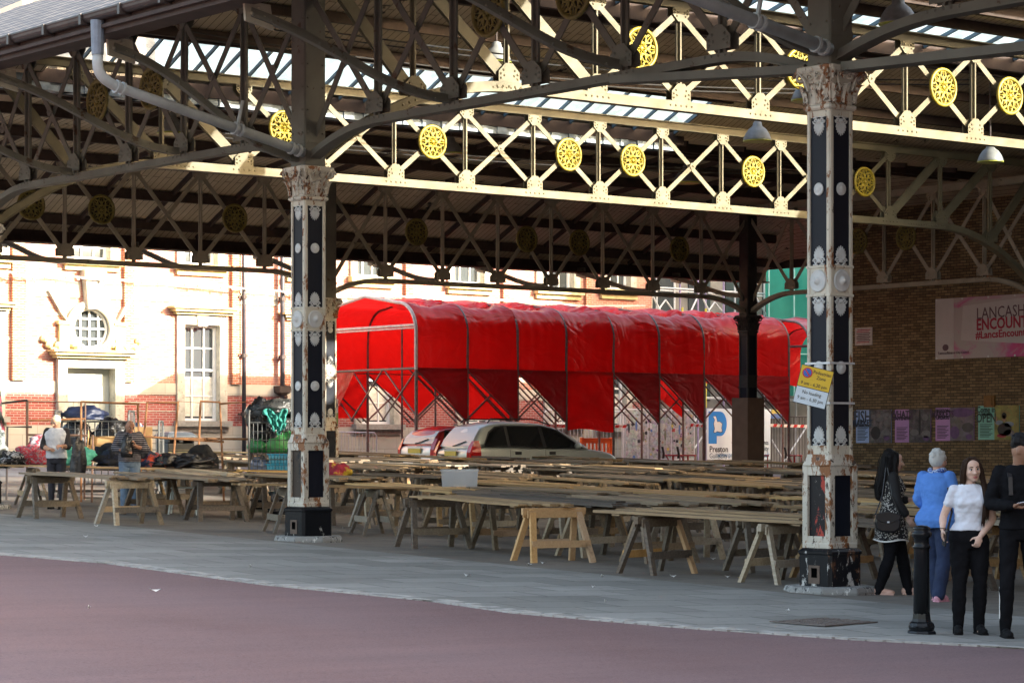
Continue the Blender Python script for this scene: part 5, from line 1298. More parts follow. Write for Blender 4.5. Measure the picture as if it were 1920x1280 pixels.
for i, x in enumerate(cx_list):
    y = 8.5+r.uniform(0, 1.5) if i > 0 else 9.5
    while y < 51.8:
        c = Vector((x+r.uniform(-.18, .18), y+1.6, 0)); y += r.uniform(3.25, 3.75)
        D = depth(c); px = 960+F_PX*(c.x*CR.x+c.y*CR.y)/D
        if not -140 < px < 1990: continue
        if c.y > 40.5 and px < 640 and c.x < 29: continue
        if any(abs(c.x-q[0]) < 1.0 and abs(c.y-q[1]) < 2.2 for q in SKIP): continue
        if c.x > 46.5 and c.y > 50: continue
        if r.random() < .16: continue
        k = r.randrange(len(protos)); t0, lm = protos[k]; near = D < 43
        if k not in used: t = t0; used.add(k)
        else:
            t = t0.copy(); COL.objects.link(t)
            o = [q for q in t0.children if q.name.startswith('table_boards')][0].copy(); COL.objects.link(o); o.parent = t
        sc_ = r.uniform(.95, 1.06); t.scale = (1, 1, sc_); t.location = (c.x, c.y, gz(c.x, c.y)); t.rotation_euler = (r.uniform(-.02, .02), -.0256+r.uniform(-.012, .012), R(90)+r.uniform(-.05, .05))
        for s in (-1, 1): trestle(t, s*r.uniform(.95, 1.2), [lm, r.choice([lm, G, W_])] if near else [lm], [r.choice([lm, G, W_, P_] if near else [lm])], near, r.uniform(-.06, .06))
        if near and i < 2:
            t['label'] = 'grey plank trestle table in the first rows just behind the front tables'; t['group'] = 'plank tables in the first rows'
        elif c.y > 44:
            t['label'] = 'narrow looking plank table far back under the shaded roof, before the awning'; t['group'] = 'plank tables at the back of the market'
        else:
            t['label'] = 'weathered plank trestle table in the packed middle rows under the roof'; t['group'] = 'plank tables in the packed middle rows'
for k, (t0, lm) in enumerate(protos):
    if k not in used:
        for ch in list(t0.children): bpy.data.objects.remove(ch)
        bpy.data.objects.remove(t0)
# ================================================================ goods on and around the left tables
def plane_at(px, py, D): p = pt(px, py, D); return p
TBL = []
for (a, b, lab, mt, sd) in (((20, 955), (215, 958), 'table at far left piled with red, white and turquoise clothes', Y_, 21), ((255, 958), (440, 962), 'dark table in the middle left piled with dark clothes and bags', Dk, 22), ((455, 963), (540, 965), 'table with pale boards before the caged trolley', Y_, 23)):
    A, B = hit(*a), hit(*b); A = A+Vector((.9, .9, 0)); B = B+Vector((.9, .9, 0)); A.z = gz(A.x, A.y); B.z = gz(B.x, B.y)
    d = (B-A).length; TBL.append(table_between(lab, A, B, d+1.3, mt, ([G, Dk], [Dk, G]), ([G], [G]), sd))
def fabric(name, c, c2, s=6, rough=.9): return plain(name, c, rough, 0, .2, s, c2=c2, thr=.5)
def heap(label, cat, name, c, r, mat, seed, parts=None, squash=1.0, rz=0, smooth=True, rough=.35):
    o_ = random.Random(seed).random()*50
    mb = MB()
    def f(p):
        q = p*2.1+Vector((o_, seed, 0)); a = 1+rough*mnoise.noise(q)+rough*.5*mnoise.noise(q*2.7)+rough*.28*abs(mnoise.noise(q*5.3))
        return a
    mb.ball((0, 0, r[2]*.55), r, 34, 22, f)
    mb.v = [(p[0], p[1], max(p[2], 0)) for p in mb.v]
    o = mb.build(name, mat, None, smooth=smooth); o.location = c; o.rotation_euler = (0, 0, rz); return props(o, label, cat)
def on_table(px, D):
    p = pt(px, 840, D); return Vector((p.x, p.y, gz(p.x, p.y)+.79))
BAGM = NM('black bin bag plastic', .22, 0, .6); BAGM.base(C(.012, .012, .014)); BAGM.bump(BAGM.noise(BAGM.co(), 14, 5, .6, .6), .7, .03); BAG = BAGM.mat
def onTable(t, f, s=0.0):
    """point on table t at fraction f along it"""
    M = Matrix.Translation(t.location) @ t.rotation_euler.to_matrix().to_4x4(); return M @ Vector((f, s, .80))
t0, t1, t2 = TBL
def px_of(p):
    D = depth(p); return 960+F_PX*(p[0]*CR.x+p[1]*CR.y)/D
def on_px(t, px, s=0.0):
    lo = min(range(-40, 41), key=lambda k: abs(px_of(onTable(t, k*.06, s))-px)); return onTable(t, lo*.06, s)
heap('pile of red patterned clothes on the far left table', 'clothes', 'clothes_pile', on_px(t0, 76), (.40, .30, .24), fabric('red floral cloth', (.42, .03, .05), (.25, .22, .24), 14), 3, rough=.5)
heap('white and black clothes at the left end of the clothes table', 'clothes', 'clothes_pile', on_px(t0, 38), (.34, .26, .16), fabric('black white cloth', (.03, .03, .035), (.6, .6, .6), 5), 4, rough=.5)
heap('grey and red bundle of clothes before the man in white', 'clothes', 'clothes_pile', on_px(t0, 84, .25), (.36, .22, .34), fabric('grey red cloth', (.3, .28, .3), (.3, .03, .05), 7), 9, rough=.5)
heap('folded turquoise towels beside the red clothes', 'clothes', 'towel_pile', on_px(t0, 132, -.1), (.44, .28, .22), fabric('turquoise towel', (.10, .46, .36), (.14, .55, .44), 8), 5, rough=.42)
heap('large dark navy heap of clothes before the man in stripes', 'clothes', 'clothes_pile', on_px(t1, 235), (.62, .32, .27), fabric('navy black cloth', (.012, .014, .02), (.02, .03, .06), 5), 6, rough=.5)
heap('blue and red clothes at the right end of the dark heap', 'clothes', 'clothes_pile', on_px(t1, 284), (.34, .26, .16), fabric('blue cloth with red', (.03, .045, .1), (.45, .06, .02), 5), 16, rough=.55)
heap('black holdall lying on the boards left of the furry black bag', 'bag', 'black_bag', on_px(t1, 318), (.36, .24, .17), BAG, 7, rough=.3)
heap('crumpled shiny black sack on the boards before the furry hood', 'bag', 'black_sack', on_px(t1, 362, -.1), (.40, .26, .17), BAG, 8, rough=.4)
FURM = NM('black plush', .95); FURM.base(C(.008, .008, .009)); FURM.bump(FURM.noise(FURM.co(), 60, 4), .6, .02)
heap('big round black plush bundle standing behind the sacks', 'bundle', 'plush_bundle', on_px(t1, 378, .5)-Vector((0, 0, .2)), (.34, .32, .42), FURM.mat, 10, rough=.14)
# clear plastic storage box on the middle tables
q = pt(862, 897, 41.5); t = thing('storage_box', 'translucent white plastic storage box standing on the grey tables', 'box', (q.x, q.y, gz(q.x, q.y)+.80), R(-38))
m = NM('frosted clear plastic', .3, 0, .5); m.base(C(.62, .66, .70)); tr = m.n('ShaderNodeBsdfTransparent'); mx = m.n('ShaderNodeMixShader'); mx.inputs[0].default_value = .58
m.t.links.new(m.b.outputs[0], mx.inputs[1]); m.t.links.new(tr.outputs[0], mx.inputs[2]); m.t.links.new(mx.outputs[0], m.out.inputs[0]); CLR = m.mat
mb = MB(); R4 = lambda a, b, z: [Vector((-a, -b, z)), Vector((a, -b, z)), Vector((a, b, z)), Vector((-a, b, z))]
mb.loft([R4(.285, .20, .0), R4(.30, .22, .25), R4(.318, .235, .255), R4(.318, .235, .285), R4(.29, .21, .29), R4(.26, .18, .02)]); mb.build('tub', CLR, t)
mb = MB()
for x in (-.2, -.1, 0, .1, .2): mb.box((x, -.212, .13), (.012, .012, .22)); mb.box((x, .212, .13), (.012, .012, .22))
mb.build_each('rib', CLR, t)
# caged roll trolleys
WIREG = plain('dull zinc wire', (.11, .11, .105), .55, .3)
def cage(label, c, rz, w, d, h, step=.09):
    t = thing('cage_trolley', label, 'trolley', c, rz); mb = MB()
    for sx in (-1, 1):
        mb.tube([(sx*w/2, -d/2, .12), (sx*w/2, -d/2, h-.08), (sx*w/2, -d/2+.08, h), (sx*w/2, d/2-.08, h), (sx*w/2, d/2, h-.08), (sx*w/2, d/2, .12)], .022, 6)
        for z in (.3, h*.45, h*.75): mb.tube([(sx*w/2, -d/2, z), (sx*w/2, d/2, z)], .012, 5)
    for sy in (1, -1):
        for z in (.3, h*.5, h*.88): mb.tube([(-w/2, sy*d/2, z), (w/2, sy*d/2, z)], .014, 5)
    mb.build('frame', WIREG, t); mb = MB(); n = round(w/step); nd = round(d/step)
    for i in range(1, n):
        for sy in (1, -1): mb.tube([(-w/2+w*i/n, sy*d/2, .3), (-w/2+w*i/n, sy*d/2, h*.88)], .007, 4)
    for i in range(1, nd):
        for sx in (-1, 1): mb.tube([(sx*w/2, -d/2+d*i/nd, .3), (sx*w/2, -d/2+d*i/nd, h-.02)], .007, 4)
    for j in range(1, 8):
        for sy in (1, -1): mb.tube([(-w/2, sy*d/2, .3+(h*.88-.3)*j/8), (w/2, sy*d/2, .3+(h*.88-.3)*j/8)], .006, 4)
    mb.build('mesh', WIREG, t); mb = MB(); mb.box((0, 0, .16), (w, d, .05)); mb.box((0, 0, h*.56), (w, d, .03)); mb.box((0, 0, h*.33), (w, d, .03)); mb.build('deck', STEELD, t)
    mb = MB()
    for sx in (-1, 1):
        for sy in (-1, 1): mb.tube([(sx*(w/2-.06)-.015, sy*(d/2-.06), .07), (sx*(w/2-.06)+.015, sy*(d/2-.06), .07)], .07, 10)
    mb.build('castor', RUBBER, t); return t
def gp(px, D):
    p = pt(px, 840, D); p.z = gz(p.x, p.y); return p
c1 = gp(515, 50.5); rz1 = R(-38)
t = cage('tall caged trolley stuffed with black and green bags left of the left column', c1, rz1, .95, .75, 1.92)
def inc(c, rz, x, y, z): return Vector(c)+(Matrix.Rotation(rz, 3, 'Z') @ Vector((x, y, z)))
GRN = NM('green plastic bag', .3); GRN.base(C(.03, .26, .07)); GRN.bump(GRN.noise(GRN.co(), 12, 4), .5, .02)
GRN2 = NM('light green plastic bag', .3); GRN2.base(C(.07, .36, .10)); GRN2.bump(GRN2.noise(GRN2.co(), 12, 4), .5, .02)
SILV = NM('shiny grey bin bag', .18, 0, .7); SILV.base(C(.05, .05, .048)); SILV.bump(SILV.noise(SILV.co(), 10, 5, .6, .8), .8, .04)
heap('shiny dark grey rubbish sack lying on top of the caged trolley', 'bag', 'rubbish_sack', inc(c1, rz1, .12, 0, 1.86), (.44, .34, .20), SILV.mat, 31, rough=.3)
heap('rounded black sack at the top left of the caged trolley', 'bag', 'rubbish_sack', inc(c1, rz1, -.30, 0, 1.62), (.26, .3, .36), BAG, 32, rough=.25)
heap('black netted sack squeezed in the middle of the caged trolley', 'bag', 'rubbish_sack', inc(c1, rz1, -.12, 0, 1.28), (.34, .34, .28), BAG, 33, rough=.3)
heap('dark sack in the right half of the caged trolley', 'bag', 'rubbish_sack', inc(c1, rz1, .28, .08, 1.36), (.22, .26, .30), SILV.mat, 37, rough=.3)
heap('mid green plastic sack at the bottom left of the trolley shelf', 'bag', 'green_sack', inc(c1, rz1, -.3, -.08, 1.09), (.22, .28, .2), GRN.mat, 34, rough=.2)
heap('light green plastic sack in the middle of the trolley shelf', 'bag', 'green_sack', inc(c1, rz1, .06, -.1, 1.09), (.26, .28, .27), GRN2.mat, 35, rough=.2)
heap('bright green sack highest at the right of the trolley shelf', 'bag', 'green_sack', inc(c1, rz1, .34, -.05, 1.24), (.2, .28, .2), GRN2.mat, 36, rough=.2)
heap('small blue plastic bag under the bright green sack', 'bag', 'blue_sack', inc(c1, rz1, .36, -.12, 1.09), (.14, .2, .13), plain('blue plastic bag', (.03, .16, .5), .35), 38, rough=.2)
TEAL = fabric('turquoise sheet', (.035, .24, .20), (.02, .17, .14), 9)
mb = MB()
def drape(u, w):
    s = .25*(1-w*.6)*(u-.5)*2; q = mnoise.noise(Vector((u*5, w*5, 2)))
    return (s+.08*w+.05*q, -.42-.06*mnoise.noise(Vector((u*7, w*6, 0)))-.02*math.sin(u*29), .42*(1-w)+.05*math.sin(u*9)+.05*q)
mb.grid(drape, 24, 16); mb.grid(lambda u, w: (drape(u, w)[0], drape(u, w)[1]+.012, drape(u, w)[2]), 24, 16)
o = mb.build('draped_sheet', TEAL, smooth=True); o.location = inc(c1, rz1, .05, .0, 1.50); o.rotation_euler = (0, 0, rz1); props(o, 'crumpled turquoise sheet hanging over the front of the caged trolley', 'sheet')
BASK = plain('sky blue plastic basket', (.02, .33, .52), .4)
for i, (z, x) in enumerate(((.66, .14), (.86, .18))):
    t = thing('plastic_basket', ('lower' if i == 0 else 'upper')+' sky blue plastic basket of the two stacked in the caged trolley', 'basket', inc(c1, rz1, x, -.12, z), rz1)
    mb = MB(); mb.loft([R4(.24, .2, 0), R4(.28, .24, .19), R4(.30, .26, .19), R4(.30, .26, .21), R4(.27, .23, .21), R4(.23, .19, .015)]); mb.build('tub', BASK, t)
    mb = MB()
    for k in range(9): mb.b2((-.25+.06*k, -.262, .03), (-.23+.06*k, -.235, .17))
    for k in range(3): mb.b2((-.27, -.264+.01*k*0, .05+.05*k), (.27, -.240, .06+.05*k))
    mb.build('slats', plain('pale blue slats', (.10, .45, .62), .4), t)
heap('pale plastic wrapped bundle beside the blue baskets', 'bag', 'clear_bag', inc(c1, rz1, -.28, -.1, .66), (.2, .24, .22), plain('pale blue film', (.3, .36, .5), .25), 39, rough=.35)
t = thing('yellow_crate', 'yellow green crate at the right of the blue baskets in the trolley', 'crate', inc(c1, rz1, .55, .1, .66), rz1); mb = MB(); mb.loft([R4(.2, .2, 0), R4(.22, .22, .36), R4(.2, .2, .36), R4(.18, .18, .02)]); mb.build('crate', plain('lime crate', (.38, .5, .05), .5), t)
c2 = gp(178, 52); rz2 = R(-38)
cage('long caged trolley behind the man in white, loaded with black sacks under a blue cover', c2, rz2, 1.5, .8, 1.80, .14)
heap('navy blue plastic cover thrown over the top of the long caged trolley', 'cover', 'blue_cover', inc(c2, rz2, -.2, 0, 1.62), (.46, .34, .18), NM('navy sheet', .5).base(C(.012, .02, .055)).mat, 41, rough=.3)
heap('black sack filling the left half of the long caged trolley', 'bag', 'rubbish_sack', inc(c2, rz2, -.38, 0, .95), (.36, .34, .42), BAG, 42, rough=.2)
heap('black sack filling the right half of the long caged trolley', 'bag', 'rubbish_sack', inc(c2, rz2, .32, 0, .95), (.36, .34, .46), BAG, 43, rough=.25)
c3 = gp(262, 53.5)
cage('empty narrow caged trolley behind the man in stripes', c3, rz2, .9, .7, 1.60, .16)
mb = MB()  # shirt hanging on the cage
mb.grid(lambda u, w: (.30*(u-.5)*2*(.55+.45*min(1, w*4)), .02*math.sin(u*12), 1.55-.62*w), 16, 10); mb.grid(lambda u, w: (.30*(u-.5)*2*(.55+.45*min(1, w*4)), .03+.02*math.sin(u*12), 1.55-.62*w), 16, 10)
m = NM('striped shirt', .9); wv = m.n('ShaderNodeTexWave'); m.t.links.new(m.co(), wv.inputs['Vector']); wv.inputs['Scale'].default_value = 5; m.base(m.mix(m.ramp(wv.outputs[1], .5, .6), C(.6, .62, .68), C(.12, .16, .3)))
o = mb.build('hanging_shirt', m.mat); o.location = inc(c3, rz2, -.1, -.42, .02); o.rotation_euler = (0, 0, rz2); props(o, 'blue and white striped shirt hanging on the empty caged trolley', 'shirt')
# rusty stall frames
def stall(label, pts, mat, extra=()):
    c = pts[0][0]; t = thing('stall_frame', label, 'stall frame', c); mb = MB()
    for P in pts: mb.tube(P, .022, 6)
    mb.build('tubes', mat, t, world=True); return t
def up(px0, py0, px1, py1, D): a = gp(px0, D); b = pt(px1, py1, D); return [a, b]
D_ = 51
stall('rusty angle iron stall frame around the man in white', [[gp(50, D_), pt(52, 750, D_)], [gp(51, D_), pt(50, 752, D_), pt(160, 754, D_), gp(158, D_)], [pt(50, 815, D_), pt(165, 816, D_)], [gp(172, 50), pt(174, 815, 50)]], plain('brown rusty tube', (.16, .09, .06), .7))
stall('tall rusty stall frame leaning at the right of the man in white', [[gp(152, 50), pt(152, 752, 50), pt(161, 754, 50), pt(158, 754, 50), pt(160, 755, 50), pt(158, 753, 50)], [pt(55, 788, 50), pt(160, 785, 50)], [pt(152, 753, 50), pt(262, 757, 50)], [gp(266, 50), pt(258, 757, 50)]], RUSTY)
stall('bare stall frame of leaning rusty poles in front of the tall sash window', [[gp(258, 50.5), pt(276, 754, 50.5), pt(334, 755, 50.5)], [gp(318, 50.5), pt(334, 752, 50.5), pt(376, 755, 50.5), gp(368, 50.5)], [pt(375, 752, 50.5), pt(412, 754, 50.5), pt(414, 790, 50.5), gp(420, 50.5)], [pt(412, 757, 50.5), pt(476, 752, 50.5), gp(474, 50.5)], [pt(272, 818, 50.5), pt(322, 822, 50.5), pt(420, 828, 50.5)], [pt(330, 822, 50.5), pt(480, 823, 50.5)]], RUSTY)
stall('grey pole frame standing at the extreme left edge', [[gp(12, 50), pt(14, 800, 50), pt(60, 800, 50)], [pt(-30, 760, 50), pt(52, 750, 50)]], STEELD)
heap('dark coat and pink clothes hanging at the extreme left edge', 'clothes', 'hanging_clothes', pt(-14, 815, 48.5), (.20, .20, .55), fabric('dark pink cloth', (.02, .03, .028), (.28, .04, .07), 3), 51, rough=.35)
heap('grey and white clothes heaped below the hanging coat at the left edge', 'clothes', 'clothes_pile', pt(-12, 868, 48.2)+Vector((0, 0, -.1)), (.26, .22, .55), fabric('grey clothes', (.25, .27, .26), (.03, .04, .04), 4), 52, rough=.4)
# cardboard boxes and litter bin
CARD = plain('brown cardboard', (.46, .29, .13), .85, 0, .12, 3)
for i, (px, py, D, w, h, lab) in enumerate(((192, 850, 51, .52, .36, 'open cardboard box with torn flaps beside the man in white'), (208, 858, 50.6, .30, .18, 'small cardboard box with a printed mark, right of the torn box'), (268, 838, 52, .36, .50, 'cardboard box on its end behind the man in stripes'))):
    p = pt(px, py, D); t = thing('cardboard_box', lab, 'box', p, R(-35)); mb = MB(); mb.b2((-w/2, -w*.4, -h/2), (w/2, w*.4, h/2))
    mb.build('carton', CARD, t, bevel=.006); mb = MB(); mb.beam((-w/2, -w*.4, h/2), (-w/2, -w*.62, h/2+.10), w, .008, (1, 0, 0)); mb.box((0, w*.45, h/2+.08), (w, .01, .18)); mb.build('flap', CARD, t)
    if i < 2:
        mb = MB(); mb.box((.05, -w*.4-.004, 0), (.09, .004, .09)); mb.build('printed_mark', plain('brown print', (.2, .11, .04), .8), t)
b = gp(328, 60); t = thing('litter_bin', 'square black litter bin with two slots before the brick building', 'litter bin', b, R(0)); s_ = 1.0
mb = MB(); mb.b2((-.36, -.3, 0), (.36, .3, 1.02)); mb.b2((-.36, -.3, 1.02), (-.31, .3, 1.16)); mb.b2((.31, -.3, 1.02), (.36, .3, 1.16)); mb.b2((-.31, .22, 1.02), (.31, .3, 1.16)); mb.b2((-.06, -.3, 1.02), (.06, -.25, 1.16)); mb.build('body', plain('blue black bin', (.03, .035, .045), .5), t, bevel=.02)
mb = MB(); mb.loft([R4(.39, .33, 1.16), R4(.39, .33, 1.20), R4(.30, .25, 1.28), R4(.15, .12, 1.30)]); mb.build('lid', plain('blue grey lid', (.07, .08, .095), .45), t)
mb = MB(); mb.b2((-.36, -.306, .80), (.36, -.30, .82)); mb.b2((-.36, -.306, .86), (.36, -.30, .87)); mb.build('band', plain('dull gold band', (.3, .27, .15), .5), t)
# white plastic stool-like crate and bits under the tables
for i, (px, py, lab, c, w) in enumerate(((345, 965, 'small white plastic table under the left trestles', (.62, .68, .66), .5),)):
    p = hit(px, py); t = thing('plastic_table', lab, 'table', p, R(-38)); mb = MB(); mb.box((0, 0, .50), (.55, .4, .03)); mb.build('table_top', plain('white plastic', c, .4), t, bevel=.01)
    for sx in (-1, 1):
        for sy in (-1, 1): mb = MB(); mb.tube([(sx*.2, sy*.14, .49), (sx*.26, sy*.18, 0)], .02, 6); mb.build('leg', plain('white plastic leg', c, .4), t)
heap('red and yellow cloth bundle on the boards just right of the left column', 'clothes', 'clothes_pile', on_table(634, 45.0), (.22, .2, .18), fabric('red yellow cloth', (.30, .02, .04), (.42, .29, .02), 2.0), 61, rough=.4)
heap('dark shoulder bags lying on the floor under the left tables', 'bag', 'black_bag', hit(505, 955), (.35, .25, .2), BAG, 62, rough=.3)
heap('dark sack on the floor beside the left column base', 'bag', 'black_bag', hit(530, 968), (.28, .2, .14), BAG, 63, rough=.3)
# ================================================================ people
def remesh(o, vox, sm=4):
    a = o.modifiers.new('skin', 'REMESH'); a.mode = 'VOXEL'; a.voxel_size = vox; a.use_smooth_shade = True
    b = o.modifiers.new('smooth', 'SMOOTH'); b.iterations = sm; b.factor = .5
    return o
FOLD = bpy.data.textures.new('cloth folds', 'CLOUDS'); FOLD.noise_scale = .075; FOLD.noise_depth = 2
def folds(o, st=.022):
    d = o.modifiers.new('folds', 'DISPLACE'); d.texture = FOLD; d.strength = st; d.mid_level = .5; d.texture_coords = 'LOCAL'
    b = o.modifiers.new('soften', 'SMOOTH'); b.iterations = 2; b.factor = .5
    return o
def skinmat(name, c):
    m = NM(name, .5, 0, .35); v = m.co(); m.base(m.mix(m.ramp(m.noise(v, 18, 4), .3, .7), C(*[q*.88 for q in c]), C(*c)))
    m.b.inputs['Subsurface Weight'].default_value = .12; m.b.inputs['Subsurface Radius'].default_value = (.02, .008, .004); return m.mat
def limb(mb, pts, rad, n=14):
    P = [Vector(p) for p in pts]; Q = []; rr = []
    for i in range(len(P)-1):
        for k in range(5):
            f = k/5; Q.append(P[i].lerp(P[i+1], f)); rr.append(rad[i]+(rad[i+1]-rad[i])*f)
    Q.append(P[-1]); rr.append(rad[-1])
    # relax the bends a little
    for _ in range(2):
        Q = [Q[0]]+[(Q[i-1]+Q[i]*2+Q[i+1])/4 for i in range(1, len(Q)-1)]+[Q[-1]]
    mb.tube(Q, rr, n); mb.ball(P[0], rad[0], 12, 8); mb.ball(P[-1], rad[-1], 12, 8)
def rings(mb, R_, n=24, p=2.3):
    out = []
    for (x, y, z, rx, ry, yaw) in R_:
        r = []
        for k in range(n):
            t = 2*math.pi*k/n; c, s = math.cos(t), math.sin(t)
            a = rx*abs(c)**(2/p)*(1 if c >= 0 else -1); b = ry*abs(s)**(2/p)*(1 if s >= 0 else -1)
            r.append(Vector((x+a*math.cos(yaw)-b*math.sin(yaw), y+a*math.sin(yaw)+b*math.cos(yaw), z)))
        out.append(r)
    mb.loft(out)
def frame_of(d, n):
    d = Vector(d).normalized(); n = Vector(n); n = (n-d*n.dot(d)).normalized(); return d, n, d.cross(n)
def hand(mb, w, d, n, curl=.6, side=1, sc=1.0):
    """wrist w, direction d, palm normal n; thumb on side*+ (d x n)"""
    d, n, s = frame_of(d, n); s = s*side; w = Vector(w)
    M = Matrix((s, d, n)).transposed()
    mb.ball(w+d*.045*sc, (.040*sc, .052*sc, .017*sc), 12, 8, M=M)
    for i, (o, L) in enumerate(((.027, .066), (.009, .074), (-.010, .069), (-.027, .054))):
        p = w+d*.085*sc+s*o*sc; dd = d.copy(); P = [p-d*.02*sc]; a = 0
        cl = curl*(1+.12*i)
        for j, f in enumerate((.45, .32, .23)):
            P.append(p); a += cl*(.8 if j == 0 else 1.0)
            dd = d*math.cos(a)+n*math.sin(a); p = p+dd*L*f*sc
        P.append(p); mb.tube(P, [.0095*sc, .0095*sc, .0088*sc, .008*sc, .0068*sc], 8); mb.ball(p, .0068*sc, 8, 6)
    p = w+d*.02*sc+s*.03*sc; t1 = (d*.55+s*.65+n*.35).normalized(); t2 = (d*.85+s*.2+n*.45).normalized()
    P = [w+d*.015*sc+s*.012*sc, p+t1*.022*sc, p+t1*.045*sc, p+t1*.045*sc+t2*.028*sc]
    mb.tube(P, [.014*sc, .012*sc, .010*sc, .0078*sc], 8); mb.ball(P[-1], .0078*sc, 8, 6)
BASEJ = dict(head=(0, .015, 1.585), neck=(0, -.005, 1.45), pelvis=(0, 0, .92), waist=(0, 0, 1.08), chest=(0, 0, 1.26),
    shR=(.165, -.01, 1.395), shL=(-.165, -.01, 1.395), elR=(.22, -.03, 1.10), elL=(-.22, -.03, 1.10), wrR=(.23, .05, .87), wrL=(-.23, .05, .87),
    hipR=(.085, 0, .90), hipL=(-.085, 0, .90), knR=(.09, .02, .49), knL=(-.09, .02, .49), anR=(.095, -.02, .09), anL=(-.095, -.02, .09))
HMAT = {}
def person(label, loc, yaw, H, J=None, female=True, bulk=1.0, skin=(.62, .38, .27), hd=(0, 0, 0), handR=None, handL=None, top=None, legs=None, shoes=None, hair=None, extra=None, brow=(.05, .035, .025), lips=(.42, .13, .12), torso_yaw=0.0):
    j = {k: Vector(v) for k, v in BASEJ.items()}
    for k, v in (J or {}).items(): j[k] = Vector(v)
    t = thing('person', label, 'person', loc, yaw); t.scale = (H/1.7,)*3; b = bulk
    SK_ = skinmat('skin', skin); Rh = (Matrix.Rotation(hd[2], 3, 'Z') @ Matrix.Rotation(hd[0], 3, 'X') @ Matrix.Rotation(hd[1], 3, 'Y')); hc = j['head']
    hp = lambda x, y, z: hc + Rh @ Vector((x, y, z))
    def trunk(g, lo=None, hi=None, flare=0):
        pe, wa, ch, nk = j['pelvis'], j['waist'], j['chest'], j['neck']; ty = torso_yaw
        if female: R_ = [(pe.x, pe.y, pe.z-.09, .145, .10, 0), (pe.x, pe.y-.01, pe.z, .172, .118, 0), (pe.x, pe.y, pe.z+.08, .155, .108, ty*.3), (wa.x, wa.y, wa.z, .122, .092, ty*.6), (wa.x, wa.y+.003, wa.z+.08, .128, .096, ty*.8), (ch.x, ch.y+.015, ch.z, .148, .118, ty), (ch.x, ch.y+.005, ch.z+.08, .152, .100, ty), (ch.x, ch.y-.01, ch.z+.145, .135, .078, ty), (nk.x, nk.y-.01, nk.z-.005, .075, .06, ty), (nk.x, nk.y, nk.z+.02, .05, .05, ty)]
        else: R_ = [(pe.x, pe.y, pe.z-.09, .145, .105, 0), (pe.x, pe.y, pe.z, .165, .118, 0), (pe.x, pe.y, pe.z+.08, .158, .112, ty*.3), (wa.x, wa.y, wa.z, .150, .108, ty*.6), (wa.x, wa.y, wa.z+.08, .155, .11, ty*.8), (ch.x, ch.y, ch.z, .172, .120, ty), (ch.x, ch.y, ch.z+.08, .182, .108, ty), (ch.x, ch.y-.01, ch.z+.15, .165, .085, ty), (nk.x, nk.y-.01, nk.z+.01, .085, .068, ty), (nk.x, nk.y, nk.z+.03, .055, .055, ty)]
        R_ = [(x, y, z, rx*b+g, ry*b+g, a) for x, y, z, rx, ry, a in R_ if (lo is None or z >= lo) and (hi is None or z <= hi)]
        return R_
    mb = MB(); rings(mb, trunk(-.014)); s_ = .92 if female else 1.06
    limb(mb, [j['neck']-Vector((0, .005, .06)), j['neck'], hp(0, -.02, -.07)], [.062*s_, .052*s_, .052*s_])
    mb.ball(hc, (.075, .095, .112), 20, 14, lambda p: 1-.0*p.z, M=Rh)
    mb.ball(hp(0, .022, -.058), (.055, .062, .056), 14, 10, M=Rh); mb.ball(hp(0, .062, -.092), (.024, .02, .016), 10, 8, M=Rh)
    mb.ball(hp(0, .055, .045), (.06, .036, .05), 12, 8, M=Rh)
    for s in (-1, 1): mb.ball(hp(s*.04, .068, -.022), (.022, .018, .02), 10, 8, M=Rh); mb.ball(hp(s*.077, -.008, -.008), (.011, .024, .033), 8, 8, M=Rh)
    mb.tube([hp(0, .086, .022), hp(0, .100, -.005), hp(0, .117, -.030), hp(0, .098, -.040)], [.010, .011, .015, .012], 8)
    for s in (-1, 1): mb.ball(hp(s*.012, .1, -.033), (.010, .011, .009), 8, 6)
    for s in 'RL':
        sh, el, wr = j['sh'+s], j['el'+s], j['wr'+s]; k = (.9 if female else 1.08)*(.5+.5*b)
        limb(mb, [sh, sh.lerp(el, .5), el, el.lerp(wr, .35), wr], [.052*k, .047*k, .040*k, .041*k, .027*k])
        hnd = handR if s == 'R' else handL; dflt = ((wr-el), Vector((-1 if s == 'R' else 1, .2, 0)), .35)
        d, n, cu = (hnd[:3] if hnd else dflt)
        # thumb side: choose forward
        dd, nn, ss = frame_of(d, n); side = 1 if ss.y > 0 else -1
        if hnd and len(hnd) > 3: side = hnd[3]
        hand(mb, wr, d, n, cu, side, 1.0 if female else 1.1) if True else None
    for s in 'RL':
        h, kn, an = j['hip'+s], j['kn'+s], j['an'+s]; k = b
        limb(mb, [h, h.lerp(kn, .5), kn, kn.lerp(an, .3), an], [.082*k, .070*k, .050*k, .050*k, .033])
        mb.ball(an+Vector((0, .05, -.048)), (.028, .085, .026), 10, 8); mb.ball(an+Vector((0, -.01, -.04)), (.03, .035, .035), 10, 8)
    remesh(mb.build('body', SK_, t), .0075, 3)
    # face
    EW, EB = HMAT.setdefault('ew', plain('eye white', (.6, .58, .56), .3)), HMAT.setdefault('eb', plain('dark eye', (.02, .014, .01), .2))
    BR_ = plain('brow', brow, .9); LP = plain('lips', lips, .5)
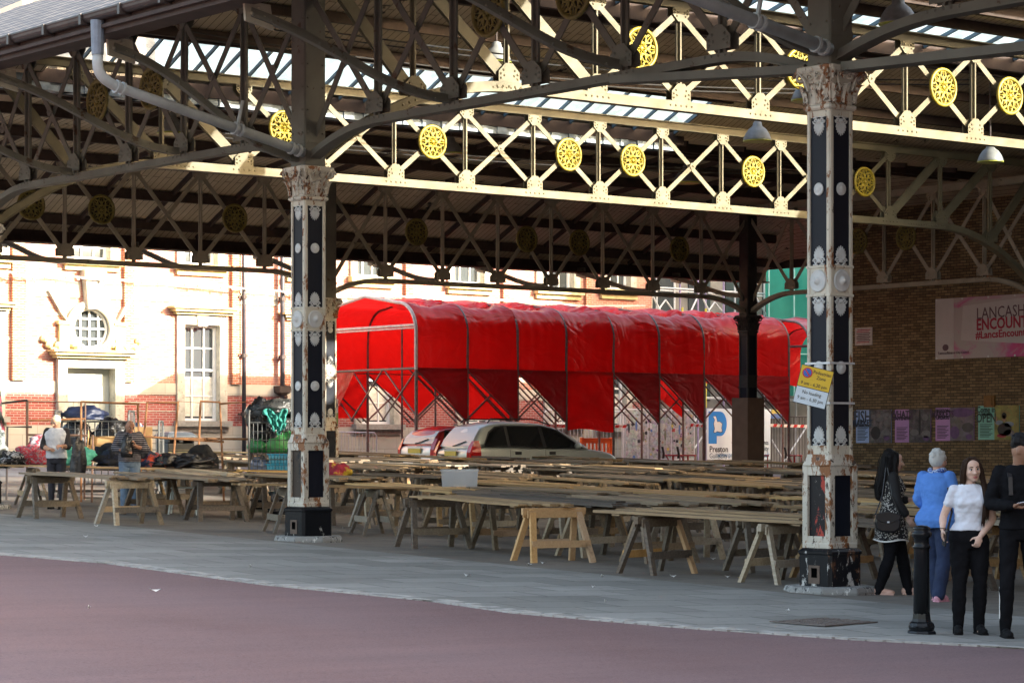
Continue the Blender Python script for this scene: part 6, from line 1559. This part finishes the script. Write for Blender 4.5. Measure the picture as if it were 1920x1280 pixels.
    for s in (-1, 1):
        mb = MB(); mb.ball(hp(s*.031, .081, .006), (.0155, .010, .0085), 10, 8, M=Rh); mb.build('eye', EW, t, smooth=True)
        mb = MB(); mb.ball(hp(s*.031, .0885, .006), (.0078, .005, .0078), 8, 6, M=Rh); mb.tube([hp(s*(.015+.011*i), .087-.0035*i*(i > 1), .0125+.003*math.sin(i)) for i in range(4)], .0030, 5); mb.build('iris', EB, t, smooth=True)
        mb = MB(); mb.tube([hp(s*.014, .096, .028), hp(s*.03, .094, .034), hp(s*.05, .080, .028)], [.004, .0045, .002], 6); mb.build('eyebrow', BR_, t, smooth=True)
    mb = MB(); mb.tube([hp(x, .095-.35*abs(x)**1.3*1.5, -.064+.002*(abs(x) < .012)) for x in (-.024, -.012, 0, .012, .024)], [.002, .0055, .005, .0055, .002], 8); mb.tube([hp(x, .093-.35*abs(x)**1.3*1.5, -.071) for x in (-.018, -.008, .008, .018)], [.002, .006, .006, .002], 8); mb.build('lips', LP, t, smooth=True)
    if legs:
        mb = MB(); mat, g, zl = legs['mat'], legs.get('g', .006), legs.get('lo', .1); rings(mb, trunk(g, hi=j['pelvis'].z+.17))
        for s in 'RL':
            h, kn, an = j['hip'+s], j['kn'+s], j['an'+s]; f = (an.z-zl)/(an.z-kn.z) if an.z != kn.z else 0; an2 = an+(kn-an)*(-f) if zl > an.z else an; w = legs.get('w', (.088, .078, .056, .058, .042))
            limb(mb, [h, h.lerp(kn, .5), kn, kn.lerp(an, .35), an2], [q*b for q in w])
        o = folds(remesh(mb.build(legs.get('name', 'trousers'), mat, t), .009, 3), .018)
    if top:
        mb = MB(); g = top.get('g', .012); R_ = trunk(g, lo=top.get('lo', .95))
        if 'hem' in top: R_ = [(x, y, z, rx+a_, ry+c_, q) for (x, y, z, rx, ry, q), (a_, c_) in zip(R_, top['hem']+[(0, 0)]*20)]
        if 'skirt' in top: R_ = [(j['pelvis'].x+sx, j['pelvis'].y+sy_, z, rx, ry, 0) for z, rx, ry, sx, sy_ in top['skirt']]+R_
        rings(mb, R_[:-1] if top.get('open', True) else R_)
        if female and top.get('bust', 1): 
            for s in (-1, 1): mb.ball(j['chest']+Matrix.Rotation(torso_yaw, 3, 'Z') @ Vector((s*.068, .085, .005)), (.068, .06, .066), 12, 10)
        if top.get('belly'): mb.ball(j['waist']+Vector((0, .05, -.02)), (.12, .10, .13), 12, 10)
        for s in 'RL':
            if top.get('nosleeve'): continue
            sh, el, wr = j['sh'+s], j['el'+s], j['wr'+s]; fr_ = top.get('sleeve', .45); sl = top.get('sw', .064)
            if fr_ <= 1: limb(mb, [sh+Vector((0, 0, .0)), sh.lerp(el, fr_*.5), sh.lerp(el, fr_)], [sl, sl*.97, sl*.95])
            else: limb(mb, [sh, sh.lerp(el, .5), el, el.lerp(wr, (fr_-1)*.5), el.lerp(wr, fr_-1)], [sl, sl*.92, sl*.82, sl*.80, sl*.62])
        folds(remesh(mb.build(top.get('name', 'shirt'), top['mat'], t), .009, 4), .026)
        if top.get('sleevemat'):
            for s in 'RL':
                mb = MB(); sh, el, wr = j['sh'+s], j['el'+s], j['wr'+s]; fr_ = top['sleeve2']; sl = top.get('sw', .064)+.004
                limb(mb, [sh+Vector((0, 0, .005)), sh.lerp(el, .5), el, el.lerp(wr, fr_-1)], [sl, sl*.92, sl*.85, sl*.72]); remesh(mb.build('sleeve', top['sleevemat'], t), .009, 3)
    if shoes:
        for s in 'RL':
            an = j['an'+s]; mb = MB(); hl = shoes.get('heel', 0); y = shoes.get('yaw', 0)*(1 if s == 'R' else -1)
            Mz = Matrix.Rotation(y, 3, 'Z'); P_2 = lambda x, yy, z: Vector((an.x, an.y, an.z-.09))+Mz @ Vector((x, yy, z))
            mb.ball(P_2(0, .115, .042), (.046, .075, .036), 12, 8, M=Mz); mb.ball(P_2(0, .04, .05+hl*.3), (.042, .09, .042), 12, 8, M=Mz); mb.ball(P_2(0, -.03, .05+hl*.5), (.040, .05, .05), 12, 8, M=Mz)
            mb.loft([[P_2(xx*w_, yy, z) for xx, yy in ((-1, .17), (1, .17), (1, .05), (1, -.065), (-1, -.065), (-1, .05))] for z, w_ in ((.0, .040), (.025, .043))])
            if hl: mb.box(P_2(0, -.045, hl*.5), (.05, .05, hl+.02))
            if shoes.get('boot'): limb(mb, [an+Vector((0, -.01, -.02)), an+Vector((0, -.005, shoes['boot']))], [.046, .052])
            remesh(mb.build('shoe', shoes['mat'], t), .008, 2)
    if hair: hair(t, hp, Rh, hc, j)
    if extra: extra(t, hp, Rh, hc, j)
    return t, j
def strands(name, c, c2):
    m = NM(name, .55, 0, .10); v = m.co((60, 60, 5)); m.base(m.mix(m.noise(v, 1, 4), C(*c), C(*c2))); m.bump(m.noise(v, 1.3, 4), .5, .004); return m.mat
def cap(mb, hp, Rh, grow=.012, front=.0, low=-.02):
    def f(u, w):
        ph = u*2*math.pi; th = w*math.pi*.62; fr_ = max(0, math.cos(ph))   # front is +y
        lim = .40*math.pi*(1-.42*fr_**1.5)+.2*math.pi*(1-fr_)*.9; th = w*lim
        x = math.sin(th)*math.sin(ph)*(.075+grow); y = math.sin(th)*math.cos(ph)*(.097+grow); z = math.cos(th)*(.114+grow)
        return hp(x, y-.004, z+.002)
    mb.grid(f, 36, 14)
BLACKH, BROWNH, GREYH, WHITEH = strands('black hair', (.006, .006, .007), (.02, .018, .018)), strands('dark brown hair', (.018, .010, .007), (.05, .028, .018)), strands('silver grey hair', (.38, .38, .36), (.60, .60, .57)), strands('thin white hair', (.5, .46, .4), (.65, .6, .55))
def longhair(mat, locks):
    def fn(t, hp, Rh, hc, j):
        mb = MB(); mb.ball(hp(0, -.018, .02), (.088, .094, .110), 18, 12, M=Rh)
        for pts, r0, r1 in locks: limb(mb, [hp(*p) for p in pts], [r0+(r1-r0)*i/(len(pts)-1) for i in range(len(pts))], 10)
        o = mb.build('hair', mat, t); remesh(o, .008, 3)
        mb = MB(); rr = random.Random(9)
        for pts, r0, r1 in locks:
            for _ in range(26):
                a = rr.uniform(0, 6.28); q = rr.uniform(.8, 1.25); w0 = rr.uniform(-.25, .25)
                P = [hp(p[0]+math.cos(a+w0*i)*(r0+(r1-r0)*i/(len(pts)-1))*q, p[1]+math.sin(a+w0*i)*(r0+(r1-r0)*i/(len(pts)-1))*q, p[2]+(-.05*rr.random() if i == len(pts)-1 else 0)) for i, p in enumerate(pts)]
                mb.tube(P, [.0042]*(len(P)-1)+[.001], 5)
        mb.build('hair_strands', mat, t, smooth=True)
    return fn
def shorthair(mat, gy=-.022, gz_=.024, r=(.081, .090, .104), tuft=0, seed=1):
    def fn(t, hp, Rh, hc, j):
        mb = MB(); mb.ball(hp(0, gy, gz_), r, 20, 14, M=Rh); rr = random.Random(seed)
        for _ in range(tuft):
            a, e = rr.uniform(0, 6.28), rr.uniform(.1, 1.4); mb.ball(hp(r[0]*math.sin(a)*math.cos(e)*.95, gy+r[1]*math.cos(a)*math.cos(e)*.95, gz_+r[2]*math.sin(e)*.95), rr.uniform(.012, .026), 8, 6)
        remesh(mb.build('hair', mat, t), .007, 2)
    return fn
TEE = plain('white tee cotton', (.62, .64, .70), .8, 0, .07, 3, bump=.7, bs=12); BLKT = plain('black stretch cotton', (.008, .008, .0095), .9, 0, .25, 6, spec=.08, bump=.8, bs=11); BLKB = plain('black suede boots', (.009, .009, .010), .8, 0, .3, 9, spec=.15)
YAWC = R(142)
def foot_at(px, py, D=None): return hit(px, py)
# ---- young woman in a white tee facing the street
gl_ = foot_at(1818, 1190)
def tee_extra(t, hp, Rh, hc, j):
    mb = MB(); mb.tube([j['shR']+Vector((.05, -.04, .03)), j['waist']+Vector((.16, -.06, .1)), j['pelvis']+Vector((.19, -.03, .08))], .012, 6); mb.build('bag_strap', BLACKM, t)
    mb = MB(); mb.tube([j['wrR']+Vector((.027*math.cos(a), .027*math.sin(a), .01)) for a in [i*.7 for i in range(10)]], .004, 5); mb.build('bracelet', plain('bracelet', (.12, .07, .05), .5), t)
locks = [((0, -.05, .07), 0, 0)]
lkA = [([(.0, -.075, .06), (.0, -.10, -.06), (.0, -.10, -.22), (.0, -.09, -.36)], .06, .04),
       ([(-.03, .02, .108), (-.066, .03, .05), (-.083, .015, -.04), (-.085, .05, -.16), (-.075, .115, -.28), (-.045, .14, -.40), (-.02, .135, -.50)], .02, .014),
       ([(-.05, -.01, .09), (-.085, .0, .0), (-.098, -.0, -.10), (-.105, .05, -.20), (-.095, .12, -.32), (-.065, .14, -.44)], .024, .012),
       ([(.03, .02, .108), (.068, .03, .05), (.086, .01, -.04), (.09, -.02, -.16), (.10, -.05, -.28)], .02, .02), ([(.05, -.02, .09), (.088, -.01, 0), (.098, -.03, -.12), (.10, -.06, -.25)], .026, .022)]
pw, jw = person('young woman facing the street in a white t-shirt and black jeans, long dark hair', gl_, YAWC, 1.66,
    J=dict(anR=(.115, .03, .09), knR=(.105, .05, .49), anL=(-.095, -.03, .09), knL=(-.095, .03, .50), shR=(.148, -.01, 1.385), shL=(-.148, .0, 1.385), elL=(-.225, .02, 1.12), wrL=(-.07, .17, .95), elR=(.245, -.05, 1.13), wrR=(.275, .10, 1.02), head=(-.02, .02, 1.58), pelvis=(.018, 0, .92), chest=(-.01, .0, 1.26)),
    bulk=1.05, skin=(.66, .44, .34), hd=(0, R(5), R(6)), torso_yaw=R(-8), handR=((.05, .15, -.9), (-1, .1, -.1), .5), handL=((.35, .25, -.85), (.3, -.9, 0), .95),
    top=dict(mat=TEE, lo=.99, sleeve=.48, sw=.056, g=.010, name='t_shirt', hem=[(.006, .008)]), legs=dict(mat=BLKT, name='jeans', lo=.2, w=(.102, .092, .064, .066, .044)), shoes=dict(mat=BLKB, heel=.055, boot=.14, yaw=-.15), hair=longhair(BROWNH, lkA), extra=tee_extra)
# ---- the phone she carries
Mg = Matrix.Translation(gl_) @ Matrix.Rotation(YAWC, 4, 'Z') @ Matrix.Scale(1.66/1.7, 4)
mb = MB(); mb.box((0, 0, 0), (.016, .08, .15)); mb.box((-.009, 0, .0), (.003, .07, .13)); o = mb.build('phone', plain('black glass phone', (.02, .02, .022), .1), bevel=.004); o.location = Mg @ (jw['wrR']+Vector((-.012, .04, -.085))); o.rotation_euler = (R(-15), 0, YAWC+R(10)); props(o, 'black phone hanging in the hand of the woman in the white t-shirt', 'phone')
# ---- dark haired woman in the speckled dress walking to the right
w1 = foot_at(1672, 1116)
m = NM('black and white speckled knit', .9); vo = m.n('ShaderNodeTexVoronoi'); m.t.links.new(m.co(), vo.inputs['Vector']); vo.inputs['Scale'].default_value = 46
k = m.ramp(m.math('ADD', vo.outputs['Distance'], m.math('MULTIPLY', m.noise(m.co(), 34, 3), .6)), .66, .76); m.base(m.mix(k, C(.42, .41, .38), C(.012, .012, .014))); SPECK = m.mat
m = NM('black lace', .8); vo = m.n('ShaderNodeTexVoronoi'); m.t.links.new(m.co(), vo.inputs['Vector']); vo.inputs['Scale'].default_value = 26
m.base(m.mix(m.ramp(m.math('ADD', vo.outputs['Distance'], m.math('MULTIPLY', m.noise(m.co(), 22, 3), .7)), 1.08, 1.16), C(.010, .010, .011), C(.36, .22, .17))); LACE = m.mat
lkB = [([(0, -.07, .08), (.0, -.105, -.02), (0, -.12, -.16), (.0, -.15, -.30), (0, -.14, -.42)], .075, .06), ([(.04, -.02, .09), (.085, -.0, .02), (.10, -.01, -.08), (.115, .01, -.2), (.12, .035, -.34), (.11, .03, -.48)], .035, .03), ([(-.04, -.02, .09), (-.085, .0, .02), (-.095, -.01, -.08), (-.1, .02, -.22), (-.10, .05, -.36)], .035, .03), ([(.06, -.06, .05), (.095, -.07, -.05), (.10, -.10, -.2), (.09, -.13, -.36)], .05, .045)]
def white_hem(t, hp, Rh, hc, j):
    mb = MB(); c = j['pelvis']
    mb.tube([Vector((c.x+.232*math.cos(a), c.y-.01+.205*math.sin(a), .655+.012*math.sin(3*a))) for a in [i*math.pi/16 for i in range(33)]], .009, 6); mb.build('white_hem', WHITE, t)
pw1, jw1 = person('dark haired woman walking right in a speckled dress with lace sleeves and leggings', w1, R(-128), 1.66,
    J=dict(anR=(.075, -.16, .09), knR=(.085, -.03, .49), anL=(-.075, .20, .09), knL=(-.085, .13, .50), elR=(.215, .03, 1.12), wrR=(.19, .16, .93), elL=(-.2, .02, 1.12), wrL=(-.12, .235, 1.13), head=(0, .03, 1.585)),
    bulk=1.16, skin=(.60, .38, .29), hd=(R(-4), 0, 0), handL=((.05, .9, .0), (.2, 0, 1), .5), handR=((0, .5, -.8), (-1, .1, 0), .5),
    top=dict(mat=SPECK, lo=.9, name='dress', nosleeve=1, g=.014, skirt=[(.66, .225, .20, 0, -.01), (.78, .21, .19, 0, -.005)], sleevemat=LACE, sleeve2=1.75, sleeve=.1, sw=.066),
    legs=dict(mat=BLKT, name='leggings', lo=.16, w=(.1, .092, .062, .066, .045)), shoes=dict(mat=plain('nude ballet flats', (.58, .36, .28), .5)), hair=longhair(BLACKH, lkB), extra=white_hem, lips=(.36, .10, .1))
d_ = depth(w1); hb = pt(1664, 978, d_-.28); t = thing('shoulder_bag', 'black leather shoulder bag on the hip of the woman in the speckled dress', 'handbag', hb, R(-38))
LEA = plain('smooth black leather', (.012, .012, .014), .28, 0, .2, 6); mb = MB()
prof_ = [(-.14, .08), (-.15, -.0), (-.13, -.08), (-.08, -.115), (.08, -.125), (.14, -.08), (.155, 0), (.14, .06), (0, .10)]
mb.loft([[Vector((x*q, y, z*q)) for x, z in prof_] for y, q in ((-.05, .9), (-.03, 1), (.03, 1), (.05, .9))]); mb.build('bag_body', LEA, t, fix=True, bevel=.01)
mb = MB(); mb.loft([[Vector((x, y, z)) for x, z in ((-.15, .05), (-.13, .10), (0, .12), (.13, .09), (.15, .05), (.08, -.0), (0, -.02), (-.08, .0))] for y in (-.062, -.048)]); mb.build('flap', LEA, t, fix=True, bevel=.008)
mb = MB(); mb.box((.0, -.066, .0), (.025, .01, .02)); mb.build('clasp', STEELG, t)
mb = MB(); mb.tube([(.14, 0, .08), (.06, .04, .30), (.02, .12, .62)], .008, 6); mb.tube([(-.14, 0, .08), (-.05, .06, .3), (.0, .12, .62)], .008, 6); mb.build('strap', LEA, t)
# ---- grey haired woman in blue seen from behind
w2 = foot_at(1757, 1128)
BLUEC = plain('cornflower blue cardigan', (.085, .235, .64), .85, 0, .10, 3, bump=.7, bs=11); JEAN = plain('blue denim', (.014, .026, .07), .85, 0, .25, 6)
m = NM('blue paisley scarf', .8); m.base(m.mix(m.ramp(m.noise(m.co(), 40, 3), .45, .55), C(.02, .09, .38), C(.45, .55, .70))); SCARF = m.mat
def scarf(t, hp, Rh, hc, j):
    mb = MB(); n = j['neck']
    mb.tube([Vector((n.x+.082*math.cos(a), n.y+.005+.085*math.sin(a), n.z+.018+.015*math.cos(a*2))) for a in [i*math.pi/10 for i in range(21)]], .026, 8); mb.tube([n+Vector((.03, .09, 0)), n+Vector((.05, .12, -.12)), n+Vector((.03, .12, -.28))], [.025, .03, .02], 8); remesh(mb.build('scarf', SCARF, t), .009, 2)
pw2, jw2 = person('grey haired woman seen from behind in a cornflower blue cardigan and jeans', w2, R(-78), 1.70,
    J=dict(anR=(.08, -.10, .09), knR=(.09, .0, .49), anL=(-.08, .14, .09), knL=(-.09, .10, .5), elR=(.235, .02, 1.13), wrR=(.16, .19, 1.0), elL=(-.24, -.02, 1.14), wrL=(-.15, .17, 1.02), head=(0, .035, 1.575)),
    bulk=1.24, skin=(.56, .33, .24), hd=(R(-6), 0, R(-8)), top=dict(mat=BLUEC, lo=.80, sleeve=1.9, sw=.076, g=.018, name='cardigan', hem=[(.03, .035), (.022, .03), (.014, .02)]),
    legs=dict(mat=JEAN, name='jeans', lo=.06, w=(.09, .082, .066, .068, .06)), shoes=dict(mat=plain('pink striped plimsolls', (.62, .30, .38), .7, 0, .3, 30)), hair=shorthair(GREYH, -.028, .026, (.090, .100, .108), 40, 4), extra=scarf, brow=(.3, .3, .28))
# ---- man in black at the right edge
m3_ = foot_at(1912, 1196)
def pack(t, hp, Rh, hc, j):
    for s in (-1, 1): mb = MB(); mb.sweep([j['chest']+Vector((s*.10, .13, -.05)), j['chest']+Vector((s*.105, .12, .10)), j['neck']+Vector((s*.10, .0, -.005)), j['chest']+Vector((s*.1, -.13, .08))], .035, .014, (0, 1, .2)); mb.build('backpack_strap', BLACKM, t)
    for s in (-1, 1): mb = MB(); mb.tube([j['kn'+('R' if s > 0 else 'L')]+Vector((s*.062, 0, -.05)), j['an'+('R' if s > 0 else 'L')]+Vector((s*.05, .0, .08))], .005, 5); mb.build('side_stripe', WHITE, t)
pm, jm = person('tall man in a black sweatshirt and black joggers looking aside, phone in hand', m3_, YAWC, 1.87,
    J=dict(anR=(.13, .05, .09), knR=(.12, .07, .49), anL=(-.12, -.06, .09), knL=(-.11, .0, .50), elR=(.255, -.02, 1.13), wrR=(.09, .20, 1.12), elL=(-.26, -.03, 1.12), wrL=(-.16, .18, 1.08), head=(-.02, .02, 1.59)),
    female=False, bulk=.94, skin=(.30, .16, .10), hd=(R(-8), 0, R(62)), handR=((-.75, .55, -.1), (-.1, .1, 1), .55, 1), top=dict(mat=BLKT, lo=.86, sleeve=1.95, sw=.068, g=.014, name='sweatshirt', hem=[(.008, .01)]),
    legs=dict(mat=BLKT, name='joggers', lo=.1, w=(.095, .085, .068, .066, .048)), shoes=dict(mat=BLKB, boot=.06), hair=shorthair(BLACKH, -.024, .046, (.074, .086, .088), 70, 3), extra=pack, lips=(.28, .12, .1))
Mt = Matrix.Translation(m3_) @ Matrix.Rotation(YAWC, 4, 'Z') @ Matrix.Scale(1.87/1.7, 4)
ph = Mt @ (jm['wrR']+Vector((-.085, .075, .028))); mb = MB(); mb.box((0, 0, 0), (.15, .075, .010)); o = mb.build('phone', plain('silver phone', (.5, .48, .5), .3, .4), bevel=.004); o.location = ph; o.rotation_euler = (R(18), R(12), YAWC+R(-20)); props(o, 'thin phone held in the hand of the man in black', 'phone')
# ---- two traders sorting clothes at the left
ma = hit(106, 955)
m = NM('white baseball tee', .85); m.base(m.mix(m.ramp(m.noise(m.co(), 5, 3), .3, .7), C(.58, .60, .64), C(.68, .69, .71))); WT = m.mat
def glasses(t, hp, Rh, hc, j):
    mb = MB()
    for s in (-1, 1): mb.tube([hp(s*.032+.021*math.cos(a), .103, .004+.015*math.sin(a)) for a in [i*math.pi/6 for i in range(13)]], .0028, 5); mb.tube([hp(s*.053, .100, .008), hp(s*.08, .0, .004)], .0028, 5)
    mb.build('spectacles', BLACKM, t)
CHAR = plain('charcoal sleeve', (.035, .03, .03), .9)
p1, j1 = person('white haired man in glasses and a white top with dark sleeves sorting clothes', ma, R(137), 1.76,
    J=dict(elR=(.24, .04, 1.13), wrR=(.06, .27, 1.08), elL=(-.23, .06, 1.12), wrL=(-.17, .28, 1.14), head=(0, .045, 1.575), chest=(0, .01, 1.26)), female=False, bulk=1.08, skin=(.62, .35, .23), hd=(R(-22), 0, R(-22)),
    handR=((-.6, .6, .1), (-.2, 0, -1), .8, 1), handL=((.3, .8, 0), (.6, 0, -1), .8), top=dict(mat=WT, lo=.86, nosleeve=1, g=.018, name='baseball_top', belly=1, sleevemat=CHAR, sleeve2=1.35, sw=.068), legs=dict(mat=plain('dark jeans', (.03, .03, .04), .85), lo=.08), shoes=dict(mat=BLKB), hair=shorthair(WHITEH, -.028, .022, (.081, .086, .096), 0), extra=glasses, brow=(.4, .36, .3))
mb_ = hit(243, 962)
m = NM('grey striped jumper', .9); wv = m.n('ShaderNodeTexWave', bands_direction='Z'); m.t.links.new(m.co(), wv.inputs['Vector']); wv.inputs['Scale'].default_value = 8.5; m.base(m.mix(m.ramp(wv.outputs[1], .78, .9), C(.035, .035, .045), C(.28, .26, .28))); STR = m.mat
p2, j2 = person('balding man in a grey striped jumper and pale jeans stooping over a dark bag', mb_, R(160), 1.74,
    J=dict(elR=(.29, .08, 1.16), wrR=(.12, .30, 1.12), elL=(-.30, .08, 1.13), wrL=(-.06, .28, 1.20), head=(.01, .10, 1.55), neck=(0, .04, 1.44), chest=(0, .03, 1.25)), female=False, bulk=1.14, skin=(.42, .21, .13), hd=(R(-26), 0, R(14)),
    handR=((-.5, .7, 0), (-.2, 0, -1), .8, 1), handL=((.3, .3, .7), (.9, 0, 0), .9), top=dict(mat=STR, lo=.86, sleeve=1.55, sw=.078, g=.02, name='jumper', belly=1), legs=dict(mat=plain('pale jeans', (.14, .20, .28), .85), lo=.08, w=(.1, .09, .07, .07, .06)), shoes=dict(mat=BLKB), hair=shorthair(strands('brown hair', (.03, .016, .01), (.06, .03, .02)), -.042, -.002, (.079, .074, .08), 0))
def sackmesh(label, c, r, seed): return heap(label, 'bag', 'bin_bag', c, r, BAG, seed, rough=.25)
sackmesh('shiny black bin bag held open by the man in the white top', pt(147, 872, depth(ma)-.30)+Vector((0, 0, -.22)), (.15, .11, .46), 81)
sackmesh('dark cloth bag held up by the man in the striped jumper', pt(238, 842, depth(mb_)-.34)+Vector((0, 0, -.14)), (.12, .09, .26), 82)
# ================================================================ bollard on the pavement
b = hit(1728, 1189); t = thing('bollard', 'black cast iron bollard on the pavement in front of the woman in blue', 'bollard', b)
BOL = peel('glossy black bollard paint', (.010, .011, .013), [((.22, .22, .22), .70, 10)], rough=.22)
mb = MB(); mb.lathe([(.13, -.02), (.13, .02), (.125, .035), (.10, .05), (.112, .06), (.118, .085), (.108, .11), (.088, .125), (.082, .15), (.076, .20)], n=8, sq=8); mb.lathe([(.115, .045), (.122, .075), (.112, .105), (.088, .12), (.08, .16)], n=24); mb.build('base', BOL, t)
mb = MB(); mb.lathe([(.078, .14), (.072, .80), (.072, .81)], n=24); mb.build('post', BOL, t, smooth=True)
mb = MB(); mb.lathe([(.080, .80), (.084, .82), (.074, .835), (.070, .85), (.072, .90), (.088, .91), (.094, .925), (.094, .945), (.085, .96), (.074, .965), (.082, .98), (.078, 1.0), (.05, 1.015), (.0, 1.02)], n=24); mb.build('cap', BOL, t, smooth=True)
# ================================================================ parking sign strapped on the tall column
SG, SWT, SK2 = plain('sign yellow', (.72, .46, .015), .35, 0, .04), plain('sign white', (.62, .70, .76), .35, 0, .04), plain('sign black', (.012, .012, .012), .4)
sp = pt(1524, 729, 28.55); t = thing('parking_sign', 'tilted yellow and white pedestrian zone sign strapped to the tall column', 'sign', sp); t.rotation_euler = (0, R(14), R(-50))
W_, HY, HW = .375, .245, .19
mb = MB(); mb.b2((-W_/2, 0, -HW-.005), (W_/2, .012, HY)); mb.build('sign_plate', SK2, t, bevel=.003)
mb = MB(); mb.b2((-W_/2+.006, -.003, .004), (W_/2-.006, .0, HY-.006)); mb.build('yellow_panel', SG, t)
mb = MB(); mb.b2((-W_/2+.006, -.003, -HW+.002), (W_/2-.006, .0, -.004)); mb.build('white_panel', SWT, t)
flat(t, 'roundel', ell(-W_/2+.085, HY-.08, .058, .058, 24), plain('sign red', (.55, .02, .02), .4), .006, -.003); flat(t, 'roundel_blue', ell(-W_/2+.085, HY-.08, .045, .045, 24), plain('sign blue', (.02, .12, .48), .4), .009, -.003)
mb = MB(); mb.box((-W_/2+.085, -.014, HY-.08), (.09, .003, .014), M=Matrix.Rotation(R(45), 3, 'Y')); mb.build('roundel_bar', plain('sign red bar', (.55, .02, .02), .4), t)
for s, sz, x, z in (('Pedestrian', .056, .065, HY-.055), ('Zone', .056, .065, HY-.112), ('9 am - 6.30 pm', .056, .0, .045), ('No loading', .056, 0, -.055), ('9 am - 6.30 pm', .056, 0, -.125)):
    text(s, sz, SK2, t, (x, -.006, z), (R(90), 0, 0), sx=.88, ext=.001)
mb = MB()
for zz in (1.0+gz(*F2)+0, ): pass
g_ = gz(*F2)
for dz in (.98, .52): mb.loft([[Vector((F2[0]+x, F2[1]+y, dz+q)) for x, y in ((-.203, -.203), (.203, -.203), (.203, .203), (-.203, .203))] for q in (-.012, .012)], cap=False)
Mi = (Matrix.Translation(t.location) @ t.rotation_euler.to_matrix().to_4x4()).inverted(); mb.v = [tuple(Mi @ Vector(p)) for p in mb.v]; mb.build_each('strap', STEELG, t)
# ================================================================ unseen terrace added behind the camera's right shoulder to shade the road
tr_ = thing('added_shade_terrace', 'unseen brick terrace added to keep the road in shade', 'building', (38, -14, gz(38, -14)))
mb = MB(); mb.b2((6, -26, -3), (75, -8, 17.5)); mb.build('wall', BR, tr_, world=True)
mb = MB(); mb.loft([[Vector((x, y, z)) for y, z in ((-26.4, 17.5), (-7.6, 17.5), (-17, 21.0))] for x in (5.8, 75.2)]); mb.build('roof', SLATE, tr_, world=True)
mb = MB()
for i in range(22):
    for j in range(4): mb.b2((8+3*i, -8.0, .2+4.1*j), (9.3+3*i, -7.96, 2.4+4.1*j))
mb.build_each('window', GLASSW, tr_, world=True)
# ================================================================ camera, sun, sky
cd = bpy.data.cameras.new('camera'); cam = bpy.data.objects.new('camera', cd); COL.objects.link(cam)
cd.sensor_width = 36; cd.lens = 36*F_PX/1920; cd.shift_y = (YH-640)/1920; cd.clip_start = .5; cd.clip_end = 2000
q = CF.to_track_quat('-Z', 'Y'); cam.rotation_euler = q.to_euler(); cam.location = (0, 0, 0); scene.camera = cam
EL = R(20); AZ = Vector((.5, -.866, 0))
d = Vector((-AZ.x*math.cos(EL), -AZ.y*math.cos(EL), -math.sin(EL)))
sd = bpy.data.lights.new('sun', 'SUN'); sd.energy = 3.1; sd.angle = R(.55); sd.color = (1, .94, .84)
so = bpy.data.objects.new('sun', sd); COL.objects.link(so); so.rotation_euler = d.to_track_quat('-Z', 'Y').to_euler(); so.location = (30, -40, 40)
w = bpy.data.worlds.new('World'); scene.world = w; w.use_nodes = True
sk = w.node_tree.nodes.new('ShaderNodeTexSky'); sk.sky_type = 'NISHITA'; sk.sun_disc = False; sk.sun_elevation = EL; sk.sun_rotation = math.atan2(AZ.x, AZ.y)
sk.air_density = 1.0; sk.dust_density = 6.0; sk.ozone_density = .4
bg = w.node_tree.nodes['Background']; mu = w.node_tree.nodes.new('ShaderNodeMix'); mu.data_type = 'RGBA'; mu.blend_type = 'MULTIPLY'; mu.inputs[0].default_value = 1; mu.inputs[7].default_value = (1, .95, .87, 1)
w.node_tree.links.new(sk.outputs[0], mu.inputs[6]); w.node_tree.links.new(mu.outputs[2], bg.inputs[0]); bg.inputs[1].default_value = .15
scene.view_settings.view_transform = 'Standard'; scene.view_settings.look = 'None'; scene.view_settings.gamma = 1; scene.view_settings.exposure = 2.72
scene.cycles.max_bounces = 8; scene.cycles.transparent_max_bounces = 12; scene.cycles.diffuse_bounces = 4
scene.cycles.sample_clamp_indirect = 6
